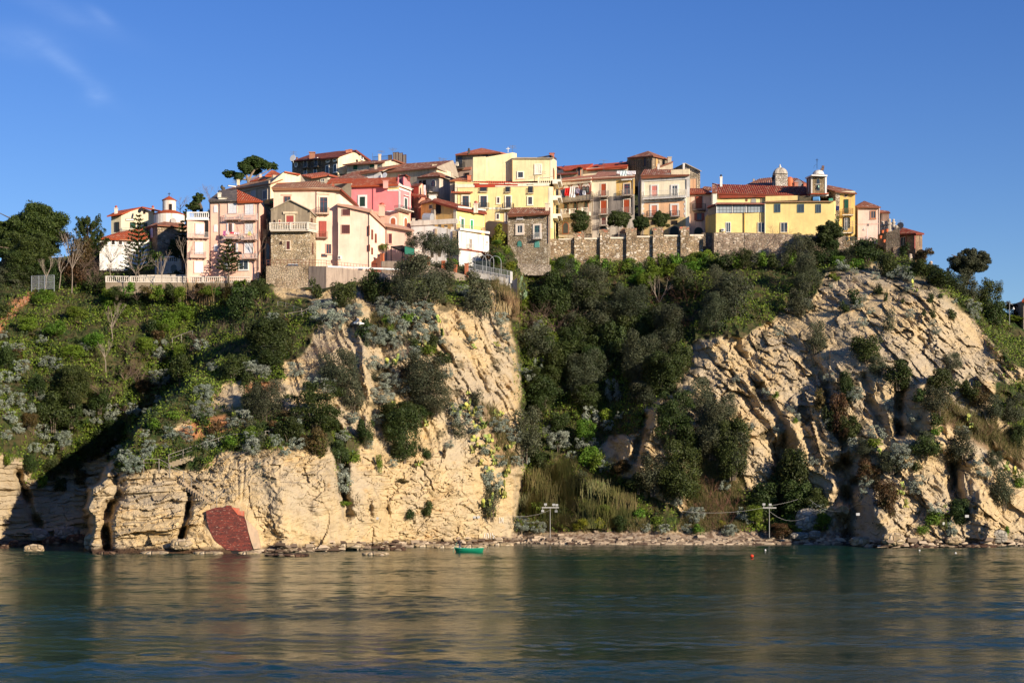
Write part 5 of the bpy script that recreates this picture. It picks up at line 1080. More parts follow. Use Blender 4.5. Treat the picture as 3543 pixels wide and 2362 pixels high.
for k in range(14): q = a+(b-a)*k/13; mb.bar(f3.pt(q,z0,0), f3.pt(q,z1,0), .025)
mb.bar(f3.pt(a,z1,0), f3.pt(b,z1,0), .03); mb.build('terrace_railing', plain((.4,.33,.2),.5), h.root)
mb = MB(); a,z1 = f3.sz(*C6(1640,742)); b,z0 = f3.sz(*C6(1722,768)); mb.bar(f3.pt(a,(z0+z1)/2,1), f3.pt(b,(z0+z1)/2,1), .5, None, 10); tag(mb.build('water_tank', plain((.12,.33,.62),.4)), 'bright blue tank lying on the church terrace below the bell tower', 'water tank')
mb = MB(); a,z1 = f3.sz(*C6(1838,735)); b,z0 = f3.sz(*C6(1892,768)); f3.box(mb,a,b,z0,z1,.2,.3); mb.build('terrace_screen', plain((.1,.4,.25),.5), h.root)
h = House('church_rear_house', 'broad dark red hipped roof house rising behind the church nave', c=C6)
h.body([(700,560,345),(1540,540,343)], 660, plaster((.6,.42,.3),.3), D=9, deep=2); h.roof([[(695,550,344.4),(1065,552,343.6),(1065,445,355),(900,460,355)],[(1065,552,343.6),(1560,535,342),(1400,455,355),(1065,440,355)]], T_OLD, .3, False)
mb = MB(); p = P(*C6(1303,572),340.5); mb.lathe(p, [(.3,-.5),(.62,-.3),(.68,1.0),(.6,1.6),(.35,1.9)], 14); tag(mb.build('terracotta_tank', plain((.46,.13,.05),.6)), 'round terracotta coloured tank behind the church roof ridge', 'tank'); h.dish(1408,535,340,.9,(.4,.4,.4)); h.chimney(1388,575,512,.7,340,(.5,.15,.1)); h.chimney(1508,575,528,.6,340,(.5,.15,.1)); h.chimney(1460,572,540,1.3,341,(.7,.68,.62),name='roof_box'); h.chimney(815,490,470,.4,352,(.35,.3,.25))
h = House('domed_lantern', 'square whitewashed lantern with a domed cap and finial behind the church roof', 'lantern tower', C6)
h.body([(1065,425,342),(1112,405,338.5),(1275,405,338.5)], 570, stone([(.52,.46,.38),(.64,.58,.5),(.74,.69,.62)],3.0,patch=(.66,.6,.52)), back=[(1065,425,344),(1120,405,344.5),(1275,405,344.5)], deep=2)
p = P(*C6(1172,412),341.5); mb = MB(); r = 2.3
def dome(mb, c, r, hgt, n=12, m=6, sq=.5):
    rings = []
    for j in range(m+1):
        t = j/m*math.pi/2; i = len(mb.v)
        for k in range(n):
            a = 2*math.pi*k/n; q = (abs(math.cos(a))**4+abs(math.sin(a))**4)**-.25
            mb.v.append((c.x+r*q*math.cos(a)*math.cos(t)+1e-4*k, c.y+r*q*math.sin(a)*math.cos(t), c.z+hgt*math.sin(t)))
        rings.append(i)
    for i, j in zip(rings, rings[1:]):
        for k in range(n): l=(k+1)%n; mb.f.append((i+k,i+l,j+l,j+k)); mb.uv.append(None)
dome(mb, p, 1.46, 1.45, 24, 7); mb.build('dome', plaster((.5,.44,.36),.9,(.12,.11,.1)), h.root)
mb = MB(); q = p+Vector((0,0,1.4)); mb.lathe(q, [(.32,0),(.2,.15),(.26,.25),(.12,.45),(.13,.55),(.03,.75)], 10); mb.build('finial', plain((.62,.58,.5),.9), h.root); h.win(0,(1074,425,1092,470),'h',None)
h = House('bell_tower', 'square bell tower with white corner strips, an arched opening and an iron cross', 'bell tower', C6)
h.body([(1530,440,332),(1592,425,328),(1805,425,327.4)], 700, stone([(.34,.25,.14),(.42,.32,.19),(.5,.4,.26)],4.), back=[(1530,440,333.6),(1600,425,333.6),(1805,425,332.8)], deep=1)
h.panel(0,[(1532,440),(1588,428),(1588,690),(1532,690)],.03,plaster((.22,.12,.08),.6),'side_wall')  # left face coloured dark brown, its shade put into the plaster
WB = plaster((.80,.77,.72),.2); h.band(1,1592,430,1612,660,.08,(.80,.77,.72),'corner_strip'); h.band(1,1780,430,1805,665,.08,(.80,.77,.72),'corner_strip'); h.band(0,1560,470,1570,640,.08,(.5,.45,.42),'side_strip')  # side strip is a greyed, shaded copy of the white corner strips
h.roof([[(1512,452,331.6),(1600,408,327),(1815,416,326.8),(1815,412,333.4),(1520,445,334)]], WB, .25, False, name='cornice'); h.roof([[(1540,690,330),(1590,665,327),(1830,665,326.6),(1830,650,329),(1590,650,330)]], T_RED, .15, False, name='tile_band'); h.band(1,1578,672,1830,700,.3,(.80,.77,.72))
h.win(1,(1668,468,1712,628),'h',(.35,.26,.15),.1,ar=True,name='bell_opening'); f = h.fac[1]; a,z = f.sz(*C6(1690,575)); c_ = Vector(f.pt(a,z,.05)); mb = MB(); mb.lathe(c_, [(.34,-.3),(.26,-.1),(.2,.25),(.05,.35)], 12); mb.build('bell', plain((.10,.16,.13),.4,.6), h.root); a,z = f.sz(*C6(1690,540)); mb = MB(); f.box(mb,a-.55,a+.55,z-.08,z+.05,.06,.14); mb.build('bell_beam', plain((.5,.45,.38),.7), h.root)
p = P(*C6(1690,412),330); mb = MB(); mb.lathe(p, [(1.3,-.1),(1.12,.1),(1.05,.4),(.75,.75),(.3,.9)], 20); mb.build('cap', plaster((.70,.66,.6),.5), h.root)
mb = MB(); q = p+Vector((0,0,1.2)); top = P(*C6(1673,188),330); q.x = top.x; mb.bar(q, top, .045); z = top.z-q.z; mb.bar(q+Vector((-.25,0,z*.86)), q+Vector((.25,0,z*.86)), .04); mb.bar(q+Vector((-.18,0,z*.72)), q+Vector((.18,0,z*.72)), .03); mb.path([q+Vector((-.1,0,z*.42)), q+Vector((-.55,0,z*.25)), q+Vector((-.65,0,0))], .02); mb.build('cross', plain(IRON,.6,.5), h.root); mb = MB(); q = P(*C6(1745,400),330); mb.bar(q, q+Vector((0,0,1.5)), .05); mb.box(q+Vector((-.3,-.2,.7)), q+Vector((.3,.2,1.15))); mb.box(q+Vector((-.1,-.2,1.2)), q+Vector((.35,.2,1.6))); mb.build('siren', plain((.12,.07,.06),.5), h.root)
h = House('yellow_corner_house', 'ochre yellow house with green shutters and weathered stone strip right of the bell tower', c=C6)
h.body([(1805,600,333),(1925,640,328.5),(2190,672,328)], 1290, plaster((.82,.54,.18), .2), D=10, deep=3)
h.roof([[(1800,600,332.6),(1920,632,328),(2215,660,327.2),(2160,620,333),(1815,548,339)]], T_OLD, .25, False); h.panel(1,[(1925,650),(1985,655),(1965,1250),(1925,1250)],.05,stone([(.5,.4,.28),(.6,.5,.38),(.7,.62,.5)],3.),'stone_strip'); h.panel(0,[(1812,618),(1925,645),(1925,770),(1812,770)],.04,stone([(.4,.3,.2),(.5,.4,.28),(.7,.6,.46)],2.5,patch=(.62,.5,.34)),'stone_wall'); h.band(1,1925,640,2190,668,.2,(.78,.68,.46)); h.band(1,1815,0,1816,1,.01) if False else None
for x,y in ((1864,660),(2063,695)):
    f = h.fac[0 if x<1900 else 1]; a,z = f.sz(*C6(x,y)); mb = MB(); f.plate(mb,[(a+.38*math.cos(t),z+.32*math.sin(t)) for t in [k*math.pi/7 for k in range(14)]],-.1,.06); o = mb.build('oculus', plain((.5,.4,.3),.9), h.root); mb = MB(); f.plate(mb,[(a+.26*math.cos(t),z+.2*math.sin(t)) for t in [k*math.pi/7 for k in range(14)]],0,.09); mb.build('opening', plain(DARK,.9), h.root, o)
h.win(1,(2043,748,2097,930),'s',None,sh=(.01,.075,.045)); h.balcony(1,2022,2162,868,948,.9,(.74,.68,.58),(.22,.13,.07)); h.win(1,(2048,995,2090,1160),'g',None,fr=(.6,.58,.54),name='french_window'); h.win(1,(2028,992,2050,1150),'s',None,sh=(.012,.03,.028),name='shutter_leaf'); h.win(1,(2092,1000,2118,1130),'s',None,sh=(.012,.03,.028),name='shutter_leaf'); h.balcony(1,2030,2165,1118,1190,.9,(.74,.68,.58),(.08,.1,.09)); h.panel(1,[(1965,1132),(2028,1132),(2028,1215),(1965,1215)],.6,plain((.42,.44,.46),.5),'metal_shed'); h.antenna(2155,1180,1030,326.5)
laundry('dark blue clothes hanging beside the stone strip of the corner house', h.fac[1], C6, (1925,840,1970,905), (.02,.03,.12), .5)
h = House('pink_cube_house', 'small pale pink house with a brown hipped roof near the cliff end of the village', c=C7)
h.body([(612,335,334),(645,340,329.5),(868,342,329)], 690, plaster((.78,.56,.47), .1), back=[(612,335,337),(660,340,338),(868,342,338)], deep=3); h.roof([[(608,335,333.4),(636,338,328.9),(710,280,336)],[(636,338,328.9),(882,342,328.4),(710,280,336)]], T_OLD, .25, False); h.panel(0,[(612,340),(643,342),(643,690),(612,690)],.02,plaster((.3,.22,.18),.3),'side_wall')  # left face: darkened copy of the pink plaster, shade put into the colour
h.win(1,(778,386,826,460),'g',(.5,.22,.12),.1,fr=(.5,.25,.14)); h.pipe(1,862,345,640,(.62,.5,.42)); h.band(1,645,512,868,520,.06,(.74,.5,.42)); 
h = House('grey_corner_house', 'small grey house with a red shed roof half hidden behind the pink house', c=C7)
h.body([(868,400,333),(965,402,331)], 620, plaster((.56,.50,.44), .7), D=6, deep=3); h.roof([[(865,398,332.4),(978,402,330.4),(960,385,336),(868,372,337)]], T_OLD, .2, False)
h = House('brick_cottage', 'brown brick cottage with a dark red hipped roof on the far right', c=C7)
h.body([(1048,618,322),(1235,620,318.5),(1305,625,323)], 800, stone([(.34,.20,.12),(.42,.26,.16),(.5,.34,.24)],3.2), D=6, deep=3); h.roof([[(1040,618,321.4),(1240,612,317.8),(1100,550,326)],[(1240,612,317.8),(1325,612,322.4),(1100,550,326)]], T_DRK, .3, False); h.win(0,(1086,655,1138,738),'g',(.4,.12,.08),.12,fr=(.5,.6,.66)); h.pipe(0,1230,620,770,(.30,.05,.04),.12); h.pipe(1,1275,640,750,(.1,.09,.09)); h.dish(1078,535,323,.7,(.06,.06,.07)); h.antenna(1080,550,475,324)
# crenellated stone stair wall with busts and flower pots
h = House('statue_wall', 'stepped stone wall topped with weathered busts beside the pink house', 'wall', C7)
h.body([(935,612,320),(1075,548,318.5)], 830, stone([(.36,.27,.18),(.44,.34,.24),(.52,.42,.3)],3.2), D=2, deep=4); h.body([(862,620,325),(940,600,321)], 720, stone([(.36,.27,.18),(.44,.34,.24),(.52,.42,.3)],3.2), D=1.2, deep=3, name='lower_wall')
h.body([(1008,750,316),(1080,752,315.5)], 920, stone([(.40,.27,.18),(.48,.34,.24),(.55,.42,.3)],3.2), D=2, deep=3, name='pier')
for k,(x,yb,yt,Yq,lb) in enumerate(((898,600,488,324,'weathered stone bust standing first from the left on the statue wall'),(934,595,485,323,'slim stone finial between two busts on the statue wall'),(966,590,464,322.5,'tallest stone bust on the statue wall with a round head'),(1010,560,466,320.5,'stone bust with a square head at the right of the statue wall'),(1040,580,530,319.5,'broken stone stump at the end of the statue wall'))):
    p = P(*C7(x,yb),Yq); hh = P(*C7(x,yt),Yq).z-p.z; r = .55 if k in (0,2) else .42; mb = MB(); mb.lathe(p, [(r,-.3),(r,hh*.35),(r*.55,hh*.42),(r*.95,hh*.55),(r*.9,hh*.68),(r*.4,hh*.74),(r*.62,hh*.85),(r*.5,hh*.97),(.08,hh)], 12); tag(mb.build('stone_bust', plaster((.46,.40,.33),.8)), lb, 'statue', 'busts on the statue wall')
for k,(x,y,lb) in enumerate(((942,600,'terracotta pot on the statue wall, under the tallest bust'),(895,612,'terracotta pot under the leftmost bust'),(875,668,'terracotta pot on the low ledge left of the statue wall'),(912,708,'terracotta pot at the foot of the statue wall'))):
    p = P(*C7(x,y),319-(k>1)*2); mb = MB(); mb.lathe(p, [(.22,0),(.34,.5),(.38,.55)], 10); tag(mb.build('flower_pot', plain((.50,.13,.05),.8)), lb, 'flower pot', 'flower pots by the statue wall')
for k,(x,y,hh) in enumerate(((1393,945,46),(1568,1018,50),(1183,860,38))):
    p = G(*C7(x,y+6)); mb = MB(); mb.lathe(p, [(.36,-.8),(.36,hh*.008),(.24,hh*.010),(.32,hh*.015),(.26,hh*.019),(.1,hh*.021)], 10); tag(mb.build('stone_post', plaster((.5,.40,.32),.6)), ('rounded stone post on the skyline right of the brick cottage','rounded stone post on the skyline just left of the lone olive tree','rounded stone post under the reddish tree beside the brick cottage')[k], 'stone post', 'stone posts on the cliff edge')
# ------------------------------------------------------------------ retaining walls
h = House('terrace_retaining_wall', 'long rubble retaining wall with buttresses below the row of houses', 'retaining wall', S5)
h.body([(660,70,325),(2045,30,325)], 330, ST_W, D=1.2, deep=6)
h.band(0,735,68,870,78,.15,(.72,.62,.48),'coping')
for x0,x1,yt in ((880,960,50),(1112,1195,15),(1350,1440,5),(1590,1680,-5),(1840,1915,-8)):
    f = h.fac[0]; a,z1 = f.sz(*S5(x0,yt)); b,z0 = f.sz(*S5(x1,400)); mb = MB(); f.box(mb,a,b,z0-4,z1,-.3,.65); q = mb.build('buttress', ST_W, h.root)
    mb = MB(); f.box(mb,a-.15,b+.15,z1-.6,z1+.75,-1.1,-.4); mb.build('parapet_pier', stone([(.30,.22,.14),(.38,.29,.19),(.46,.16,.1)],2.2), h.root)
for a in ((970,68,1100),(1205,62,1345),(1445,50,1585),(1690,42,1830),(1925,38,2050)): h.band(0,a[0],a[1]-8,a[2],a[1]+6,.12,(.74,.64,.5),'coping')
h = House('church_retaining_wall', 'rubble stone retaining wall under the yellow church', 'retaining wall', C6)
h.body([(277,1195,322.5),(690,1195,322.4),(692,1235,322.3),(2060,1240,320)], 1560, stone([(.32,.235,.17),(.42,.32,.235),(.56,.47,.37)],2.2), D=3, deep=6)
f = h.fac[0]; mb = MB()
for x,y in ((325,1328),(545,1330),(480,1380),(327,1440),(502,1442)): a,z = f.sz(*C6(x,y)); f.box(mb,a-.12,a+.12,z-.14,z+.14,0,.02)
mb.build('weep_hole', plain(DARK,.9), h.root)
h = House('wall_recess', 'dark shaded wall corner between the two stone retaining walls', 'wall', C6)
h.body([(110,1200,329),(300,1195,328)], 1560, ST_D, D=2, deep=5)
h = House('lower_retaining_wall', 'tall stained stone retaining wall under the stone gable house', 'retaining wall', S3)
h.body([(185,105,297),(570,105,295.5),(728,108,293.5),(1400,185,297.5)], 420, stone([(.40,.29,.18),(.50,.38,.25),(.62,.50,.36)],2.4,patch=(.48,.38,.26)), D=3, deep=6)
CONC = plaster((.40,.31,.24), 1., (.16,.12,.10)); h.panel(1,[(572,108),(728,108),(728,400),(572,400)],.05,CONC,'concrete_wall'); h.panel(2,[(728,110),(1400,182),(1400,340),(728,420)],.05,CONC,'concrete_wall'); h.band(2,740,118,1390,128,.12,(.62,.62,.62),'pipe_coping')
mb = MB()
for f,x0,y0,x1,y1,n in ((h.fac[0],185,100,570,100,12),(h.fac[1],570,100,728,105,6),(h.fac[2],728,108,1390,178,24)):
    a,z = f.sz(*S3(x0,y0)); b,z2 = f.sz(*S3(x1,y1))
    for k in range(n+1): q = a+(b-a)*k/n; zz_ = z+(z2-z)*k/n; mb.bar(f.pt(q,zz_-.2,-.2), f.pt(q,zz_+1.0,-.2), .03)
    for d in (.5,1.0): mb.bar(f.pt(a,z+d,-.2), f.pt(b,z2+d,-.2), .028)
mb.build('railing', plain((.22,.08,.05),.6), h.root)
h = House('orange_pillar_fence', 'sloping garden fence with five orange brick pillars above the olive bushes', 'fence', C8)
h.body([(275,600,302),(705,600,299.5),(1420,790,297.5)], 860, plaster((.50,.40,.30),.6), D=2.5, deep=4)
BR = plaster((.50,.14,.06),.3)
for k,(x,yt,yb,i) in enumerate(((270,505,575,0),(672,495,590,0),(900,552,645,1),(1106,605,695,1),(1268,660,745,1),(1420,640,790,1))):
    f = h.fac[i]; a,z1 = f.sz(*C8(x,yt)); _,z0 = f.sz(*C8(x,yb+30)); mb = MB(); f.box(mb,a-.28,a+.28,z0,z1,-.7,-.15); f.box(mb,a-.36,a+.36,z1,z1+.14,-.78,-.07); mb.build('pillar', BR, h.root)
mb = MB()
for f,x0,y0,x1,y1 in ((h.fac[1],700,560,890,612),(h.fac[1],910,605,1095,665),(h.fac[1],1118,660,1258,720),(h.fac[1],1280,715,1405,765)):
    a,z = f.sz(*C8(x0,y0)); b,z2 = f.sz(*C8(x1,y1)); n = 9
    for d in (0,.9): mb.bar(f.pt(a,z-d,-.4), f.pt(b,z2-d,-.4), .03)
    for k in range(n+1): q = a+(b-a)*k/n; z3 = z+(z2-z)*k/n; mb.bar(f.pt(q,z3-1.1,-.4), f.pt(q,z3+.1,-.4), .02)
mb.build('railing', plain(IRON,.5), h.root)
h = House('terracotta_gate', 'orange red timber gate and wall at the foot of the peach houses', 'gate', C8)
h.body([(135,615,299.5),(262,520,298.5)], 720, plaster((.48,.13,.06),.25), D=.5, deep=2); h.win(0,(150,640,215,715),'s',None,sh=(.42,.10,.045))
# garden pergola roof and awning under the pines
h = House('green_awning', 'dark pergola roof with a green scalloped awning beside the terrace olives', 'awning', C8)
p = [P(*C8(405,400),302),P(*C8(590,470),299.5),P(*C8(720,455),300),P(*C8(560,385),305)]; h.root = thing(h.name,h.label,h.cat,p[0]); mb = MB(); mb.slab(p,.25); mb.build('roof', plain((.025,.022,.02),.9), h.root)
a,b = P(*C8(590,410),299.3),P(*C8(715,445),299.7); mb = MB(); mb.hexa([a-Vector((0,0,1.2)),b-Vector((0,0,1.0)),b+Vector((0,1,-.6)),a+Vector((0,1,-.6))],[a,b,b+Vector((0,1,.3)),a+Vector((0,1,.3))]); mb.build('awning_cloth', plain((.01,.13,.085),.7), h.root); mb = MB()
for q in p: mb.bar(q-Vector((0,0,3.2)), q, .08)
mb.build('post', plain(IRON,.6), h.root)
# left white balustrade terrace
h = House('balustrade_terrace', 'long white stone balustrade on a terrace edge above the green left slope', 'balustrade', C1)
h.body([(955,1245,300.6),(2262,1252,298.6)], 1300, plaster((.28,.22,.15),.9), D=2, deep=1); f = h.fac[0]; mb = MB(); a,z = f.sz(*C1(958,1243)); b,z2 = f.sz(*C1(2255,1250)); A = Vector(f.pt(a,z,-.3)); B = Vector(f.pt(b,z2,-.3)); balustrade(mb, A, B, 1.0, .36, .13, .11); mb.build('balustrade', plain((.58,.52,.44),.8), h.root)
h.body([(1240,1178,303),(1950,1172,301)], 1260, plaster((.62,.54,.44),.5), D=1, deep=1, name='planter_wall')
h = House('white_stair_terrace', 'white terrace wall with grey railings right of the orange pillar fence', 'terrace', C8)
h.body([(1432,690,300),(2045,800,297.5),(2048,800,300)], 900, plaster((.62,.58,.52),.6), D=4, deep=2); f = h.fac[0]; mb = MB(); a,z = f.sz(*C8(1436,700)); b,z2 = f.sz(*C8(2040,815))
for k in range(34): q = a+(b-a)*k/33; z3 = z+(z2-z)*k/33; mb.bar(f.pt(q,z3-.3,.1), f.pt(q,z3+.95,.1), .022 if k%6 else .05)
for d in (0,.95): mb.bar(f.pt(a,z+d,.1), f.pt(b,z2+d,.1), .035)
mb.build('railing', plain((.36,.37,.38),.5), h.root); h.panel(0,[(2020,740),(2048,745),(2048,900),(2020,900)],.15,plaster((.78,.75,.7),.2),'pier')
h.body([(1440,690,301.5),(2045,880,299)], 980, plaster((.5,.46,.42),.5), D=.4, deep=2, name='stair_wall') if False else None
h.body([(2050,870,297.5),(2115,825,296.5)], 960, plaster((.6,.5,.4),.4), D=2, deep=2, name='step_block')
for k,(x,y) in enumerate(((1620,580),(1720,585),(1820,600))):
    p = P(*C8(x,y+100),301.5); r = 1.0; mb = MB(); mb.path([p+Vector((-r,0,-1)), p+Vector((-r,0,1.2))]+[p+Vector((r*math.cos(t),0,1.2+r*math.sin(t))) for t in [math.pi-math.pi*i/8 for i in range(9)]]+[p+Vector((r,0,-1))], .05); tag(mb.build('garden_arch', plain((.22,.23,.24), .5)), 'grey metal garden arch, %s of three above the white stair terrace' % ('first from the left','the middle one','last')[k], 'garden arch', 'garden arches')
h = House('dark_garden_shed', 'dark opening of a garden store behind the metal arches', 'shed', C8)
h.body([(1520,600,304),(1740,600,303.5)], 700, plain((.03,.04,.04),.9), D=2, deep=2)
h = House('upper_garden_wall', 'grey rubble garden wall below the square stone house', 'garden wall', S5)
h.body([(300,215,319.5),(500,240,319)], 300, stone([(.30,.24,.19),(.38,.31,.25),(.46,.38,.3)],3.), D=2, deep=1); h.body([(370,290,317.5),(670,305,317.5)], 350, stone([(.34,.28,.22),(.42,.35,.28),(.5,.42,.34)],3.), D=2, deep=1, name='lower_wall')
# ================================================================== plants
RNG = np.random.default_rng(5)
def quads(P0, Nn, sz, asp, rng):
    n = len(P0); r = rng.normal(size=(n, 3)); t = np.cross(Nn, r); t /= np.linalg.norm(t, axis=1, keepdims=True)+1e-9; b = np.cross(Nn, t)
    s = (sz*(.6+.8*rng.random(n)))[:, None]; t = t*s; b = b*s*asp
    V = np.stack([P0-t-b*.3, P0-b*1.0+t*.15, P0+t+b*.3, P0+b*1.0-t*.15], 1).reshape(-1, 3)
    return V, np.arange(4*n).reshape(n, 4)
def leaves(lobes, n, leaf, rng, asp=.6, inner=.3, up=.25):
    C = np.array([l[:3] for l in lobes]); Rr = np.array([[l[3], l[3], l[4] if len(l) > 4 else l[3]] for l in lobes])
    w = (Rr[:, 0]**2); w /= w.sum(); k = rng.choice(len(lobes), n, p=w)
    d = rng.normal(size=(n, 3)); d /= np.linalg.norm(d, axis=1, keepdims=True); d[:, 2] = np.where(rng.random(n) < up, np.abs(d[:, 2]), d[:, 2])
    q = np.where(rng.random(n) < inner, rng.random(n)**.5*.85, .80+.20*rng.random(n)+.13*np.abs(rng.normal(size=n)))
    p = C[k]+d*Rr[k]*q[:, None]
    nn = d+rng.normal(size=(n, 3))*.55; nn /= np.linalg.norm(nn, axis=1, keepdims=True)
    return quads(p, nn, np.full(n, leaf), asp, rng)
def lobes_bush(rng, m, r0, spread=.62, squash=1.):
    """lobes inside a unit bush: x,y in -1..1, z in 0..2"""
    out = [(0, 0, .75, .66, .72)]
    for i in range(m):
        a = rng.random()*6.283; e = (.5+.5*rng.random())*spread; z = .2+1.6*rng.random()
        k = math.sqrt(max(.15, 1-((z-1)/1.05)**2)); r = r0*(.75+.5*rng.random())
        out.append((e*k*math.cos(a)*1.15, e*k*math.sin(a)*1.15, min(max(z, r*.8), 2-r), r, r*squash))
    return out
def stems(rng, n, h, r, spread=.35):
    mb = MB()
    for i in range(n):
        a = rng.random()*6.283; b = Vector((.1*math.cos(a), .1*math.sin(a), -.15)); c = Vector((spread*math.cos(a)*.5, spread*math.sin(a)*.5, h*.5)); d = Vector((spread*math.cos(a), spread*math.sin(a), h))
        mb.bar(b, c, r, r*.8, 5); mb.bar(c, d, r*.8, r*.4, 5)
    return mb
def twigs(rng, n0, L0, depth, r0, up=.5, spread=.7, start=None):
    """bare branching twigs in a unit bush"""
    mb = MB()
    def grow(p, d, l, r, k):
        q = p+d*l; mb.bar(p, q, r, r*.65, 3)
        if k == 0: return
        for i in range(2 if k > 1 else 3):
            e = (d+Vector(rng.normal(size=3))*spread*.55+Vector((0, 0, up*.18))).normalized(); grow(p+d*l*(.55+.45*rng.random()), e, l*(.62+.2*rng.random()), r*.62, k-1)
    for i in range(n0):
        a = 6.283*(i+rng.random())/n0; d = Vector((math.cos(a)*spread, math.sin(a)*spread, .55+rng.random()*.6)).normalized(); grow(Vector((0, 0, 0)) if start is None else Vector(start), d, L0*(.7+.6*rng.random()), r0, depth)
    return mb
M_OLIVE = leafmat('olive_leaf', (.036, .046, .022), (.082, .092, .048), (.06, .058, .026))
M_DARK = leafmat('dark_leaf', (.018, .033, .007), (.052, .074, .015), (.034, .042, .010))
M_PINE = leafmat('pine_needle', (.014, .030, .005), (.062, .085, .014), (.03, .045, .008))
M_SILV = leafmat('silver_leaf', (.15, .18, .135), (.30, .335, .265), (.21, .21, .16), trans=.05)
M_RUST = leafmat('rusty_leaf', (.045, .030, .012), (.12, .070, .022), (.05, .055, .015))
M_GREEN = leafmat('ivy_leaf', (.055, .115, .008), (.155, .235, .022), (.07, .085, .014))
M_GRASS = leafmat('grass_blade', (.06, .115, .01), (.19, .24, .035), (.16, .125, .05))
M_DRY = leafmat('dry_blade', (.20, .135, .06), (.40, .29, .14), (.12, .10, .045), trans=.1)
M_SEDGE = leafmat('sedge_blade', (.075, .085, .02), (.19, .155, .06), (.06, .075, .016), trans=.1)
M_CACT = leafmat('cactus_pad', (.15, .19, .05), (.48, .44, .09), (.12, .18, .06), trans=0)
M_CACG = leafmat('cactus_pad_green', (.07, .12, .055), (.17, .22, .12), None, trans=0)
M_YEL = leafmat('yellow_green_leaf', (.10, .13, .01), (.30, .27, .02), (.06, .10, .015))
M_BARK = plain((.11, .085, .06), .9, name='bark', var=.4); M_TWIG = plain((.17, .115, .085), .9, name='twig', var=.4); M_TWIGR = plain((.155, .075, .05), .9, name='red_twig', var=.4); M_PALE = plain((.25, .20, .155), .9, name='pale_bark', var=.3); M_PBARK = plain((.26, .19, .14), .9, name='pine_bark', var=.3)
PROTO = {}
def merge(parts):
    V = []; Fq = []; k = 0
    for v, f in parts: V.append(v); Fq.append(f+k); k += len(v)
    return np.concatenate(V), np.concatenate(Fq)
def proto(kind, size, var):
    key = (kind, size, var)
    if key in PROTO: return PROTO[key]
    rng = np.random.default_rng(abs(hash((len(kind), ord(kind[0]), ord(kind[1]), ord(size), var))) % 99999)
    i = 'SMLX'.index(size); n = (900, 4200, 13000, 26000)[i]; lf = (.105, .055, .033, .0235)[i]
    if kind in ('olive', 'dark', 'rusty', 'green', 'yellow'):
        lb = lobes_bush(rng, (7, 13, 22, 34)[i], (.40, .33, .27, .22)[i])
        v, f = leaves(lb, n, lf*(1 if kind != 'olive' else .9), rng, .55 if kind != 'olive' else .42)
        me = np_mesh(kind+'_foliage', v, f, {'olive': M_OLIVE, 'dark': M_DARK, 'rusty': M_RUST, 'green': M_GREEN, 'yellow': M_YEL}[kind])
    elif kind == 'pine':
        lb = lobes_bush(rng, (10, 22, 40, 60)[i], (.34, .25, .2, .17)[i], .8, .75); v, f = leaves(lb, int(n*1.1), lf*.9, rng, .5, .2, .5); me = np_mesh('pine_foliage', v, f, M_PINE)
    elif kind == 'silver':
        lb = lobes_bush(rng, (22, 45, 80, 90)[i], (.26, .18, .13, .1)[i], .78); lb = lb[1:]; v, f = leaves(lb, int(n*1.1), lf*.75, rng, .5, .15, .6); me = np_mesh('silver_foliage', v, f, M_SILV)
    elif kind in ('bare', 'redtwig'):
        mb = twigs(rng, (6, 9, 13, 16)[i], .62, (3, 4, 4, 4)[i], (.022, .016, .012, .009)[i], .5, .75); me = mb_mesh(mb, 'twigs', M_TWIG if kind == 'bare' else M_TWIGR)
    elif kind in ('cactus', 'cactgreen'):
        parts = []; m = (9, 20, 36, 36)[i]; s = (.30, .20, .15, .15)[i]
        sp_u, sp_v = np.meshgrid(np.linspace(0, 2*np.pi, 8, endpoint=False), np.array([-1.3, -.5, .5, 1.3])); bx = (np.cos(sp_v)*np.cos(sp_u)).ravel(); bz = np.sin(sp_v).ravel(); by = (np.cos(sp_v)*np.sin(sp_u)).ravel()
        fq = np.array([[r*8+c, r*8+(c+1) % 8, (r+1)*8+(c+1) % 8, (r+1)*8+c] for r in range(3) for c in range(8)])
        pts = [(rng.normal()*.28, rng.normal()*.22, .1) for _ in range(max(3, m//5))]
        for j in range(m):
            b = pts[rng.integers(len(pts))]; a = rng.random()*3.14; t = rng.normal()*.45; L_ = s*(.8+.5*rng.random())
            x, y, z = bx*L_*.72, by*L_*.16, bz*L_+L_; x, z = x*math.cos(t)+z*math.sin(t), -x*math.sin(t)+z*math.cos(t); x, y = x*math.cos(a)-y*math.sin(a), x*math.sin(a)+y*math.cos(a)
            parts.append((np.stack([x+b[0], y+b[1], z+b[2]], 1), fq)); q = (b[0]+2*L_*math.sin(t)*math.cos(a), b[1]+2*L_*math.sin(t)*math.sin(a), b[2]+1.8*L_*math.cos(t))
            if q[2] < 1.7: pts.append(q)
        v, f = merge(parts); me = np_mesh('cactus_pads', v, f, M_CACT if kind == 'cactus' else M_CACG)
    elif kind in ('reed', 'sedge'):
        m = (60, 220, 520, 900)[i]; P0 = np.stack([rng.normal(size=m)*.5, rng.normal(size=m)*.4, np.zeros(m)], 1); l = (1.0+1.0*rng.random(m)); dx = rng.normal(size=m)*.22; dy = rng.normal(size=m)*.2; w = (.035, .022, .014, .01)[i]
        T = P0+np.stack([dx, dy, l], 1); Mid = P0+np.stack([dx*.3, dy*.3, l*.55], 1); s = np.array([w, w*.4, 0]); V = np.stack([P0-s, P0+s, Mid+s, Mid-s, T+s*.2, T-s*.2], 1).reshape(-1, 3); k = np.arange(m)*6
        f = np.concatenate([np.stack([k, k+1, k+2, k+3], 1), np.stack([k+3, k+2, k+4, k+5], 1)]); me = np_mesh('reed_blades', V, f, M_DRY if kind == 'reed' else M_SEDGE)
    PROTO[key] = me; return me
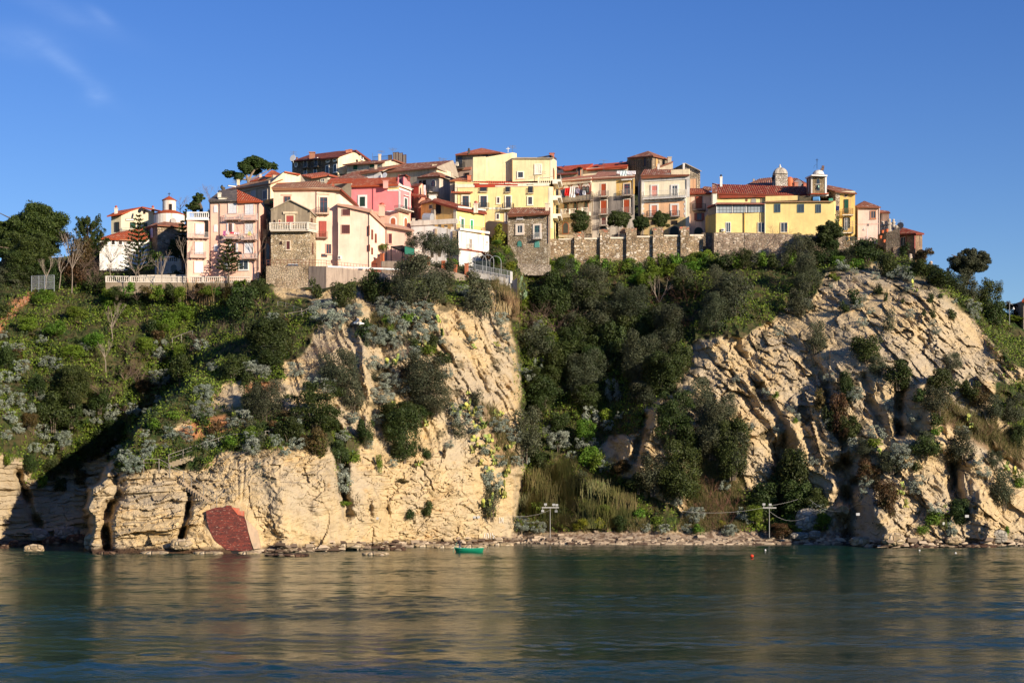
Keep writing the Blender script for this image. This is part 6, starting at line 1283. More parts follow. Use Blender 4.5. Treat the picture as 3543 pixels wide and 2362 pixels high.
def mb_mesh(mb, name, mat):
    me = bpy.data.meshes.new(name); me.from_pydata(mb.v, [], mb.f); me.materials.append(mat); me.update(); return me
STEMP = {}
def stem_mesh(v):
    if v not in STEMP: STEMP[v] = mb_mesh(stems(np.random.default_rng(v), 5, .7, .04, .25), 'stem', M_BARK)
    return STEMP[v]
PLANTS = []        # (object, kind, px, py, size) for labelling
NAMES = {'olive': 'olive_bush', 'dark': 'evergreen_bush', 'pine': 'pine_bush', 'silver': 'silver_shrub', 'bare': 'bare_shrub', 'redtwig': 'bare_shrub', 'cactus': 'prickly_pear', 'cactgreen': 'prickly_pear', 'reed': 'reed_clump', 'sedge': 'sedge_clump', 'rusty': 'rusty_shrub', 'green': 'green_shrub', 'yellow': 'flowering_shrub'}
CATS = {'olive': 'bush', 'dark': 'bush', 'pine': 'bush', 'silver': 'shrub', 'bare': 'shrub', 'redtwig': 'shrub', 'cactus': 'cactus', 'cactgreen': 'cactus', 'reed': 'reeds', 'sedge': 'reeds', 'rusty': 'shrub', 'green': 'shrub', 'yellow': 'shrub'}
def plant(kind, px, py, rx, ry, Y=None, lift=.42):
    if Y is None:
        Y = min(ground(np.clip(px, -400, 2780), py+ry*.55, False), min(ground(px+a*rx, py+b*ry) for a, b in ((0, 0), (0, .5), (-.4, .2), (.4, .2), (0, -.4)))+.12*rx*.07)
    rm = rx*Y/F; hm = ry*Y/F; Yc = Y-rm*lift
    p = P(px, py, Yc); base = p-Vector((0, 0, hm)); size = 'S' if rm < 1.7 else 'M' if rm < 3.6 else 'L' if rm < 7.5 else 'X'
    var = R.randrange(3 if size in 'SM' else 2); me = proto(kind, size, var); rot = R.random()*6.28; sc = (rm, rm*.9, hm)
    if size == 'S' or kind in ('bare', 'redtwig', 'cactus', 'cactgreen', 'reed', 'sedge'):
        o = bpy.data.objects.new(NAMES[kind], me); COL.objects.link(o); o.location = base; o.scale = sc; o.rotation_euler = (0, 0, rot)
        if kind in ('bare', 'redtwig', 'cactus', 'cactgreen', 'reed', 'sedge'):
            # stand square: keep proportions unless really elongated
            o.scale = (rm*.9, rm*.9, hm)
    else:
        o = bpy.data.objects.new(NAMES[kind], None); COL.objects.link(o); o.location = base; o.empty_display_size = .3
        a = bpy.data.objects.new('foliage', me); COL.objects.link(a); a.parent = o; a.scale = sc; a.rotation_euler = (0, 0, rot)
        s = bpy.data.objects.new('stem', stem_mesh(R.randrange(3))); COL.objects.link(s); s.parent = o; s.scale = sc
    PLANTS.append((o, kind, px, py, size)); return o
def many(kind, C, k, rows):
    for r in rows:
        x, y = C(r[0], r[1]); q_ = 1.45 if kind[:4] == 'cact' else 1.24 if kind in ('olive', 'dark', 'pine') else 1.14; rx = q_*r[2]/k; ry = (1.2 if q_ == 1.24 else 1.1)*(r[3] if len(r) > 3 else r[2]*.8)/k
        plant(kind, x, y, rx, ry)
kS = 3.936; kS4 = 3.730; kS7 = 3.397; kC7 = 4.457; kC8 = 5.905
# ---- left slope
many('silver', S1, kS, [(30,545,45),(385,590,55),(75,650,50),(165,670,60),(400,790,70),(500,800,65),(190,830,75),(40,930,70),(140,930,50),(30,1050,70),(140,1130,80),(340,1090,65),(250,1210,70),(1440,925,100),(1450,680,85,90),(1840,1065,95),(1840,1225,115),(790,1230,65),(1000,1220,75),(1210,1220,75),(1335,1240,45),(390,1420,80),(560,1480,100),(160,1390,60),(50,1450,60),(90,1290,70),(1540,1440,85),(1690,1430,75),(2270,840,95),(1440,1130,50),(1920,840,55),(2110,905,45),(2200,1300,90),(2100,1350,70),(2280,1490,90),(1310,1440,50),(770,650,45),(1830,640,70),(20,1180,60),(470,1150,50),(1010,1290,60),(870,1310,55)])
many('silver', S2, kS, [(1050,290,70),(1130,330,75),(1200,405,100,85),(1350,240,65),(1330,320,70),(2270,270,75),(1490,240,30),(300,260,60),(440,270,60),(1700,180,40)])
many('dark', S1, kS, [(2110,840,130,110),(1640,850,110,110),(650,1000,170,150),(480,1220,130,150),(2270,1100,110,120),(2200,240,130,130),(1260,240,90,70),(1160,180,60,70),(60,760,90,100),(900,1140,110,90),(1560,170,80,60),(1380,480,60,80),(330,1000,90,80),(640,1240,120,110),(20,320,70,60)])
many('rusty', S1, kS, [(1300,1000,90,60),(160,720,70,50),(260,1310,90,60),(1430,570,70,60)])
many('bare', S1, kS, [(960,980,170,150),(1130,800,140,140),(1250,860,120,120),(1850,520,130,130),(2190,480,90,80),(630,1260,110,90),(1170,620,90,110),(2000,440,90,70),(1190,380,60,80),(300,1370,80,70),(1760,640,80,80),(420,320,110,60),(530,340,60,50),(1130,1170,80,60),(1000,440,60,100),(620,440,60,50),(1200,230,70,60)])
many('reed', S1, kS, [(1470,160,55,75),(1545,190,50,65),(1690,150,75,110),(1780,160,60,110),(1880,170,70,110),(1960,150,75,120),(2050,120,80,150),(1620,170,45,70)])
many('green', S1, kS, [(980,220,90,60),(700,80,70,50),(1330,640,110,70),(1620,700,80,70),(2180,120,80,60),(1100,330,100,60),(500,480,120,60),(850,600,130,70),(250,450,110,60),(650,700,110,60),(1500,420,130,80),(1660,330,110,70),(700,350,110,60),(380,200,120,60),(1560,1270,80,50),(1400,1350,80,50)])
# ---- middle cliff
many('dark', S3, kS, [(1170,290,140,130),(240,760,240,160),(230,960,110,90),(1380,1470,200,120),(640,320,60,90),(20,1100,60,80),(110,330,110,90),(880,370,120,100),(1070,660,70,90),(560,200,50,60)])
many('olive', S3, kS, [(1580,260,270,220),(2110,380,155,195),(860,1030,190,180),(970,1270,110,140),(180,1310,200,170),(1600,1070,230,180),(1700,1290,210,130),(2110,1290,60,70),(1790,180,120,100),(1450,200,130,110)])
many('pine', S3, kS, [(630,1370,235,210)])
many('bare', S3, kS, [(780,740,170,130),(600,900,130,120),(680,820,110,100),(1380,500,70,110),(1440,830,90,110),(140,400,110,70)])
many('silver', S3, kS, [(710,520,140,100),(820,600,110,90),(980,510,85),(240,580,65),(640,470,60),(1260,450,90),(1400,440,65,80),(1600,500,105,70),(1450,530,75),(1320,580,80),(1430,640,65),(1150,740,120,90),(1290,760,85),(1560,640,75),(1580,740,90),(1520,870,55),(1960,330,65),(2040,380,85),(1130,980,75),(1240,990,65),(1300,1150,115,80),(1420,1190,80),(1230,1270,115,85),(220,890,90),(110,1060,120,70),(440,1040,80),(2300,580,70),(600,1170,75),(740,1190,85),(960,1480,65),(1540,1440,65),(1200,1500,65),(1250,520,60),(1690,560,60),(2330,700,50),(1960,650,40),(2050,760,45),(1890,1400,70),(1780,780,45)])
many('cactus', S3, kS, [(1550,580,60),(1760,570,60),(1590,720,50),(1790,690,60),(1610,790,80),(1520,770,45),(1310,930,90),(1360,730,45),(1300,1190,45),(1350,1330,35),(2080,820,35),(1980,1330,90),(2040,1390,65),(1900,1390,65),(2250,1430,45),(2180,1520,65),(1650,1510,55),(1260,690,35),(2010,1240,30),(2290,800,40)])
many('redtwig', S3, kS, [(1830,640,60,90),(1990,1240,50,60),(1900,540,50,60),(2040,1000,50,50)])
many('silver', S4, kS4, [(260,310,70),(440,340,70),(340,400,60),(60,360,80),(840,590,70,80),(850,670,70,80),(830,270,65),(920,120,60),(1850,130,75),(2080,600,60,75),(2120,670,80,85),(2170,170,85),(2300,260,80),(1990,60,60),(2050,390,60),(2180,480,60),(1740,340,45),(1260,500,40),(1060,345,45),(110,520,30),(2320,480,50),(1960,210,60)])
many('dark', S4, kS4, [(370,210,130,95),(1030,240,80,100),(1350,240,170,190),(1560,875,45,60),(1410,925,45,45),(1560,415,40,45),(800,400,80,90),(1500,70,90,60)])
many('rusty', S4, kS4, [(590,320,130,115),(1700,420,25,40),(1350,650,60,20)])
many('cactus', S4, kS4, [(1470,490,45),(1990,160,65),(1960,270,55),(2010,310,65),(2110,270,60),(2180,60,45),(2250,330,55),(2100,370,65),(1960,380,45),(2150,470,55),(2270,530,65,60),(2000,480,50),(2090,540,55),(2200,690,70,80),(2230,760,50),(2060,790,75,85),(2110,890,60,70),(1840,60,45),(1930,60,50),(2220,580,50),(2160,350,45)])
many('cactgreen', S4, kS4, [(790,370,80,90),(860,420,60,60)])
many('olive', S4, kS4, [(2110,810,85,140),(1830,210,60,60)])
many('green', S4, kS4, [(850,840,60,25),(1150,510,35,80),(930,440,60,50)])
# ---- gully
many('olive', S5, kS, [(980,470,235,180),(1390,650,235,160),(1140,770,140,110),(1740,900,175,200),(2230,500,180,190),(2330,620,140,200),(2140,740,150,160),(1450,1150,180,240),(1000,1230,175,160),(1000,1440,130,110),(1600,1130,150,170)])
many('dark', S5, kS, [(610,1440,140,120),(1700,1290,190,170),(700,480,110,110),(1250,1050,110,200),(640,1040,110,80),(860,960,120,90),(1120,940,100,90),(1850,1170,110,130),(1780,290,110,60),(700,660,90,80)])
many('bare', S5, kS, [(740,760,210,170),(560,690,120,120),(480,780,90,90),(1130,1080,110,120),(1350,920,110,70)])
many('redtwig', S5, kS, [(1880,560,140,180),(1900,760,100,130),(900,760,110,110),(1620,600,120,80),(1290,450,70,60),(1560,530,60,50),(1650,500,50,50),(1760,410,50,50),(1840,1140,80,70),(1200,1180,60,90)])
many('green', S5, kS, [(1530,450,110,70),(1430,430,90,50),(830,270,100,60),(1990,250,110,60),(2110,240,90,70),(1730,350,120,50),(1350,310,120,60),(1060,270,80,50),(660,960,110,80),(1610,380,90,50),(1950,330,100,50),(2260,270,90,50),(430,650,80,60),(1330,500,60,40),(1260,240,50,70),(980,200,40,80),(1480,200,50,60)])
many('cactgreen', S5, kS, [(430,470,70,110),(820,310,60,50),(660,1110,50,50),(410,560,60,60)])
many('silver', S5, kS, [(550,850,60),(520,950,50),(490,1310,70),(550,1230,60,75),(660,1140,40),(790,990,40,50),(1230,1450,65,110),(420,1270,40),(270,960,45),(300,1080,45),(360,1230,45),(820,1160,40)])
many('reed', S5, kS, [(250,560,70,90),(310,640,80,90),(240,690,70,60),(330,720,70,50)])
many('pine', S6, kS, [(1640,230,180,210)])
many('olive', S6, kS, [(2000,340,180,210),(2190,560,140,180),(300,380,150,200),(1460,740,130,160),(2130,150,110,110)])
many('dark', S6, kS, [(1700,720,215,230),(430,60,150,110),(900,50,150,100),(620,290,90,80),(1330,830,90,80),(1170,1200,80,60),(400,620,90,90)])
many('silver', S6, kS, [(905,230,75,85),(610,450,110,85),(820,490,75),(1050,320,60),(500,360,55),(920,470,50),(1160,230,50),(950,560,50),(260,1210,85,70),(420,1240,85,60),(1850,1130,90,80),(1390,1250,55),(1560,1250,50),(1770,1250,55),(2170,1270,60),(1690,990,45,60),(2110,860,50,50),(280,640,70),(720,590,50),(1100,690,45),(1000,690,40,60)])
many('green', S6, kS, [(850,380,110,110),(880,600,90,90),(1340,1110,70,60),(1880,1260,70,50),(950,640,70,80),(1040,210,70,70),(1500,1170,50,50)])
many('yellow', S6, kS, [(800,1210,90,50),(1000,1200,70,45),(2090,1200,40,40),(700,1010,60,40)])
many('sedge', S6, kS, [(420,820,110,120),(560,760,110,120),(680,700,90,110),(520,930,120,110),(680,880,120,110),(820,830,110,110),(960,900,110,100),(1080,960,110,100),(1200,1010,100,90),(400,1020,110,100),(560,1080,120,90),(720,1030,110,90),(880,1060,110,90),(1040,1100,110,80),(1180,1120,90,80),(660,1170,100,60),(940,1190,100,50),(1100,1180,90,50),(300,1010,60,90),(1140,850,90,80),(700,950,100,90)])
many('redtwig', S6, kS, [(1980,820,110,130),(2080,940,120,130),(1980,1040,110,120),(2140,1100,110,110),(2050,1190,110,80),(1900,1020,70,80),(2200,960,70,120),(600,1270,90,40)])
# ---- right cliff
many('dark', S7, kS7, [(70,440,150,190),(560,640,120,160),(580,830,130,110),(1580,440,110,80),(1850,950,85,90),(330,860,110,120),(740,850,80,80),(1520,590,40,40),(2290,360,70,80),(470,700,90,140)])
many('olive', S7, kS7, [(1680,80,120,100),(1880,430,130,110),(2200,760,95,130),(2130,540,75,65),(1320,560,110,70),(1120,450,70,70),(2100,130,90,90),(2280,150,90,110)])
many('rusty', S7, kS7, [(900,190,95,150),(985,330,80,70),(1260,800,110,110),(1310,900,60,80),(1130,620,100,80),(460,1090,110,50),(760,80,60,90),(2000,60,80,80)])
many('silver', S7, kS7, [(1390,480,90),(1560,440,70),(1020,430,55,60),(1110,690,65),(1210,330,70),(1100,790,35),(740,940,70),(1660,930,65),(1790,1090,50,60),(170,980,65,70),(440,300,45),(820,240,35),(530,150,35),(1040,40,50),(1990,560,50),(2040,640,55),(1540,700,50),(50,1090,55),(1000,30,45),(1420,560,60),(1500,760,60),(1590,60,45)])
many('cactus', S7, kS7, [(1400,760,70),(1250,470,55),(1650,430,40),(2270,610,55),(1430,880,45),(1900,200,50),(2210,590,50),(1640,420,40),(1950,260,40)])
many('green', S7, kS7, [(1650,990,70,60),(250,960,80,60),(790,1010,80,50),(1190,400,60,40),(1560,1080,50,40),(410,40,35,30),(2310,700,50,60),(1670,310,50,40),(560,240,30,25),(2210,1100,30,40),(540,540,40,60)])
many('yellow', S7, kS7, [(570,1090,55,40)])
many('redtwig', S7, kS7, [(1790,220,70,70),(2060,280,70,70),(1700,600,50,40)])
ID = lambda x, y: (x, y)
for x, y, r_, kd in ((70,1062,24,'dark'),(118,1075,26,'dark'),(165,1062,26,'dark'),(205,1035,28,'dark'),(140,1110,20,'dark'),(95,1108,18,'green'),(235,1010,28,'dark'),(185,1095,20,'rusty'),(20,1052,18,'green'),(265,985,26,'dark')): plant(kd, x, y, r_, r_*.85)  # bushes, mostly dark, added over the lit cove rock to darken it
for q in range(17):
    x = 246+350*(q+.6*R.random())/17; plant(('green', 'dark', 'green', 'bare', 'rusty', 'green')[q % 6], x, 664+10*R.random(), 14+9*R.random(), 11+8*R.random(), 297)
for q in range(18): plant(('dark', 'silver', 'green', 'olive', 'rusty', 'dark')[q % 6], 470+300*R.random(), 940+85*R.random(), 15+15*R.random(), 13+11*R.random())
for q in range(30):
    y = 690+220*R.random(); plant(('silver', 'dark', 'silver', 'green', 'olive', 'rusty')[q % 6], 830+(160+.25*(y-690))*R.random(), y, 11+12*R.random(), 10+9*R.random())
for q in range(14): plant(('green', 'dark', 'olive', 'rusty')[q % 4], 1215+230*R.random(), 1040+150*R.random(), 14+14*R.random(), 12+12*R.random())
for q in range(34):
    x, y = 1235+340*R.random(), 650+260*R.random()
    if x > 1560-(y-650)*.2 and y > 800: continue
    plant('dark' if q % 3 else 'olive', x, y, 26+22*R.random(), 24+20*R.random())
for q in range(26):
    x = 1262+375*(q+.5*R.random())/26; plant(('green', 'dark', 'green', 'olive', 'green', 'redtwig')[q % 6], x, 606+10*R.random()-(x > 1500)*8, 15+8*R.random(), 13+10*R.random(), 321)
for q in range(9): plant(('dark', 'olive', 'green')[q % 3], 1650+20*q+8*R.random(), 590+8*R.random(), 17+7*R.random(), 14+8*R.random(), 317)
for x, y, rx, ry, kd in ((45,612,62,44,'dark'),(115,632,52,38,'dark'),(170,618,40,36,'rusty'),(15,655,55,50,'olive'),(235,612,38,34,'bare'),(70,580,60,50,'pine'),(185,580,36,40,'rusty'),(225,655,40,26,'dark')): plant(kd, x, y, rx, ry, 307)
many('dark', ID, 1, [(1990,800,36,26),(2062,858,34,28),(2165,880,32,30),(1945,885,20,30),(1950,985,22,28),(2110,905,16,14),(2150,960,18,14),(1905,960,14,26),(2230,900,22,24),(1580,1010,26,30)])
many('olive', ID, 1, [(1872,775,24,34),(2020,840,24,20),(1640,1000,34,40),(1610,905,26,34),(1690,1040,30,34),(1560,940,30,40),(2130,1010,26,18),(2190,830,20,18)])
many('silver', ID, 1, [(1850,700,16),(1790,760,14),(1905,870,16),(1970,900,14),(2040,930,15),(1760,900,12),(1830,960,12),(1870,1060,14),(1720,980,11),(2100,960,15),(2210,990,15),(1690,870,10),(1980,740,13),(2090,720,12),(2150,760,12)])
# ---- right skyline
many('dark', C7, kC7, [(340,640,150,180),(320,800,170,120),(740,800,150,120),(960,940,110,110),(1290,970,110,80),(1520,1090,140,90),(1990,1250,120,150),(2040,1430,120,120),(620,1260,70,80),(500,1370,60,60),(1120,770,60,60),(1180,1030,60,60),(850,1180,50,50),(1400,1000,90,60)])
many('olive', C7, kC7, [(80,830,180,180),(1800,1190,140,130),(1660,1130,110,90),(130,1040,170,170),(960,1500,60,110),(60,1300,140,150),(560,850,90,80),(2090,1160,50,60)])
many('rusty', C7, kC7, [(1300,850,70,60),(1380,800,50,40),(2220,1400,70,60),(2190,1350,50,40)])
many('silver', C7, kC7, [(490,950,80,70),(880,960,70),(1100,1000,85),(1160,1060,65),(820,1050,55),(370,1145,35),(1160,1170,55),(650,1350,60),(780,1410,45),(1830,1380,75),(700,1270,45),(980,1040,45),(1790,1330,50),(1630,1310,40),(1410,1520,35),(610,1000,45),(1850,1460,50)])
many('dark', C7, kC7, [(1385,1270,40,50),(1610,1430,55,50),(1410,1430,30,40),(1690,1300,40,30),(930,1260,25,40),(1100,1300,25,25),(1490,1250,30,25),(1320,1420,25,40)])
many('redtwig', C7, kC7, [(570,1100,75,70),(1310,1400,40,50),(770,960,50,50),(1090,1260,60,40)])
many('cactus', C7, kC7, [(1190,1110,50,60),(1230,1190,35,40),(600,910,35,30)])
many('green', C7, kC7, [(430,900,90,50),(640,930,80,60),(380,1040,40,25),(430,1070,40,25),(2250,1480,110,30),(590,790,40,90)])
# ---- terrace and garden plants
many('olive', C8, kC8, [(860,340,150,140)]) if False else None
for r in ((690,330,150,120),(850,330,180,140),(960,390,170,140),(1060,370,180,150),(1210,430,150,160)):
    x, y = C8(r[0], r[1]); plant('olive', x, y, r[2]/kC8, r[3]/kC8, 302.2)
for r in ((1880,250,110,150),(1860,170,70,80)):
    x, y = C8(r[0], r[1]); plant('yellow', x, y, r[2]/kC8, r[3]/kC8, 318)
for r,k in (((1960,440,90,60),'green'),((1880,560,120,70),'green'),((2020,660,110,90),'yellow'),((1700,530,110,60),'rusty'),((1840,340,100,40),'green'),((1230,600,80,70),'green'),((330,640,60,40),'dark'),((310,400,70,60),'green'),((1800,520,80,60),'dark'),((1780,700,70,60),'green')):
    x, y = C8(r[0], r[1]); plant(k, x, y, r[2]/kC8, r[3]/kC8, 305 if r[0] < 1500 else 308)
# ------------------------------------------------------------------ bushes get labels that single them out
LMK = [('white balustrade', 420, 645), ('metal mesh fence', 98, 650), ('orange earth steps', 30, 715), ('stair path railing', 470, 1025), ('red brick patch', 525, 1210), ('left floodlight pole', 1264, 1195),
       ('right floodlight pole', 1765, 1190), ('flying gull', 823, 742), ('green rowing boat', 1076, 1262), ('buttressed retaining wall', 1440, 590), ('square stone house', 1215, 600), ('yellow church wall', 1750, 590),
       ('orange pillar fence', 1010, 600), ('upper path railing', 690, 722), ('cove shadow', 250, 1000), ('lone skyline olive', 2225, 605), ('brick cottage', 2090, 570), ('shore sign post', 2168, 1205), ('dark right cave', 1940, 1200),
       ('tall grooved cleft', 788, 1090), ('red earth ledge', 470, 985), ('stained retaining wall', 690, 645), ('gully bottom reeds', 1330, 1120), ('middle cliff spur', 1100, 900), ('right crag summit', 1950, 700), ('sheer right crag', 1750, 900), ('far right slope', 2290, 950),
       ('left picture edge', 0, 900), ('dry reed stand', 480, 680), ('white stair terrace', 1180, 640), ('pale slab buttress', 950, 1150), ('gully head', 1400, 780), ('lower right rocks', 2250, 1180), ('left slope middle', 250, 800), ('rocky left headland', 330, 1080)]
DESC = {'olive': 'grey green olive bush', 'dark': 'dark evergreen bush', 'pine': 'round olive green pine', 'silver': 'silver grey shrub', 'bare': 'bare brown twiggy shrub', 'redtwig': 'leafless reddish twig shrub', 'cactus': 'yellow green prickly pear', 'cactgreen': 'grey green prickly pear', 'reed': 'tan dry reed clump', 'sedge': 'greenish half dry reed clump', 'rusty': 'rust brown shrub', 'green': 'bright green leafy shrub', 'yellow': 'yellow flecked green shrub'}
ORD = ['first', 'second', 'third', 'fourth', 'fifth', 'sixth', 'seventh', 'eighth', 'ninth', 'tenth', 'eleventh', 'twelfth', 'thirteenth', 'fourteenth', 'fifteenth', 'sixteenth']
def label_plants():
    used = {}
    for o, kind, px, py, size in PLANTS:
        d = sorted((math.hypot(px-x, py-y), n, px-x, py-y) for n, x, y in LMK)[0]
        rel = ('right of' if d[2] > 0 else 'left of') if abs(d[2]) > abs(d[3]) else ('below' if d[3] > 0 else 'above')
        sz = {'S': 'small ', 'M': '', 'L': 'big ', 'X': 'huge '}[size]
        used.setdefault(sz+DESC[kind]+' '+rel+' the '+d[1], []).append((px, py, o, kind))
    for base, lst in used.items():
        lst.sort(key=lambda t: t[0])
        for i, (px, py, o, kind) in enumerate(lst):
            n = len(lst)
            if n == 1: lab = base
            elif i == 0: lab = base+', leftmost of '+('two' if n == 2 else 'them')
            elif i == n-1: lab = base+', rightmost of '+('two' if n == 2 else 'them')
            else: lab = base+', '+ORD[i]+' from left'
            tag(o, lab, CATS[kind], {'olive': 'olive bushes on the hill', 'dark': 'dark evergreen bushes on the hill', 'silver': 'silver grey shrubs on the cliff', 'bare': 'bare brown shrubs', 'redtwig': 'reddish leafless shrubs', 'cactus': 'prickly pears on the cliff', 'cactgreen': 'grey green prickly pears', 'reed': 'clumps of dry reed', 'sedge': 'greenish reeds at the gully foot', 'rusty': 'rust brown shrubs', 'green': 'bright green shrubs', 'yellow': 'yellow flecked shrubs', 'pine': 'round pines on the cliff'}[kind])
label_plants()
# ------------------------------------------------------------------ ground cover nobody could count
def ground_np(px, py):
    i = np.clip(np.interp(px, XS, np.arange(len(XS))), 0, len(XS)-1.001); tp = np.interp(px, XS, TOP)
    j = np.clip((1300-py)/(1300-tp)*(NR-1), 0, NR-1.001); i0, j0 = i.astype(int), j.astype(int); a, b = i-i0, j-j0
    return (YD[j0, i0]*(1-a)+YD[j0, i0+1]*a)*(1-b)+(YD[j0+1, i0]*(1-a)+YD[j0+1, i0+1]*a)*b
def scatter(polys, n, seed, edge=0.):
    rng = np.random.default_rng(seed); X = []; Yp = []
    ar = []
    for p in polys:
        q = np.array(p, float); ar.append(abs(np.sum(q[:, 0]*np.roll(q[:, 1], -1)-np.roll(q[:, 0], -1)*q[:, 1]))/2)
    tot = sum(ar)
    for p, a in zip(polys, ar):
        q = np.array(p, float); m = int(n*a/tot); lo, hi = q.min(0), q.max(0); k = int(m*np.prod(hi-lo)/max(a, 1)*1.1)+10
        x = lo[0]+(hi[0]-lo[0])*rng.random(k); y = lo[1]+(hi[1]-lo[1])*rng.random(k)
        s = (poly_sd(x, y, p)+14*vnoise(x/9, y/9, x*0, seed) > edge) & (y > np.interp(x, XS, TOP)+3); X.append(x[s][:m]); Yp.append(y[s][:m])
    x, y = np.concatenate(X), np.concatenate(Yp); Y = ground_np(x, y); return x, y, np.stack([(x-CX)/F*Y, Y, CH+(HY-y)/F*Y], 1), rng
def leaf_cover(name, polys, n, leaf, mat, label, cat, seed, dens=None, lift=.35, asp=.6):
    x, y, p, rng = scatter(polys, n, seed)
    if dens is not None:
        k = dens(p, x, y) > rng.random(len(x)); p = p[k]
    m = len(p); p = p+np.stack([rng.normal(size=m)*.15, -np.abs(rng.normal(size=m))*lift, np.abs(rng.normal(size=m))*lift*.8], 1)
    nn = rng.normal(size=(m, 3))*.7+np.array([0, -.8, .6]); nn /= np.linalg.norm(nn, axis=1, keepdims=True)
    v, f = quads(p, nn, np.full(m, leaf), asp, rng); o = np_obj(name, v, f, mat); return tag(o, label, cat, None, 'stuff')
def blade_cover(name, polys, n, h, w, mat, label, cat, seed, dens=None, lean=.35):
    x, y, p, rng = scatter(polys, n, seed)
    if dens is not None:
        k = dens(p, x, y) > rng.random(len(x)); p = p[k]
    m = len(p); l = h*(.5+.8*rng.random(m)); T = p+np.stack([rng.normal(size=m)*lean*l, rng.normal(size=m)*lean*l-.15*l, l], 1); a = rng.random(m)*6.28; s = np.stack([np.cos(a)*w, np.sin(a)*w*.5, a*0], 1)
    b = p-np.array([0, 0, .15]); V = np.stack([b-s, b+s, T+s*.25, T-s*.25], 1).reshape(-1, 3); o = np_obj(name, V, np.arange(4*m).reshape(m, 4), mat); return tag(o, label, cat, None, 'stuff')
clump = lambda sc, lo, hi, s: (lambda p, x, y: sstep(lo, hi, fbm(p[:, 0]/sc, p[:, 2]/sc, p[:, 1]/sc, 3, s)))
leaf_cover('ivy_cover', GREEN[1:], 150000, .16, M_GREEN, 'low bright green ivy and weeds covering the slopes', 'ground cover', 21, clump(3.6, -.22, .2, 3), .4)
leaf_cover('brown_scrub', GREEN[1:], 70000, .13, M_RUST, 'low brown and olive scrub mixed into the slopes', 'ground cover', 28, clump(3.0, .0, .35, 19), .5, .35)
leaf_cover('low_scrub', GREEN[1:], 55000, .17, M_DARK, 'low dark green scrub filling the slopes between the bushes', 'ground cover', 22, clump(4.0, -.1, .3, 9), .6)
blade_cover('long_grass', GREEN[1:], 45000, .7, .035, M_GRASS, 'long green and straw coloured grass on the slopes', 'grass', 23, clump(2.6, -.2, .3, 14))
blade_cover('dry_grass', DRY, 30000, 1.0, .045, M_SEDGE, 'dry tan grass and broken reed stalks at the gully foot', 'grass', 24, None, .45)
ROCKY = [[(790,690),(1180,700),(1195,1000),(1190,1215),(800,1230),(830,1000)],[(1590,800),(1860,700),(1960,640),(2250,720),(2352,800),(2352,1240),(1960,1240),(1700,1130),(1490,1120),(1500,960)],[(440,1040),(780,1040),(790,1120),(480,1100)]]
blade_cover('rock_grass', ROCKY, 26000, .5, .05, plain((.115,.085,.045), .9, name='withered_grass', var=.5), 'withered grass tufts clinging to the bare rock', 'grass', 25, clump(1.5, .22, .42, 41), .5)
leaf_cover('rock_weeds', ROCKY, 30000, .12, M_OLIVE, 'small dull green weeds rooted in cracks of the cliff', 'weeds', 26, clump(1.7, .24, .42, 55), .2)
TOWN = [[(0,560),(430,520),(500,470),(700,440),(1000,430),(1400,440),(1700,470),(1900,530),(2000,585),(1700,600),(1300,610),(1150,640),(600,640),(240,640),(0,690)]]
leaf_cover('village_weeds', TOWN, 30000, .18, M_DARK, 'dark weeds and scrub on the ground between the village buildings', 'ground cover', 27, None, .4)
# ================================================================== single trees
def tree_root(name, label, cat, px, py, Y, group=None):
    return thing(name, label, cat, P(px, py, Y), group)
def foliage(root, lobes, n, leaf, mat, name='crown', asp=.55, inner=.25, up=.3, seed=1, parent=None):
    v, f = leaves(lobes, n, leaf, np.random.default_rng(seed), asp, inner, up); o = np_obj(name, v-np.array(root.location)[None], f, mat); o.parent = parent or root; return o
def rnd_lobes(rng, c, rx, ry, rz, m, r):
    out = []
    for i in range(m):
        d = rng.normal(size=3); d /= np.linalg.norm(d); q = rng.random()**.4*.8
        q = min(q, .72 if rng.random() < .3 else .9); out.append((c[0]+d[0]*rx*q, c[1]+d[1]*ry*q, c[2]+d[2]*rz*q, r*(.45+.75*rng.random()), r*(.35+.55*rng.random())))
    return out
def limb(mb, pts, r0, r1, n=6):
    m = len(pts)-1
    for i in range(m): mb.bar(pts[i], pts[i+1], r0+(r1-r0)*i/m, r0+(r1-r0)*(i+1)/m, n)
rng = np.random.default_rng(99)
# big pine on the left
def big_pine(label, C, cx, cy, rx, ry, Y, mat, m, n, trunk, seed, name='pine_tree', cat='tree', leaf=.22, bark=None, group=None):
    k = 3.936; x, y = C(cx, cy); c = P(x, y, Y); s = Y/F; rx, ry = rx/k*s, ry/k*s; b = P(*C(*trunk), Y)
    r = thing(name, label, cat, b, group); g = np.random.default_rng(seed)
    rx *= 1.1; ry *= 1.08; foliage(r, rnd_lobes(g, c, rx, rx*.8, ry, int(m*1.8), min(rx, ry)*.27)+[(c.x, c.y, c.z-ry*.1, rx*.5, ry*.5)], int(n*1.5), leaf*.78, mat, seed=seed)
    mb = MB(); limb(mb, [b-Vector((0, 0, 2)), b+(c-b)*.4+Vector((.4, 0, 0)), c], .5, .25)
    for i in range(6): d = Vector((g.normal()*rx*.5, g.normal()*rx*.4, g.random()*ry*.6)); limb(mb, [b+(c-b)*.5, c+d*.6, c+d], .2, .06, 5)
    mb.build('trunk', bark or M_BARK, r); return r
big_pine('massive dark pine with a broad rounded crown at the left edge', S1, 0, 0, 1, 1, 310, M_PINE, 1, 10, (0, 0), 1) if False else None
big_pine('massive dark pine with a broad rounded crown on the far left skyline', C1, 330, 780, 300, 270, 318, M_PINE, 70, 42000, (470, 1040), 3)
big_pine('dark spreading pine branch mass low in front of the massive pine', C1, 250, 960, 260, 130, 314, M_PINE, 40, 20000, (300, 1050), 31)
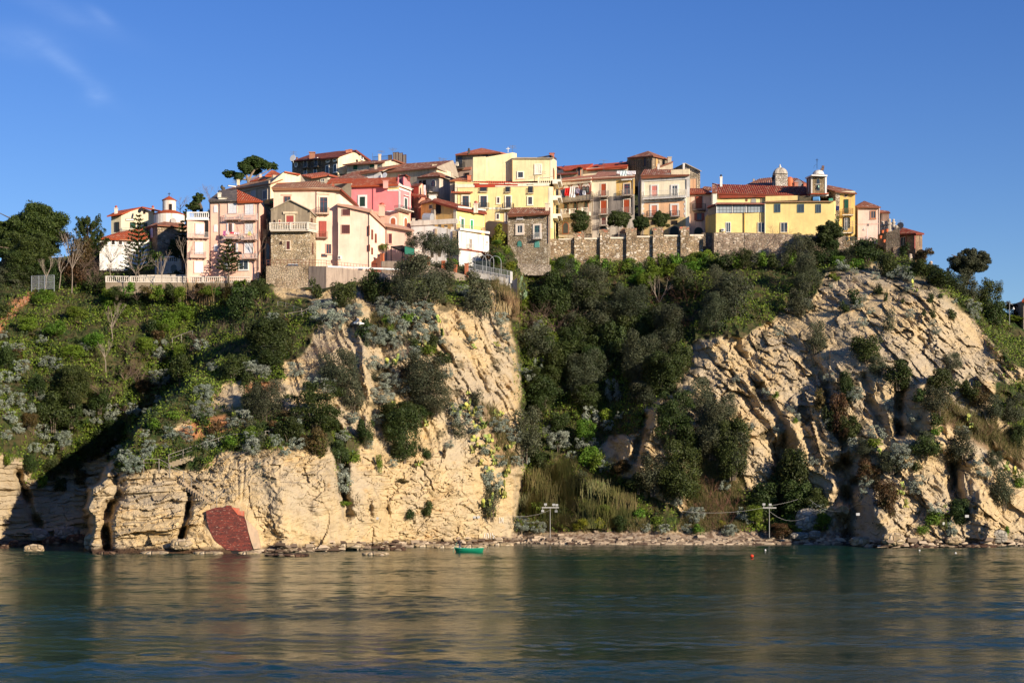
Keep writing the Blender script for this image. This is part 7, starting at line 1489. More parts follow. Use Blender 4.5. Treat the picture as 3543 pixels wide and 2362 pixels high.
big_pine('dark evergreen filling the gap under the massive pine, far left', C1, 110, 900, 190, 130, 314, M_PINE, 34, 16000, (120, 1040), 32)
big_pine('lower dark pine crown spilling over the left picture edge', C1, 10, 830, 180, 150, 316, M_PINE, 26, 15000, (30, 1000), 4)
big_pine('tangled evergreen lump beneath the massive pine at the left edge', C1, 40, 950, 130, 110, 313, M_DARK, 16, 9000, (40, 1050), 5)
big_pine('big grey green olive with a dense crown below the massive pine', C1, 100, 1210, 150, 180, 304, M_OLIVE, 30, 16000, (95, 1430), 6, 'olive_tree', leaf=.17)
big_pine('slim dark evergreen standing alone on the skyline left of the pink flats', C1, 1790, 490, 60, 60, 338, M_DARK, 12, 4000, (1810, 640), 7, 'evergreen_tree', leaf=.2)
big_pine('dark rounded evergreen behind the balustrade wing of the pink flats', C1, 1750, 560, 70, 50, 336, M_DARK, 10, 4500, (1755, 680), 8, 'evergreen_tree', leaf=.2)
big_pine('narrow dark cypress just left of the side wing of the pink flats', C1, 1680, 640, 22, 70, 330, M_DARK, 9, 2200, (1680, 720), 9, 'cypress', leaf=.16)
big_pine('small pointed cypress tip above the pink flats roof', C2, 268, 660, 12, 26, 322, M_DARK, 5, 900, (268, 700), 10, 'cypress', leaf=.14)
big_pine('lone wind shaped olive tree on the skyline at the right', C7, 1790, 905, 205, 125, 304, M_OLIVE, 70, 26000, (1745, 1030), 12, 'olive_tree', leaf=.15)
big_pine('dark bushy tree in shade right of the round chapel hall', C1, 1610, 940, 90, 90, 311, M_DARK, 16, 7000, (1610, 1050), 13, 'evergreen_tree', leaf=.18)
for k,(x,y,rx,ry,tx,lb) in enumerate(((1335,505,22,26,1338,'rounded green tree on the terrace in front of the arcade house'),(1420,500,28,20,1421,'broad green tree on the terrace in front of the cream row house'),(1477,510,16,17,1476,'smallest green tree on the terrace, left of the white trimmed house balcony'),(1516,503,19,21,1514,'green tree on the terrace in front of the white trimmed house'))):
    b = P(tx, 540, 329.5); s = 329.5/F; c = P(x, y+2, 329.5); r = thing('terrace_tree', lb, 'tree', b, 'trees on the village terrace'); g = np.random.default_rng(60+k)
    foliage(r, rnd_lobes(g, c+Vector((g.normal()*.3,0,-.2)), rx*s*1.35, rx*s*1.0, ry*s*1.3, 44, .46)+[(c.x, c.y, c.z-.1, rx*s*.82, ry*s*.8)], 12000, .12, M_DARK, seed=70+k, asp=.5); mb = MB(); limb(mb, [b-Vector((0,0,1)), b+(c-b)*.5, c], .16, .08)
    for i in range(4): limb(mb, [b+(c-b)*.55, c+Vector((g.normal()*.8, g.normal()*.5, .3))], .07, .03, 4)
    mb.build('trunk', M_PALE, r)
# umbrella pine on the skyline
Y = 345; b = P(*C2(640, 600), Y); r = thing('umbrella_pine', 'tall umbrella pine with flat crowns and forked pale trunk on the left skyline', 'tree', b); s = Y/F
cr = [(650,340,120,60),(760,330,100,60),(560,370,90,50),(940,380,75,38),(850,370,70,40),(700,300,110,40),(370,480,85,32),(500,515,50,38),(700,430,90,45),(600,420,80,45)]
g = np.random.default_rng(33); lb = []
for x,y,rx,ry in cr: lb += rnd_lobes(g, P(*C2(x,y),Y+g.normal()*1.5), rx/5.905*s*1.12, rx/5.905*s*.95, ry/5.905*s*1.6, 34, .62)
foliage(r, lb, 40000, .13, M_PINE, seed=34, up=.6)
mb = MB(); Q = lambda x,y,dy=0: P(*C2(x,y),Y+dy)
limb(mb, [Q(640,640),Q(625,570),Q(600,505)], .38, .28); limb(mb, [Q(625,570),Q(670,480),Q(745,370),Q(790,320)], .28, .08); limb(mb, [Q(600,505),Q(560,440),Q(530,400)], .2, .06); limb(mb, [Q(670,480),Q(690,400),Q(640,350)], .16, .05); limb(mb, [Q(640,560),Q(770,500),Q(860,450),Q(930,400)], .18, .05); limb(mb, [Q(610,560),Q(480,540),Q(380,490)], .17, .05); limb(mb, [Q(480,540),Q(500,520)], .1, .05, 4); limb(mb, [Q(700,430),Q(780,400)], .1, .04)
mb.build('trunk', M_PBARK, r)
# araucaria like conifers: whorled tiers
def tiered(label, px, top, bot, w, Y, seed, tiers=11, mat=M_DARK, up=.25, name='norfolk_pine', density=1.0):
    s = Y/F; b = P(px, bot, Y); H = (bot-top)*s; W = w*s; r = thing(name, label, 'tree', b); g = np.random.default_rng(seed); pts = []; nr = []; mb = MB(); limb(mb, [b-Vector((0,0,1.5)), b+Vector((0,0,H*.95))], .2, .04)
    bm_ = MB()
    for i in range(tiers):
        t = .12+.86*i/(tiers-1); z = H*t; L_ = W*(1-t)**.75+.25
        for k in range(7):
            a = k*6.283/7+i*.5+g.normal()*.12; d = Vector((math.cos(a), math.sin(a), up)); e = b+Vector((0,0,z)); bm_.bar(e, e+d*L_, .045, .02, 3)
            for q in np.linspace(.15, 1, max(4, int(L_*7*density))):
                for u in range(3): p = e+d*(L_*q)+Vector((g.normal()*.10*(1.4-q)+.0, g.normal()*.10, g.normal()*.07+.05*q)); pts.append(p); nr.append((g.normal(), g.normal(), 1.2))
    nr = np.array(nr); nr /= np.linalg.norm(nr, axis=1, keepdims=True); v, f = quads(np.array([tuple(p) for p in pts]), nr, np.full(len(pts), .17), .6, g)
    o = np_obj('crown', v-np.array(b)[None], f, mat); o.parent = r
    for w_ in (bm_,): mb.v, mb.f, mb.uv, k0 = mb.v+w_.v, mb.f+[tuple(i+len(mb.v) for i in q) for q in w_.f], mb.uv+w_.uv, 0
    mb.build('trunk', M_BARK, r); return r
tiered('tall tiered norfolk pine with spaced whorls in front of the chapel hall', 318, 494, 640, 44, 303, 41, 14)
tiered('dark tiered norfolk pine beside the pink flats wing', 419, 508, 605, 26, 307, 42, 11)
tiered('small tiered norfolk pine growing in front of the pink flats', 525, 550, 632, 34, 298.5, 43, 9)
Y = 314; b = P(200, 640, Y); s = Y/F; r = thing('feathery_conifer', 'wide brownish conifer with upswept dark branch tips right of the massive pine', 'tree', b); g = np.random.default_rng(44); mb = MB(); limb(mb, [b-Vector((0,0,1.5)), b+Vector((.2,0,5)), b+Vector((0,0,11.5))], .3, .08); lb = []
for i in range(64):
    t = .25+.75*g.random(); st_ = b+Vector((0,0,11.5*t*.9)); a = g.random()*6.28; L_ = 4.6*(1.12-t)**.45*(.5+.6*g.random()); m_1 = st_+Vector((math.cos(a)*L_*.6, math.sin(a)*L_*.5, L_*.22)); e = st_+Vector((math.cos(a)*L_, math.sin(a)*L_*.85, L_*.62+.3)); limb(mb, [st_, m_1, e], .07, .02, 3)
    for q in (.45,.62,.8,1.0): w_ = m_1+(e-m_1)*((q-.45)/.55); lb.append((w_.x, w_.y, w_.z, .20+.24*g.random(), .28+.3*g.random()))
foliage(r, lb, 15000, .12, M_PINE, seed=45, up=.5); mb.build('trunk', M_TWIG, r)
for k,(px,top,bot,w,lb) in enumerate(((362,560,640,26,'spiky palm like yucca tree before the arched terrace building'),(249,690,720,24,'low green fan palm on the left slope below the balustrade'),(560,640,672,18,'spiky green yucca at the right end of the balustrade'),(655,722,745,16,'drooping dead palm with brown fronds by the upper path'))):
    Y = ground(px, bot, False)-1.2 if k else 304; b = P(px, bot, Y); s = Y/F; H = (bot-top)*s; r = thing('palm', lb, 'palm', b); g = np.random.default_rng(80+k); mb = MB(); limb(mb, [b-Vector((0,0,1)), b+Vector((0,0,H*.6))], .2, .16); mb.build('trunk', M_BARK, r); c = b+Vector((0,0,H*.6)); V = []; Fq = []
    for i in range(90):
        a = g.random()*6.28; e = (g.random()*1.5-.35) if k < 3 else -g.random()*1.2; d = Vector((math.cos(a)*math.cos(e), math.sin(a)*math.cos(e), math.sin(e))); L_ = w*s*(.7+.4*g.random()); q = c+d*L_*.6+Vector((0,0,.1)); t = c+d*L_-Vector((0,0,L_*.25)); sd = d.cross(Vector((0,0,1))).normalized()*.09; j = len(V); V += [c-sd*.5, c+sd*.5, q+sd, q-sd, t+sd*.2, t-sd*.2]; Fq += [(j,j+1,j+2,j+3),(j+3,j+2,j+4,j+5)]
    o = np_obj('fronds', np.array([tuple(v-b) for v in V]), np.array(Fq), M_GREEN if k < 3 else M_RUST); o.parent = r
# bare trees
def bare_tree(label, px, bot, top, w, Y, seed, mat=M_PALE, depth=5, name='bare_tree', r0=.085):
    s = Y/F; H = (bot-top)*s; b = P(px, bot, Y); r = thing(name, label, 'tree', b, 'leafless trees'); g = np.random.default_rng(seed); tr = MB(); f = b+Vector((g.normal()*.15, 0, H*.35)); limb(tr, [b-Vector((0,0,1)), b+(f-b)*.5+Vector((.08,0,0)), f], r0, r0*.7, 6); tr.build('trunk', mat, r)
    mb = twigs(g, 5, H*.30, depth, r0*.6, .8, w*s/H*1.15, f); mb.build('branches', mat, r); return r
for i,a in enumerate((('slender leafless tree with a pale trunk left of the balustrade',165,660,540,34,301),('short leafless tree between the mesh fence and the slender pale tree',136,650,590,22,301.5),('thin crooked leafless tree in the slope right under the mesh fence',103,660,595,26,301),('leafless tree standing in front of the left part of the balustrade',313,662,570,40,297.5),('small leafless tree in front of the balustrade middle',370,655,590,22,298),('leafless tree before the pink flats side wing',427,635,555,26,299),
    ('sprawling leafless tree at the right corner of the pink flats',588,640,530,36,299),('bare grey tree on the skyline left of the umbrella pine',488,495,430,34,344),('fine bare tree on the skyline right of the round chapel',414,500,450,26,342),('white limbed pruned tree behind the balustrade',253,635,605,16,303),('pale dead tree on the green slope below the balustrade',258,780,712,22,290),('dead white stem in the left slope middle',243,840,790,18,284),('pale leaning dead tree in the gully below the buttresses',1515,720,650,26,311),('bare twisted tree at the upper left of the right crag',1880,745,690,30,301),('bare brown tree against the foot of the church wall',1790,590,525,36,318),('gnarled vine tree in front of the square stone house',1197,595,560,26,314))):
    bare_tree(*a[:5], a[5], 200+i, M_PALE if i not in (6,7,8,14) else M_TWIG)
big_pine('reddish brown bushy tree beside the brick cottage', C7, 1290, 850, 75, 65, 316, M_RUST, 14, 5000, (1280, 900), 14, 'rusty_tree', leaf=.15)
big_pine('dark tree leaning over the church wall, its shadow on yellow plaster', C7, 350, 640, 120, 150, 316.5, M_DARK, 30, 12000, (310, 830), 15, 'evergreen_tree', leaf=.18)
# hanging dry brush mounds left of the balustrade
for k,(x,y,rx,ry,lb) in enumerate(((845,1190,130,110,'domed mound of tan dry twigs left of the balustrade end'),(760,1060,110,60,'tan dry brush above the domed twig mound'),(1000,960,130,110,'brown dry thicket below the low white house'),(1140,900,90,90,'brown leafless thicket right of the low white house'))):
    px, py = C1(x, y); Y = 304-k*.0+(k>1)*6; plant_o = None
    b = P(px, py+ry/3.936, Y); s = Y/F; me = proto('bare', 'L', k % 2); o = bpy.data.objects.new('dry_brush', me); COL.objects.link(o); o.location = b; o.scale = (rx/3.936*s, rx/3.936*s, ry/3.936*s*1.5); tag(o, lb, 'brush', 'mounds of dry brush')
# ================================================================== path railings, steps and poles
def rail(label, pts, h=1.1, col=(.27,.24,.20), group='path railings', two=True, off=-.5):
    Pw = [P(x, y, ground(x, y+4, False)+off-1.0) for x, y in pts]; r = thing('path_railing', label, 'railing', Pw[0]-Vector((0,0,h)), group); m = plain(col, .7, name='weathered_rail'); mb = MB(); mb.path(Pw, .036)
    if two: mb.path([p-Vector((0,0,h*.45)) for p in Pw], .03)
    mb.build('rail', m, r)
    for p in Pw: mb = MB(); mb.bar(p-Vector((0,0,h+.8)), p+Vector((0,0,.05)), .06); mb.build('post', m, r)
rail('weathered railing climbing right along the headland path', [S2(x,y) for x,y in ((1525,320),(1655,275),(1785,232),(1872,205),(1975,170),(2088,138),(2213,128))])
rail('short level railing on the headland beside silver shrubs', [S2(x,y) for x,y in ((1300,362),(1438,357))])
rail('railing running down the steep steps towards the red brick patch', [S2(x,y) for x,y in ((1438,357),(1535,410),(1660,470),(1730,520),(1840,600),(1960,690))], off=-.2)
rail('end of the path railing by the round pine', [S4(x,y) for x,y in ((0,240),(65,243),(122,240),(170,225),(200,222),(232,205))])
rail('upper path railing with three posts on the grassy bank', [S3(x,y) for x,y in ((355,540),(420,527),(515,510),(550,495),(622,465))])
rail('thin railing above the grassy bank, left of the stained wall', [S3(x,y) for x,y in ((290,425),(362,440),(435,465),(505,490))])
rail('three white posts linked by wire on the left slope', [S1(x,y) for x,y in ((1558,575),(1640,540),(1742,505))], two=False)
m_ = MB(); st0 = [S2(x,y) for x,y in ((1560,385),(1730,335))]
r = thing('path_steps', 'worn stone steps rising along the headland path behind the railing', 'steps', P(*S2(1640,400), 246)); pa, pb = G(*S2(1560,395)), G(*S2(1730,340))
for k in range(6):
    p = pa+(pb-pa)*k/5; mb = MB(); mb.box(p+Vector((-.4,-.9,-.6)), p+Vector((.4,.3,.10))); mb.build('step', plaster((.30,.24,.15),.9), r)
r = thing('cliff_stairs', 'narrow stone stairs descending the headland crest to the red brick patch', 'steps', G(*S2(1680,580))); A_ = [S2(x,y) for x,y in ((1640,540),(1700,600),(1790,660),(1870,720),(1950,780))]
for a, b in zip(A_, A_[1:]):
    pa, pb = G(*a), G(*b)
    for k in range(4): p = pa+(pb-pa)*k/4; mb = MB(); mb.box(p+Vector((-.28,-.45,-.7)), p+Vector((.28,.4,.08))); mb.build('step', plaster((.40,.30,.19),.9), r)
# floodlight poles with cables
def flood(label, px, pt, pb, Y, heads, arm):
    b = P(px, pb, Y); t = P(px, pt, Y); r = thing('floodlight_pole', label, 'floodlight', b, 'floodlight poles on the beach'); wm = plain((.30,.29,.27), .5, name='white_metal'); mb = MB(); mb.bar(b-Vector((0,0,.6)), t, .065, .05, 8); mb.build('pole', wm, r); mb = MB(); mb.box(t+Vector((arm[0],-.08,-.1)), t+Vector((arm[1],.08,.1))); mb.build('crossbar', wm, r)
    for dx, dz, tilt in heads:
        c = t+Vector((dx, -.1, dz)); mb = MB(); mb.hexa([c+Vector((-.22,-.2,-.16)), c+Vector((.22,-.2,-.16)), c+Vector((.22,.2,-.2)), c+Vector((-.22,.2,-.2))], [c+Vector((-.22,-.2,.18)), c+Vector((.22,-.2,.18)), c+Vector((.2,.2,.16)), c+Vector((-.2,.2,.16))]); mb.bar(c, t+Vector((dx,0,0)), .05); mb.build('lamp_head', plain((.34,.34,.33) if tilt else (.2,.2,.2), .4, name='lamp_housing'), r)
    return r
x,y = S6(532,1058); flood('white T shaped floodlight pole at the gully foot, left of two', x, y, S6(532,1300)[1], 271.5, ((-.75,.5,1),(.55,.45,1),(1.05,.4,1),(-1.2,-.55,1),(.95,-.6,0)), (-1.35,1.4))
x,y = S7(365,915); flood('white T shaped floodlight pole at the bushy beach, right of two', x, y, S7(365,1120)[1], 270.5, ((-.9,.55,1),(.1,.5,1)), (-1.05,1.1))
def cable(label, a, b, sag, n=14):
    mb = MB(); pts = [a+(b-a)*k/n-Vector((0,0,sag*4*(k/n)*(1-k/n))) for k in range(n+1)]; mb.path(pts, .017, 3); tag(mb.build('cable', plain((.42,.40,.36), .6, name='cable_sheath')), label, 'cable', 'cables along the beach')
cable('sagging cable from the left cliff foot to the first floodlight pole', P(*S6(175,1130),271), P(*S6(530,1080),271.4), .5)
cable('cable strung from the gully bushes to the right floodlight pole', P(*S6(1720,1090),271), P(*S7(365,905),270.4), .6)
cable('cable rising from the right floodlight pole to the dark bushes', P(*S7(365,900),270.4), P(*S7(590,848),271), .1)
cable('cable drooping right of the floodlight pole to the rock', P(*S7(370,945),270.4), P(*S7(655,985),268), 1.0)
cable('cable hanging across the dark cave mouth', P(*S7(680,850),268.5), P(*S7(1065,875),262), 1.6)
r = thing('sign_post', 'thin post carrying a small white sign on the right shore rocks', 'sign', P(*S7(1725,1170),263)); mb = MB(); mb.bar(P(*S7(1725,1190),263), P(*S7(1725,1040),263), .06); mb.build('post', plain((.3,.28,.25),.6), r); p = P(*S7(1725,1055),262.9); mb = MB(); mb.box(p+Vector((-.17,-.04,-.6)), p+Vector((.17,.0,.55))); mb.build('sign_panel', plain((.74,.72,.68),.5), r); mb = MB(); mb.box(p+Vector((-.17,-.045,-.3)), p+Vector((.17,-.039,-.12))); mb.build('red_band', plain((.5,.06,.04),.5), r)
for k,(x,y,Y,lb) in enumerate(((1055,965,262.5,'small white floodlight fixed to the edge of the dark cave'),(1905,980,262.5,'pair of silver floodlights on the lower right rocks'))):
    p = P(*S7(x,y),Y-1.0); r = thing('rock_floodlight', lb, 'floodlight', p); mb = MB(); mb.box(p+Vector((-.3,-.3,-.2)), p+Vector((.25,.15,.2))); mb.build('lamp_head', plain((.42,.42,.41),.4), r); mb = MB(); mb.bar(p, p+Vector((.1,1.4,-.8)), .05); mb.build('bracket', plain(IRON,.5), r)
for k,(x,y,lb) in enumerate(((1978,962,'pair of silver lamps on the pale slab above the boat'),(1145,972,'small grey lamp on the pale slab left of the boat'))):
    p = G(*S4(x,y))+Vector((0,-.4,0)); r = thing('rock_floodlight', lb, 'floodlight', p); mb = MB(); mb.box(p+Vector((-.55,-.2,-.15)), p+Vector((-.08,.15,.22))); mb.box(p+Vector((.08,-.2,-.15)), p+Vector((.55,.15,.22))) if k == 0 else None; mb.build('lamp_head', plain((.42,.42,.41),.4), r); mb = MB(); mb.bar(p, p+Vector((0,.9,0)), .04); mb.build('bracket', plain(IRON,.5), r)
b = P(*C7(740,685),325); t = P(*C7(742,560),325); r = thing('street_lamp', 'white swan neck street lamp in front of the pink cube house', 'street lamp', b); mb = MB(); mb.bar(b-Vector((0,0,1)), t, .1, .07, 8); mb.path([t+Vector((-.75*math.sin(a)-0, 0, .45*math.cos(a)*1.0)) if False else t+Vector((-.35+.35*math.cos(a),0,.35*math.sin(a))) for a in [k*math.pi/8 for k in range(9)]], .05); mb.build('pole', plain((.62,.60,.58),.4), r); mb = MB(); mb.lathe(t+Vector((-.7,0,-.45)), [(.32,0),(.2,.2),(.06,.42)], 10); mb.build('lamp_shade', plain((.45,.4,.36),.5), r); mb = MB(); mb.box(t+Vector((-.1,-.2,.4)), t+Vector((.3,.1,.8))); mb.build('floodlight', plain((.15,.12,.11),.5), r); 
b = P(*C7(2198,1460),300); r = thing('street_lamp', 'thin street lamp post near the right picture edge', 'street lamp', b); mb = MB(); t = P(*C7(2198,1330),300); mb.bar(b-Vector((0,0,1.5)), t, .07); mb.bar(t, t+Vector((.6,0,-.2)), .04); mb.build('pole', plain((.3,.3,.3),.5), r); mb = MB(); mb.lathe(P(*C7(2238,1390),300), [(.25,0),(.16,.2),(.05,.4)], 8); mb.build('lamp_shade', plain((.6,.6,.58),.5), r)
h = House('cliff_end_house', 'corner of a red roofed house cut by the right picture edge', c=C7); h.body([(2340,1300,302),(2480,1300,301)], 1480, plaster((.6,.45,.35),.3), D=6); h.roof([[(2322,1300,301.4),(2490,1300,300.4),(2440,1240,306),(2350,1262,306)]], T_RED, .25)
# metal mesh fence on the left
r = thing('mesh_fence', 'grey metal framed mesh fence on the left slope edge', 'fence', P(*C1(285,1320),300)); fm = plain((.36,.38,.40),.4,.3,'galvanised'); f = Fac(P(*C1(280,1240),301), P(*C1(500,1240),299.5)); a0,z0 = f.sz(*C1(285,1310)); a1,z1 = f.sz(*C1(490,1180))
for q in (a0,(a0*.68+a1*.32),(a0*.42+a1*.58),a1): mb = MB(); mb.bar(f.pt(q,z0-.5), f.pt(q,z1), .06); mb.build('post', fm, r)
mb = MB()
for k in range(26): q = a0+(a1-a0)*k/25; mb.bar(f.pt(q,z0), f.pt(q,z1), .008, None, 3)
for k in range(9): z = z0+(z1-z0)*k/8; mb.bar(f.pt(a0,z), f.pt(a1,z), .012 if k not in (0,4,8) else .035, None, 3)
mb.build('mesh', fm, r)
r = thing('earth_steps', 'row of orange earth steps cut into the slope at the left edge', 'steps', G(*C1(200,1420)))
for k,(x,y) in enumerate(((275,1345),(245,1385),(215,1420),(185,1455),(125,1500),(90,1540),(45,1580),(20,1620))):
    p = G(*C1(x,y)); mb = MB(); mb.box(p+Vector((-.5,-.6,-1.0)), p+Vector((.5,.6,.2))); mb.build('step', plaster((.34,.14,.07),.8), r)
# ================================================================== brick infill in the cliff foot
def brick_mat():
    m, nt, bs = new_mat('red_brick'); co = coords(nt, rot=(rad(90), 0, 0)); b = N(nt, 'ShaderNodeTexBrick', Scale=1.6); L(nt, co, b.inputs['Vector']); b.inputs['Color1'].default_value = (.135,.020,.011,1); b.inputs['Color2'].default_value = (.19,.034,.017,1); b.inputs['Mortar'].default_value = (.08,.02,.016,1); b.inputs['Mortar Size'].default_value = .05; b.inputs['Brick Width'].default_value = .7; b.inputs['Row Height'].default_value = .36
    n = noise(nt, coords(nt, sc=(.6,.6,2.2)), 1.8, 5, .7); n2 = noise(nt, coords(nt, sc=(1,1,4)), 2.6, 3, .6)
    c = mixc(nt, ramp(nt, n.outputs['Fac'], .42, .6), b.outputs['Color'], (.05,.012,.009)); c = mixc(nt, ramp(nt, n2.outputs['Fac'], .62, .70), c, (.42,.25,.18)); L(nt, c, bs.inputs['Base Color']); bs.inputs['Roughness'].default_value = .95; bump(nt, bs, b.outputs['Fac'], -.8, .05); return m
OUT = BRICK
Yb = min(ground(x+2,y) for x,y in OUT)-.0
ga, gb = ground(*S2(1890,1000)), ground(*S2(2250,1000)); f = Fac(P(*S2(1870,1000), ga-.6), P(*S2(2270,1000), gb-.6)); mb = MB(); sm_ = lambda x,y: P(x,y,min(ground(x,y),ground(x,y+5),ground(x-6,y),ground(x+6,y))-.10); lo_ = [sm_(x,y) for x,y in OUT]; A1 = np.c_[np.array([(q.x,q.z,1) for q in lo_])]; kf = np.linalg.lstsq(A1, np.array([q.y for q in lo_]), rcond=None)[0]; fr_ = [Vector((q.x, q.x*kf[0]+q.z*kf[1]+kf[2]-.12, q.z)) for q in lo_]; mb.hexa([q+Vector((0,5,0)) for q in fr_][::-1], fr_[::-1])
r = thing('brick_infill', 'patch of dark red brickwork filling a hollow at the headland foot', 'brick wall', f.pt(5,1,0)); mb.build('brickwork', brick_mat(), r)
pl_ = lambda x,y,o: (lambda px,py: P(px,py,(kf[2]-o+kf[1]*CH)/(1-kf[0]*(px-CX)/F-kf[1]*(HY-py)/F)))(*S2(x,y)); pp_ = lambda mb,pts,o: mb.hexa([pl_(x,y,o)+Vector((0,4,0)) for x,y in pts][::-1], [pl_(x,y,o) for x,y in pts][::-1])
mb = MB(); pp_(mb, ((2094,796),(2165,804),(2165,828),(2208,828),(2208,876),(2150,862),(2120,825)), .20); mb.build('new_brickwork', plaster((.46,.11,.06),.4), r)
mb = MB(); pp_(mb, ((2212,880),(2330,1010),(2352,1165),(2294,1172),(2266,1090),(2244,1010),(2228,930)), .04); mb.build('pink_render', plaster((.48,.34,.22),.7), r)
a,z = f.sz(*S2(2122,1195)); mb = MB(); f.plate(mb, [(a+.55*math.cos(t), z+.45*math.sin(t)) for t in [k*math.pi/7 for k in range(14)]], -1, .75); mb.build('drain_hole', plain(DARK,.9), r)
# ================================================================== boulders, shore rocks
def rock(label, x, y, Y, sx, sy, sz, seed, mat, group=None, cat='rock', name='boulder'):
    g = np.random.default_rng(seed); n, m = 26, 14; u = np.linspace(0, 2*np.pi, n, endpoint=False); v = np.linspace(-1.45, 1.45, m); U, V_ = np.meshgrid(u, v); X = np.stack([np.cos(V_)*np.cos(U), np.cos(V_)*np.sin(U), np.sin(V_)], -1); X = np.sign(X)*np.abs(X)**.72
    q = X.reshape(-1,3); d = 1+.20*fbm(q[:,0]*1.3+seed, q[:,1]*1.3, q[:,2]*1.3, 3, seed)+.12*fbm(q[:,0]*4+seed, q[:,1]*4, q[:,2]*6, 3, seed); q = q*d[:,None]*np.array([sx,sy,sz]); fq = [[r_*n+c, r_*n+(c+1)%n, (r_+1)*n+(c+1)%n, (r_+1)*n+c] for r_ in range(m-1) for c in range(n)]
    o = np_obj(name, q, fq, mat); p = P(x, y, Y); o.location = (p.x, p.y, sz*.35 if p.z < .5 else p.z); return tag(o, label, cat, group)
RM = stone([(.40,.30,.18),(.48,.37,.23),(.55,.45,.32)],.9,'boulder_rock',(.36,.27,.16)); RMD = stone([(.10,.055,.035),(.16,.09,.055),(.3,.22,.14)],1.2,'weedy_rock',(.07,.04,.03)); RMG = stone([(.30,.27,.22),(.38,.34,.28),(.45,.41,.34)],.9,'grey_rock',(.25,.22,.18))
for k,(C,x,y,sx,sz,mt,lb) in enumerate(((S2,305,1160,85,40,RM,'flat topped pale block in the water at the left shore'),(S2,810,1110,50,70,RM,'brown upright rock at the edge of the headland shadow'),(S2,40,1140,40,25,RMD,'low dark rock at the far left shore'),(S2,140,1120,60,40,RMD,'dark boulder in the shaded cove left of the pale block'),(S2,330,1040,110,60,RMG,'large grey boulder in the shaded cove above the pale block'),(S2,600,1030,110,60,RMG,'large grey boulder in the middle of the shaded cove'),(S2,470,1100,90,50,RMD,'dark boulder at the shaded cove waterline'),(S2,690,1090,90,50,RMD,'dark boulder next to the brown upright rock'),
    (S2,960,1195,90,22,RMD,'weedy ledge rock under the left headland face'),(S2,1400,1190,130,22,RM,'long pale shelf rock below the headland cleft'),(S2,1640,1130,95,50,RM,'rounded pale rock left of the red brick patch'),(S2,1880,1195,130,22,RM,'pale shelf rock just below the red brick patch'),(S2,2250,1195,100,24,RM,'pale shelf rock right of the drain hole'),(S4,350,1265,190,14,RMD,'long dark weedy ledge under the smooth headland'),(S4,880,1205,130,26,RM,'pale boulder row at the foot of the grooved cleft'),(S4,1110,1260,110,22,RM,'pale flat rock lying off the shore left of the boat'),(S4,1250,1215,120,16,RMD,'dark flat reef left of the boat'),(S4,1560,1190,130,20,RM,'pale shore rock behind the boat, left end'),(S4,1720,1200,110,20,RM,'pale shore rock right behind the standing man'),(S4,1950,1195,120,18,RM,'pale shore rock right behind the boat bow'),(S4,2190,1180,110,20,RM,'pale shore rock at the slab corner right of the boat'),
    (S7,600,1135,75,30,RMG,'flat grey boulder on the right beach, first of two'),(S7,720,1125,45,32,RMG,'squat grey boulder on the right beach, second of two'),(S7,680,1010,110,90,RMG,'grey rock hump with bushes on top, right of the floodlight'),(S7,1100,1180,110,40,RM,'pale block at the foot of the dark cave'),(S7,1330,1160,90,50,RM,'pale block below the lower right cliff'),(S7,1800,1170,60,30,RM,'cluster rock beside the shore sign'),(S7,1560,1205,110,14,RMD,'dark weedy ledge below the shore sign'),(S7,2160,1140,60,50,RMG,'upright grey rock in the lower right corner'),(S7,2000,1200,130,16,RMD,'dark weedy ledge in the lower right corner'))):
    kk = {S2:kS,S4:kS4,S7:kS7}[C]; px, py = C(x,y); Yg = min(ground(px, py, False), 39000/max(20,(py+6-HY)) if py > 1235 else 999)-.8; s = Yg/F; rock(lb, px, py, Yg, sx/kk*s, sx/kk*s*.6, sz/kk*s, 300+k, mt, 'shore rocks')
def pebbles():
    g = np.random.default_rng(77); n = 1700; px = np.concatenate([1185+780*g.random(1100), 570+620*g.random(350), 1960+420*g.random(250)]); wl = np.interp(px, [560,770,900,1050,1190,1350,1950,2400], [1268,1262,1256,1252,1246,1250,1251,1254]); py = wl-np.abs(g.normal(size=n))*8+1.5; Y = ground_np(px, py); p = np.stack([(px-CX)/F*Y, Y-.3, np.maximum(CH+(HY-py)/F*Y, .02)], 1)
    u = np.array([[-1,-1,-1],[1,-1,-1],[1,1,-1],[-1,1,-1],[-.7,-.6,.8],[.8,-.7,.9],[.6,.7,.7],[-.8,.6,.9]], float); fq = np.array([[3,2,1,0],[4,5,6,7],[0,1,5,4],[1,2,6,5],[2,3,7,6],[3,0,4,7]])
    s = (.10+.36*g.random(n)**3); V = p[:,None]+(u[None]+g.normal(size=(n,8,3))*.30)*np.stack([s*1.7,s,s*.55],1)[:,None]; Fq = (np.arange(n)*8)[:,None,None]+fq[None]; o = np_obj('shore_stones', V.reshape(-1,3), Fq.reshape(-1,4), None); return o
mt, nt, bs = new_mat('shore_stone'); g_ = N(nt,'ShaderNodeNewGeometry'); L(nt, mixc(nt, ramp(nt, g_.outputs['Random Per Island'], .1, .9), (.07,.04,.025), (.46,.36,.25)), bs.inputs['Base Color']); bs.inputs['Roughness'].default_value = .9
o = pebbles(); o.data.materials.append(mt); tag(o, 'loose stones strewn along the waterline and beach', 'stones', None, 'stuff')
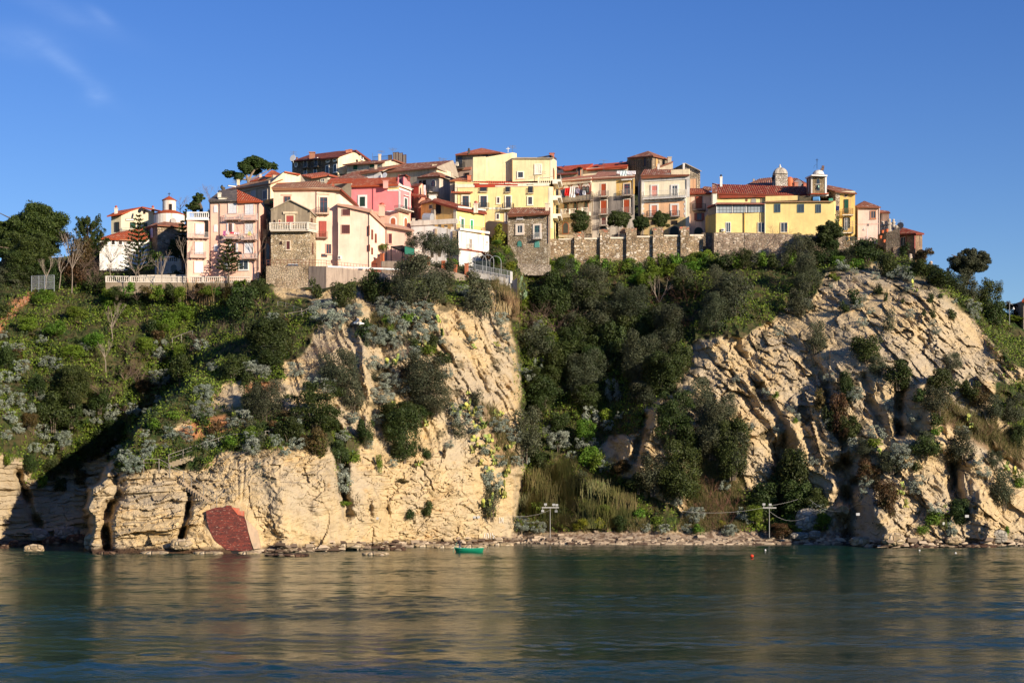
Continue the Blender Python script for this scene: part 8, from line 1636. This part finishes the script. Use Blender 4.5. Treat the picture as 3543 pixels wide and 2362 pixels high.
# ================================================================== boat, rower, buoy, gull, people
def boat():
    A, B = P(1043.5, 1266, 240), P(1110, 1267.5, 239.5); A.z = B.z = 0; r = thing('rowing_boat', 'small green wooden rowing boat with a man standing in its stern', 'boat', (A+B)/2); u = (B-A); Ln = u.length; u.normalize(); v = Vector((-u.y, u.x, 0)); n = 12; prof = [(-1,.46),(-.93,.22),(-.66,-.05),(0,-.15),(.66,-.05),(.93,.22),(1,.46)]; mb = MB(); rows = []
    for i in range(n+1):
        t = i/n; w = .76*(1-(1-min(t/.5+.02, 1))**2)**.7*(1 if t < .5 else 1-.25*(2*t-1)**2); sh = .12*(2*t-1)**2+.05*(1-t); c = A+u*Ln*t; j = len(mb.v)
        mb.v += [tuple(c+v*w*a+u*(.55*(.46-z)*(1-t)**4-.25*(.46-z)*t**8)+Vector((0,0,z+sh*(z > .1)))) for a, z in prof]; rows.append(j)
    m = len(prof)
    for a, b in zip(rows, rows[1:]):
        for k in range(m-1): mb.f.append((a+k, a+k+1, b+k+1, b+k)); mb.uv.append(None)
    mb.f.append(tuple(rows[0]+k for k in range(m))); mb.f.append(tuple(rows[-1]+k for k in range(m-1,-1,-1))); mb.uv += [None]*2
    o = mb.build('hull', plain((.008,.21,.11),.45,name='green_paint'), r); sm = o.modifiers.new('t','SOLIDIFY'); sm.thickness = .05; sm.offset = 1
    mb = MB(); g1 = [Vector(mb_) for mb_ in [tuple(Vector(o.data.vertices[q].co)+Vector(r.location)) for q in rows]]; g2 = [Vector(o.data.vertices[q+m-1].co)+Vector(r.location) for q in rows]; U = Vector((0,0,.03)); mb.path([p+U for p in g1], .05); mb.path([p+U for p in g2], .05); mb.bar(g1[0]+U, g2[0]+U, .06); mb.bar(g1[-1]+U, g2[-1]+U, .06); mb.build('gunwale', plain((.03,.30,.18),.5,name='light_green_paint'), r)
    for t in (.3,.62): i = int(t*n); mb = MB(); a, b = g1[i]-Vector((0,0,.18)), g2[i]-Vector((0,0,.18)); mb.hexa([a-u*.13-Vector((0,0,.04)), a+u*.13-Vector((0,0,.04)), b+u*.13-Vector((0,0,.04)), b-u*.13-Vector((0,0,.04))], [a-u*.13, a+u*.13, b+u*.13, b-u*.13]); mb.build('thwart', plain((.10,.22,.14),.6), r)
    for k,t in enumerate((.25,.6,.72)): p = g1[int(t*n)]+Vector((0,0,.05)); mb = MB(); mb.bar(p, p+Vector((0,0,.18)), .035); mb.build('oarlock', plain((.6,.58,.55),.4), r)
    return A, u, v, r
A, u, v, br = boat()
def person(label, joints, radii, edges, skin_col, root_i=0, name='person', loc=None, mats=None):
    me = bpy.data.meshes.new('person'); base = Vector(loc); me.from_pydata([tuple(Vector(j)) for j in joints], edges, []); o = bpy.data.objects.new(name, me); COL.objects.link(o); o.location = base; s = o.modifiers.new('skin','SKIN'); sv = me.skin_vertices[0].data
    for i, rr in enumerate(radii): sv[i].radius = (rr, rr)
    sv[root_i].use_root = True; sb = o.modifiers.new('sub','SUBSURF'); sb.levels = 1; sb.render_levels = 1; me.materials.append(mats); return tag(o, label, 'person')
def body_mat(zc, top, low, head):
    m, nt, bs = new_mat('clothed_person'); sp = N(nt,'ShaderNodeSeparateXYZ'); L(nt, coords(nt), sp.inputs[0]); c = mixc(nt, ramp(nt, sp.outputs[2], zc[0]-.01, zc[0]+.01), low, top); c = mixc(nt, ramp(nt, sp.outputs[2], zc[1]-.01, zc[1]+.01), c, head); L(nt, c, bs.inputs['Base Color']); bs.inputs['Roughness'].default_value = .85; return m
# man stooping slightly forward, both hands on the oar
c0 = A+u*.78+Vector((0,0,.16)); J = [(0,0,.92),(.02,0,1.16),(.08,0,1.40),(.13,0,1.50),(.17,0,1.58),(.20,0,1.71),  # pelvis..head
     (.05,.21,1.38),(.0,.27,1.12),(.22,.20,1.0),(.05,-.21,1.38),(.05,-.26,1.12),(.24,-.12,.98),(-.01,.10,.88),(.02,.13,.48),(-.04,.15,.08),(.06,.16,.05),(0,-.10,.88),(.06,-.13,.48),(.03,-.14,.08),(.13,-.15,.05),(.29,.17,.95),(.30,-.09,.93)]
E = [(0,1),(1,2),(2,3),(3,4),(4,5),(2,6),(6,7),(7,8),(2,9),(9,10),(10,11),(0,12),(12,13),(13,14),(14,15),(0,16),(16,17),(17,18),(18,19),(8,20),(11,21)]
Rr = [.20,.23,.24,.09,.10,.115,.13,.10,.06,.13,.10,.06,.12,.09,.06,.05,.12,.09,.06,.05,.045,.045]
ps = person('man in a dark jacket standing stooped in the green boat', [(-x*-1*u.x+0, 0, 0) for x in ()] or [tuple(-u*(j[0]*1.7+(.08 if j[2] > 1.2 else 0))-v*j[1]+Vector((0,0,j[2]*1.04))) for j in J], Rr, E, None, loc=c0, mats=body_mat((.78,1.58),(.022,.016,.022),(.10,.13,.20),(.42,.24,.16)))
ps['label'] = 'man in dark jacket and blue trousers standing stooped in the green boat'
mb = MB(); hd = c0-u*.42+Vector((0,0,1.86)); mb.lathe(hd-Vector((0,0,.10)), [(.085,0),(.108,.05),(.095,.12),(.04,.16)], 10); o = mb.build('hair', plain((.02,.015,.012),.8)); o.parent = ps; o.matrix_parent_inverse = __import__('mathutils').Matrix.Translation(-Vector(ps.location))
mb = MB(); q = c0-u*.47-v*.05+Vector((0,0,.97)); mb.bar(q+u*.1+Vector((0,0,.35)), q-u*.35-v*.75-Vector((0,0,1.1)), .03, .03, 6); tag(mb.build('oar', plain((.10,.30,.2),.7)), 'green oar held by the standing man over the boat stern', 'oar')
o = MB(); p = P(1727, 1279, 39000/(1279-HY)); o.lathe(Vector((p.x,p.y,-.05)), [(.02,0),(.19,.09),(.24,.22),(.19,.35),(.05,.43)], 14); tag(o.build('buoy', plain((.72,.05,.015),.4)), 'small bright orange buoy floating right of centre', 'buoy')
for k,(x,y,lb) in enumerate(((1758,1264,'tiny white float nearest to the orange buoy'),(2112,1265,'tiny white float off the lower right rocks, left of two'),(2195,1271,'tiny white float off the lower right rocks, right of two'))):
    p = P(x,y,39000/(y-HY)); mb = MB(); mb.lathe(Vector((p.x,p.y,-.03)), [(.02,0),(.11,.05),(.13,.15),(.04,.26)], 10); tag(mb.build('float', plain((.75,.74,.7),.4)), lb, 'float', 'white floats')
for k,(lb,C,cx,cy,ws,st_) in enumerate((('white painted scrawl low on the pale slab right of the boat',S4,2040,1095,95,((0,0,.1,1),(.22,.1,.3,1),(.36,.95,.44,.1),(.6,0,.62,1),(.78,1,.78,.55),(.78,.55,.95,.45),(.95,.45,.82,0))),('small white painted figures higher on the pale slab edge',S4,2172,962,42,((0,0,.05,1),(.3,.9,.45,.9),(.45,.9,.3,0),(.8,0,.82,1),(.6,.2,.7,.9))))):
    f_ = None; mb = MB(); q0 = lambda a,b: (lambda x,y: P(x,y,min(ground(x,y),ground(x+2,y),ground(x-2,y),ground(x,y-2),ground(x,y+2))-.07))(*C(cx+a*ws, cy+50-b*50))
    for a,b,c_,d in st_:
        for i in range(4): mb.bar(q0(a+(c_-a)*i/4,b+(d-b)*i/4), q0(a+(c_-a)*(i+1)/4,b+(d-b)*(i+1)/4), .05)
    tag(mb.build('painted_scrawl', plain((.75,.72,.66),.9)), lb, 'graffiti')
# gull gliding in front of the cliff
c = P(823, 742, 118); me = bpy.data.meshes.new('gull'); bv = [(-.30,0,0),(-.12,0,.01),(.08,0,.0),(.26,0,-.02),(.02,-.28,.20),(-.06,-.62,.26),(.02,.28,.20),(-.06,.62,.26),(-.34,0,.02)]; me.from_pydata([(x*1.15,y*1.15,z*1.15) for x,y,z in bv], [(0,1),(1,2),(2,3),(1,4),(4,5),(1,6),(6,7),(3,8)][:7]+[], []); me.vertices[8].co = me.vertices[3].co+Vector((.12,0,.0)); 
me2 = bpy.data.meshes.new('gull'); V = [tuple(x_.co) for x_ in me.vertices]; me2.from_pydata(V, [(0,1),(1,2),(2,3),(3,8),(1,4),(4,5),(1,6),(6,7)], []); o = bpy.data.objects.new('gull', me2); COL.objects.link(o); o.location = c; o.rotation_euler = (rad(10), 0, rad(8)); s = o.modifiers.new('skin','SKIN'); rr = [.06,.10,.11,.06,.05,.018,.05,.018,.03]
for i in range(9): me2.skin_vertices[0].data[i].radius = (rr[i]*(1.6 if i in (4,5,6,7) else 1), rr[i]*(.5 if i in (4,5,6,7) else 1))
me2.skin_vertices[0].data[1].use_root = True; sb = o.modifiers.new('sub','SUBSURF'); sb.levels = 1; sb.render_levels = 1
m, nt, bs = new_mat('gull_feather'); sp = N(nt,'ShaderNodeSeparateXYZ'); L(nt, coords(nt), sp.inputs[0]); L(nt, mixc(nt, ramp(nt, sp.outputs[2], .10, .16), (.72,.72,.72), (.22,.25,.30)), bs.inputs['Base Color']); me2.materials.append(m); tag(o, 'white and grey gull gliding with raised wings in front of the cliff', 'bird')
# people sitting on the right terrace
J2 = [(0,0,.45),(0,.0,.70),(0,.02,.93),(0,.02,1.02),(0,.0,1.08),(0,-.01,1.20),(-.19,.02,.92),(-.24,-.08,.68),(-.12,-.28,.58),(.19,.02,.92),(.24,-.08,.68),(.12,-.28,.58),(-.09,-.05,.44),(-.10,-.42,.46),(-.10,-.44,.06),(-.10,-.56,.03),(.09,-.05,.44),(.10,-.42,.46),(.10,-.44,.06),(.10,-.56,.03)]
E2_ = [(0,1),(1,2),(2,3),(3,4),(4,5),(2,6),(6,7),(7,8),(2,9),(9,10),(10,11),(0,12),(12,13),(13,14),(14,15),(0,16),(16,17),(17,18),(18,19)]; R2 = [.15,.15,.16,.07,.08,.10,.08,.06,.045,.08,.06,.045,.10,.08,.05,.045,.10,.08,.05,.045]
f0 = P(*C6(2060,1320),319.5)
h = House('bench_ledge', 'low stone ledge with a railing where people sit, right of the church wall', 'ledge', C6); h.body([(2030,1315,320),(2340,1290,319)], 1420, ST_W, D=4, deep=3); f = h.fac[0]; mb = MB(); a,z = f.sz(*C6(2040,1250)); b,z2 = f.sz(*C6(2335,1275)); mb.bar(f.pt(a,z,.1), f.pt(b,z2,.1), .03); mb.bar(f.pt(a,z-.5,.1), f.pt(b,z2-.5,.1), .02)
for k in range(10): q = a+(b-a)*k/9; mb.bar(f.pt(q,z-1.3,.1), f.pt(q,z+(z2-z)*k/9,.1), .025)
mb.build('railing', plain((.10,.16,.14),.5), h.root)
for k,(x,y,lb,col) in enumerate(((2070,1318,'person in black seated first from left by the terrace railing',(.012,.012,.014)),(2085,1322,'person in dark grey seated between two others by the terrace railing',(.03,.03,.035)),(2130,1322,'person in a dark coat seated furthest right by the terrace railing',(.02,.018,.02)))):
    p = P(*C6(x,y),320.5+.3*(k==0)); p.z = P(*C6(x,1318),320).z; person(lb, J2, R2, E2_, None, loc=p, mats=body_mat((.3,1.05),col,(.02,.02,.03),(.30,.18,.12)))
    mb = MB(); mb.lathe(p+Vector((0,0,1.17)), [(.105,0),(.11,.06),(.08,.13),(.02,.155)], 10); o = mb.build('hair', plain((.02,.015,.012),.8)); q = bpy.context.scene.objects; pr = COL.objects[-2] if False else [w for w in COL.objects if w.get('label') == lb][0]; o.parent = pr; o.matrix_parent_inverse = __import__('mathutils').Matrix.Translation(-Vector(pr.location))
# cafe terrace furniture on the retaining wall
for k,(x,y,w,lb,col) in enumerate(((1352,538,14,'dark wooden cafe table near the arcade house trees',(.05,.035,.03)),(1415,540,20,'long dark bench under the broad terrace tree',(.04,.03,.025)),(1480,540,16,'dark bench under the smallest terrace tree',(.05,.03,.025)),(1290,545,12,'pale yellow counter at the left end of the terrace',(.6,.45,.18)))):
    p = P(x, y, 327.5); s = 327.5/F*w; r = thing('terrace_table', lb, 'table', p-Vector((0,0,.8)), 'tables on the village terrace'); mb = MB(); mb.box(p+Vector((-s/2,-.4,-.08)), p+Vector((s/2,.4,0))); mb.build('top', plain(col,.7), r)
    for dx in (-.45,.45):
        for dy in (-.32,.32): mb = MB(); q = p+Vector((dx*s,dy,0)); mb.bar(q-Vector((0,0,.85)), q-Vector((0,0,.06)), .05); mb.build('leg', plain(col,.7), r)
for k,(x,y,lb) in enumerate(((1330,537,'terracotta pot under the first terrace tree'),(1391,534,'terracotta pot on the pier left of the broad terrace tree'),(1449,536,'terracotta pot on the pier left of the smallest terrace tree'),(1510,527,'terracotta pot on the pier by the shop fronts'),(1571,524,'terracotta pot on the last buttress pier'))):
    p = P(x, y+4, 326.3); mb = MB(); mb.lathe(p, [(.25,0),(.42,.5),(.46,.6)], 12); tag(mb.build('flower_pot', plain((.50,.15,.06),.8)), lb, 'flower pot', 'flower pots on the retaining wall')
# parked car behind the left railing
p = P(*S3(440,100), 299.2); r = thing('parked_car', 'white parked car half hidden behind the rail of the stained wall', 'car', p-Vector((0,0,1.2))); q = p-Vector((0,0,1.25)); cm = plain((.72,.72,.72),.25,name='car_paint')
def sec(x0,x1,z0,x2,x3,z1,w,nm,mt): mb = MB(); mb.hexa([q+Vector((x0,-w,z0)),q+Vector((x1,-w,z0)),q+Vector((x1,w,z0)),q+Vector((x0,w,z0))],[q+Vector((x2,-w*.88,z1)),q+Vector((x3,-w*.88,z1)),q+Vector((x3,w*.88,z1)),q+Vector((x2,w*.88,z1))]); return mb.build(nm,mt,r)
sec(-2.1,2.1,.3,-2.0,2.0,.85,.85,'body',cm); sec(-1.5,1.2,.852,-1.05,.7,1.36,.80,'window',glass()); sec(-1.07,.72,1.362,-.95,.6,1.44,.72,'roof',cm)
for x in (-1.3,1.3):
    for y in (-.8,.8): mb = MB(); mb.bar(q+Vector((x,y-.1,.32)), q+Vector((x,y+.1,.32)), .32, None, 14); mb.build('wheel', plain((.02,.02,.02),.7), r)
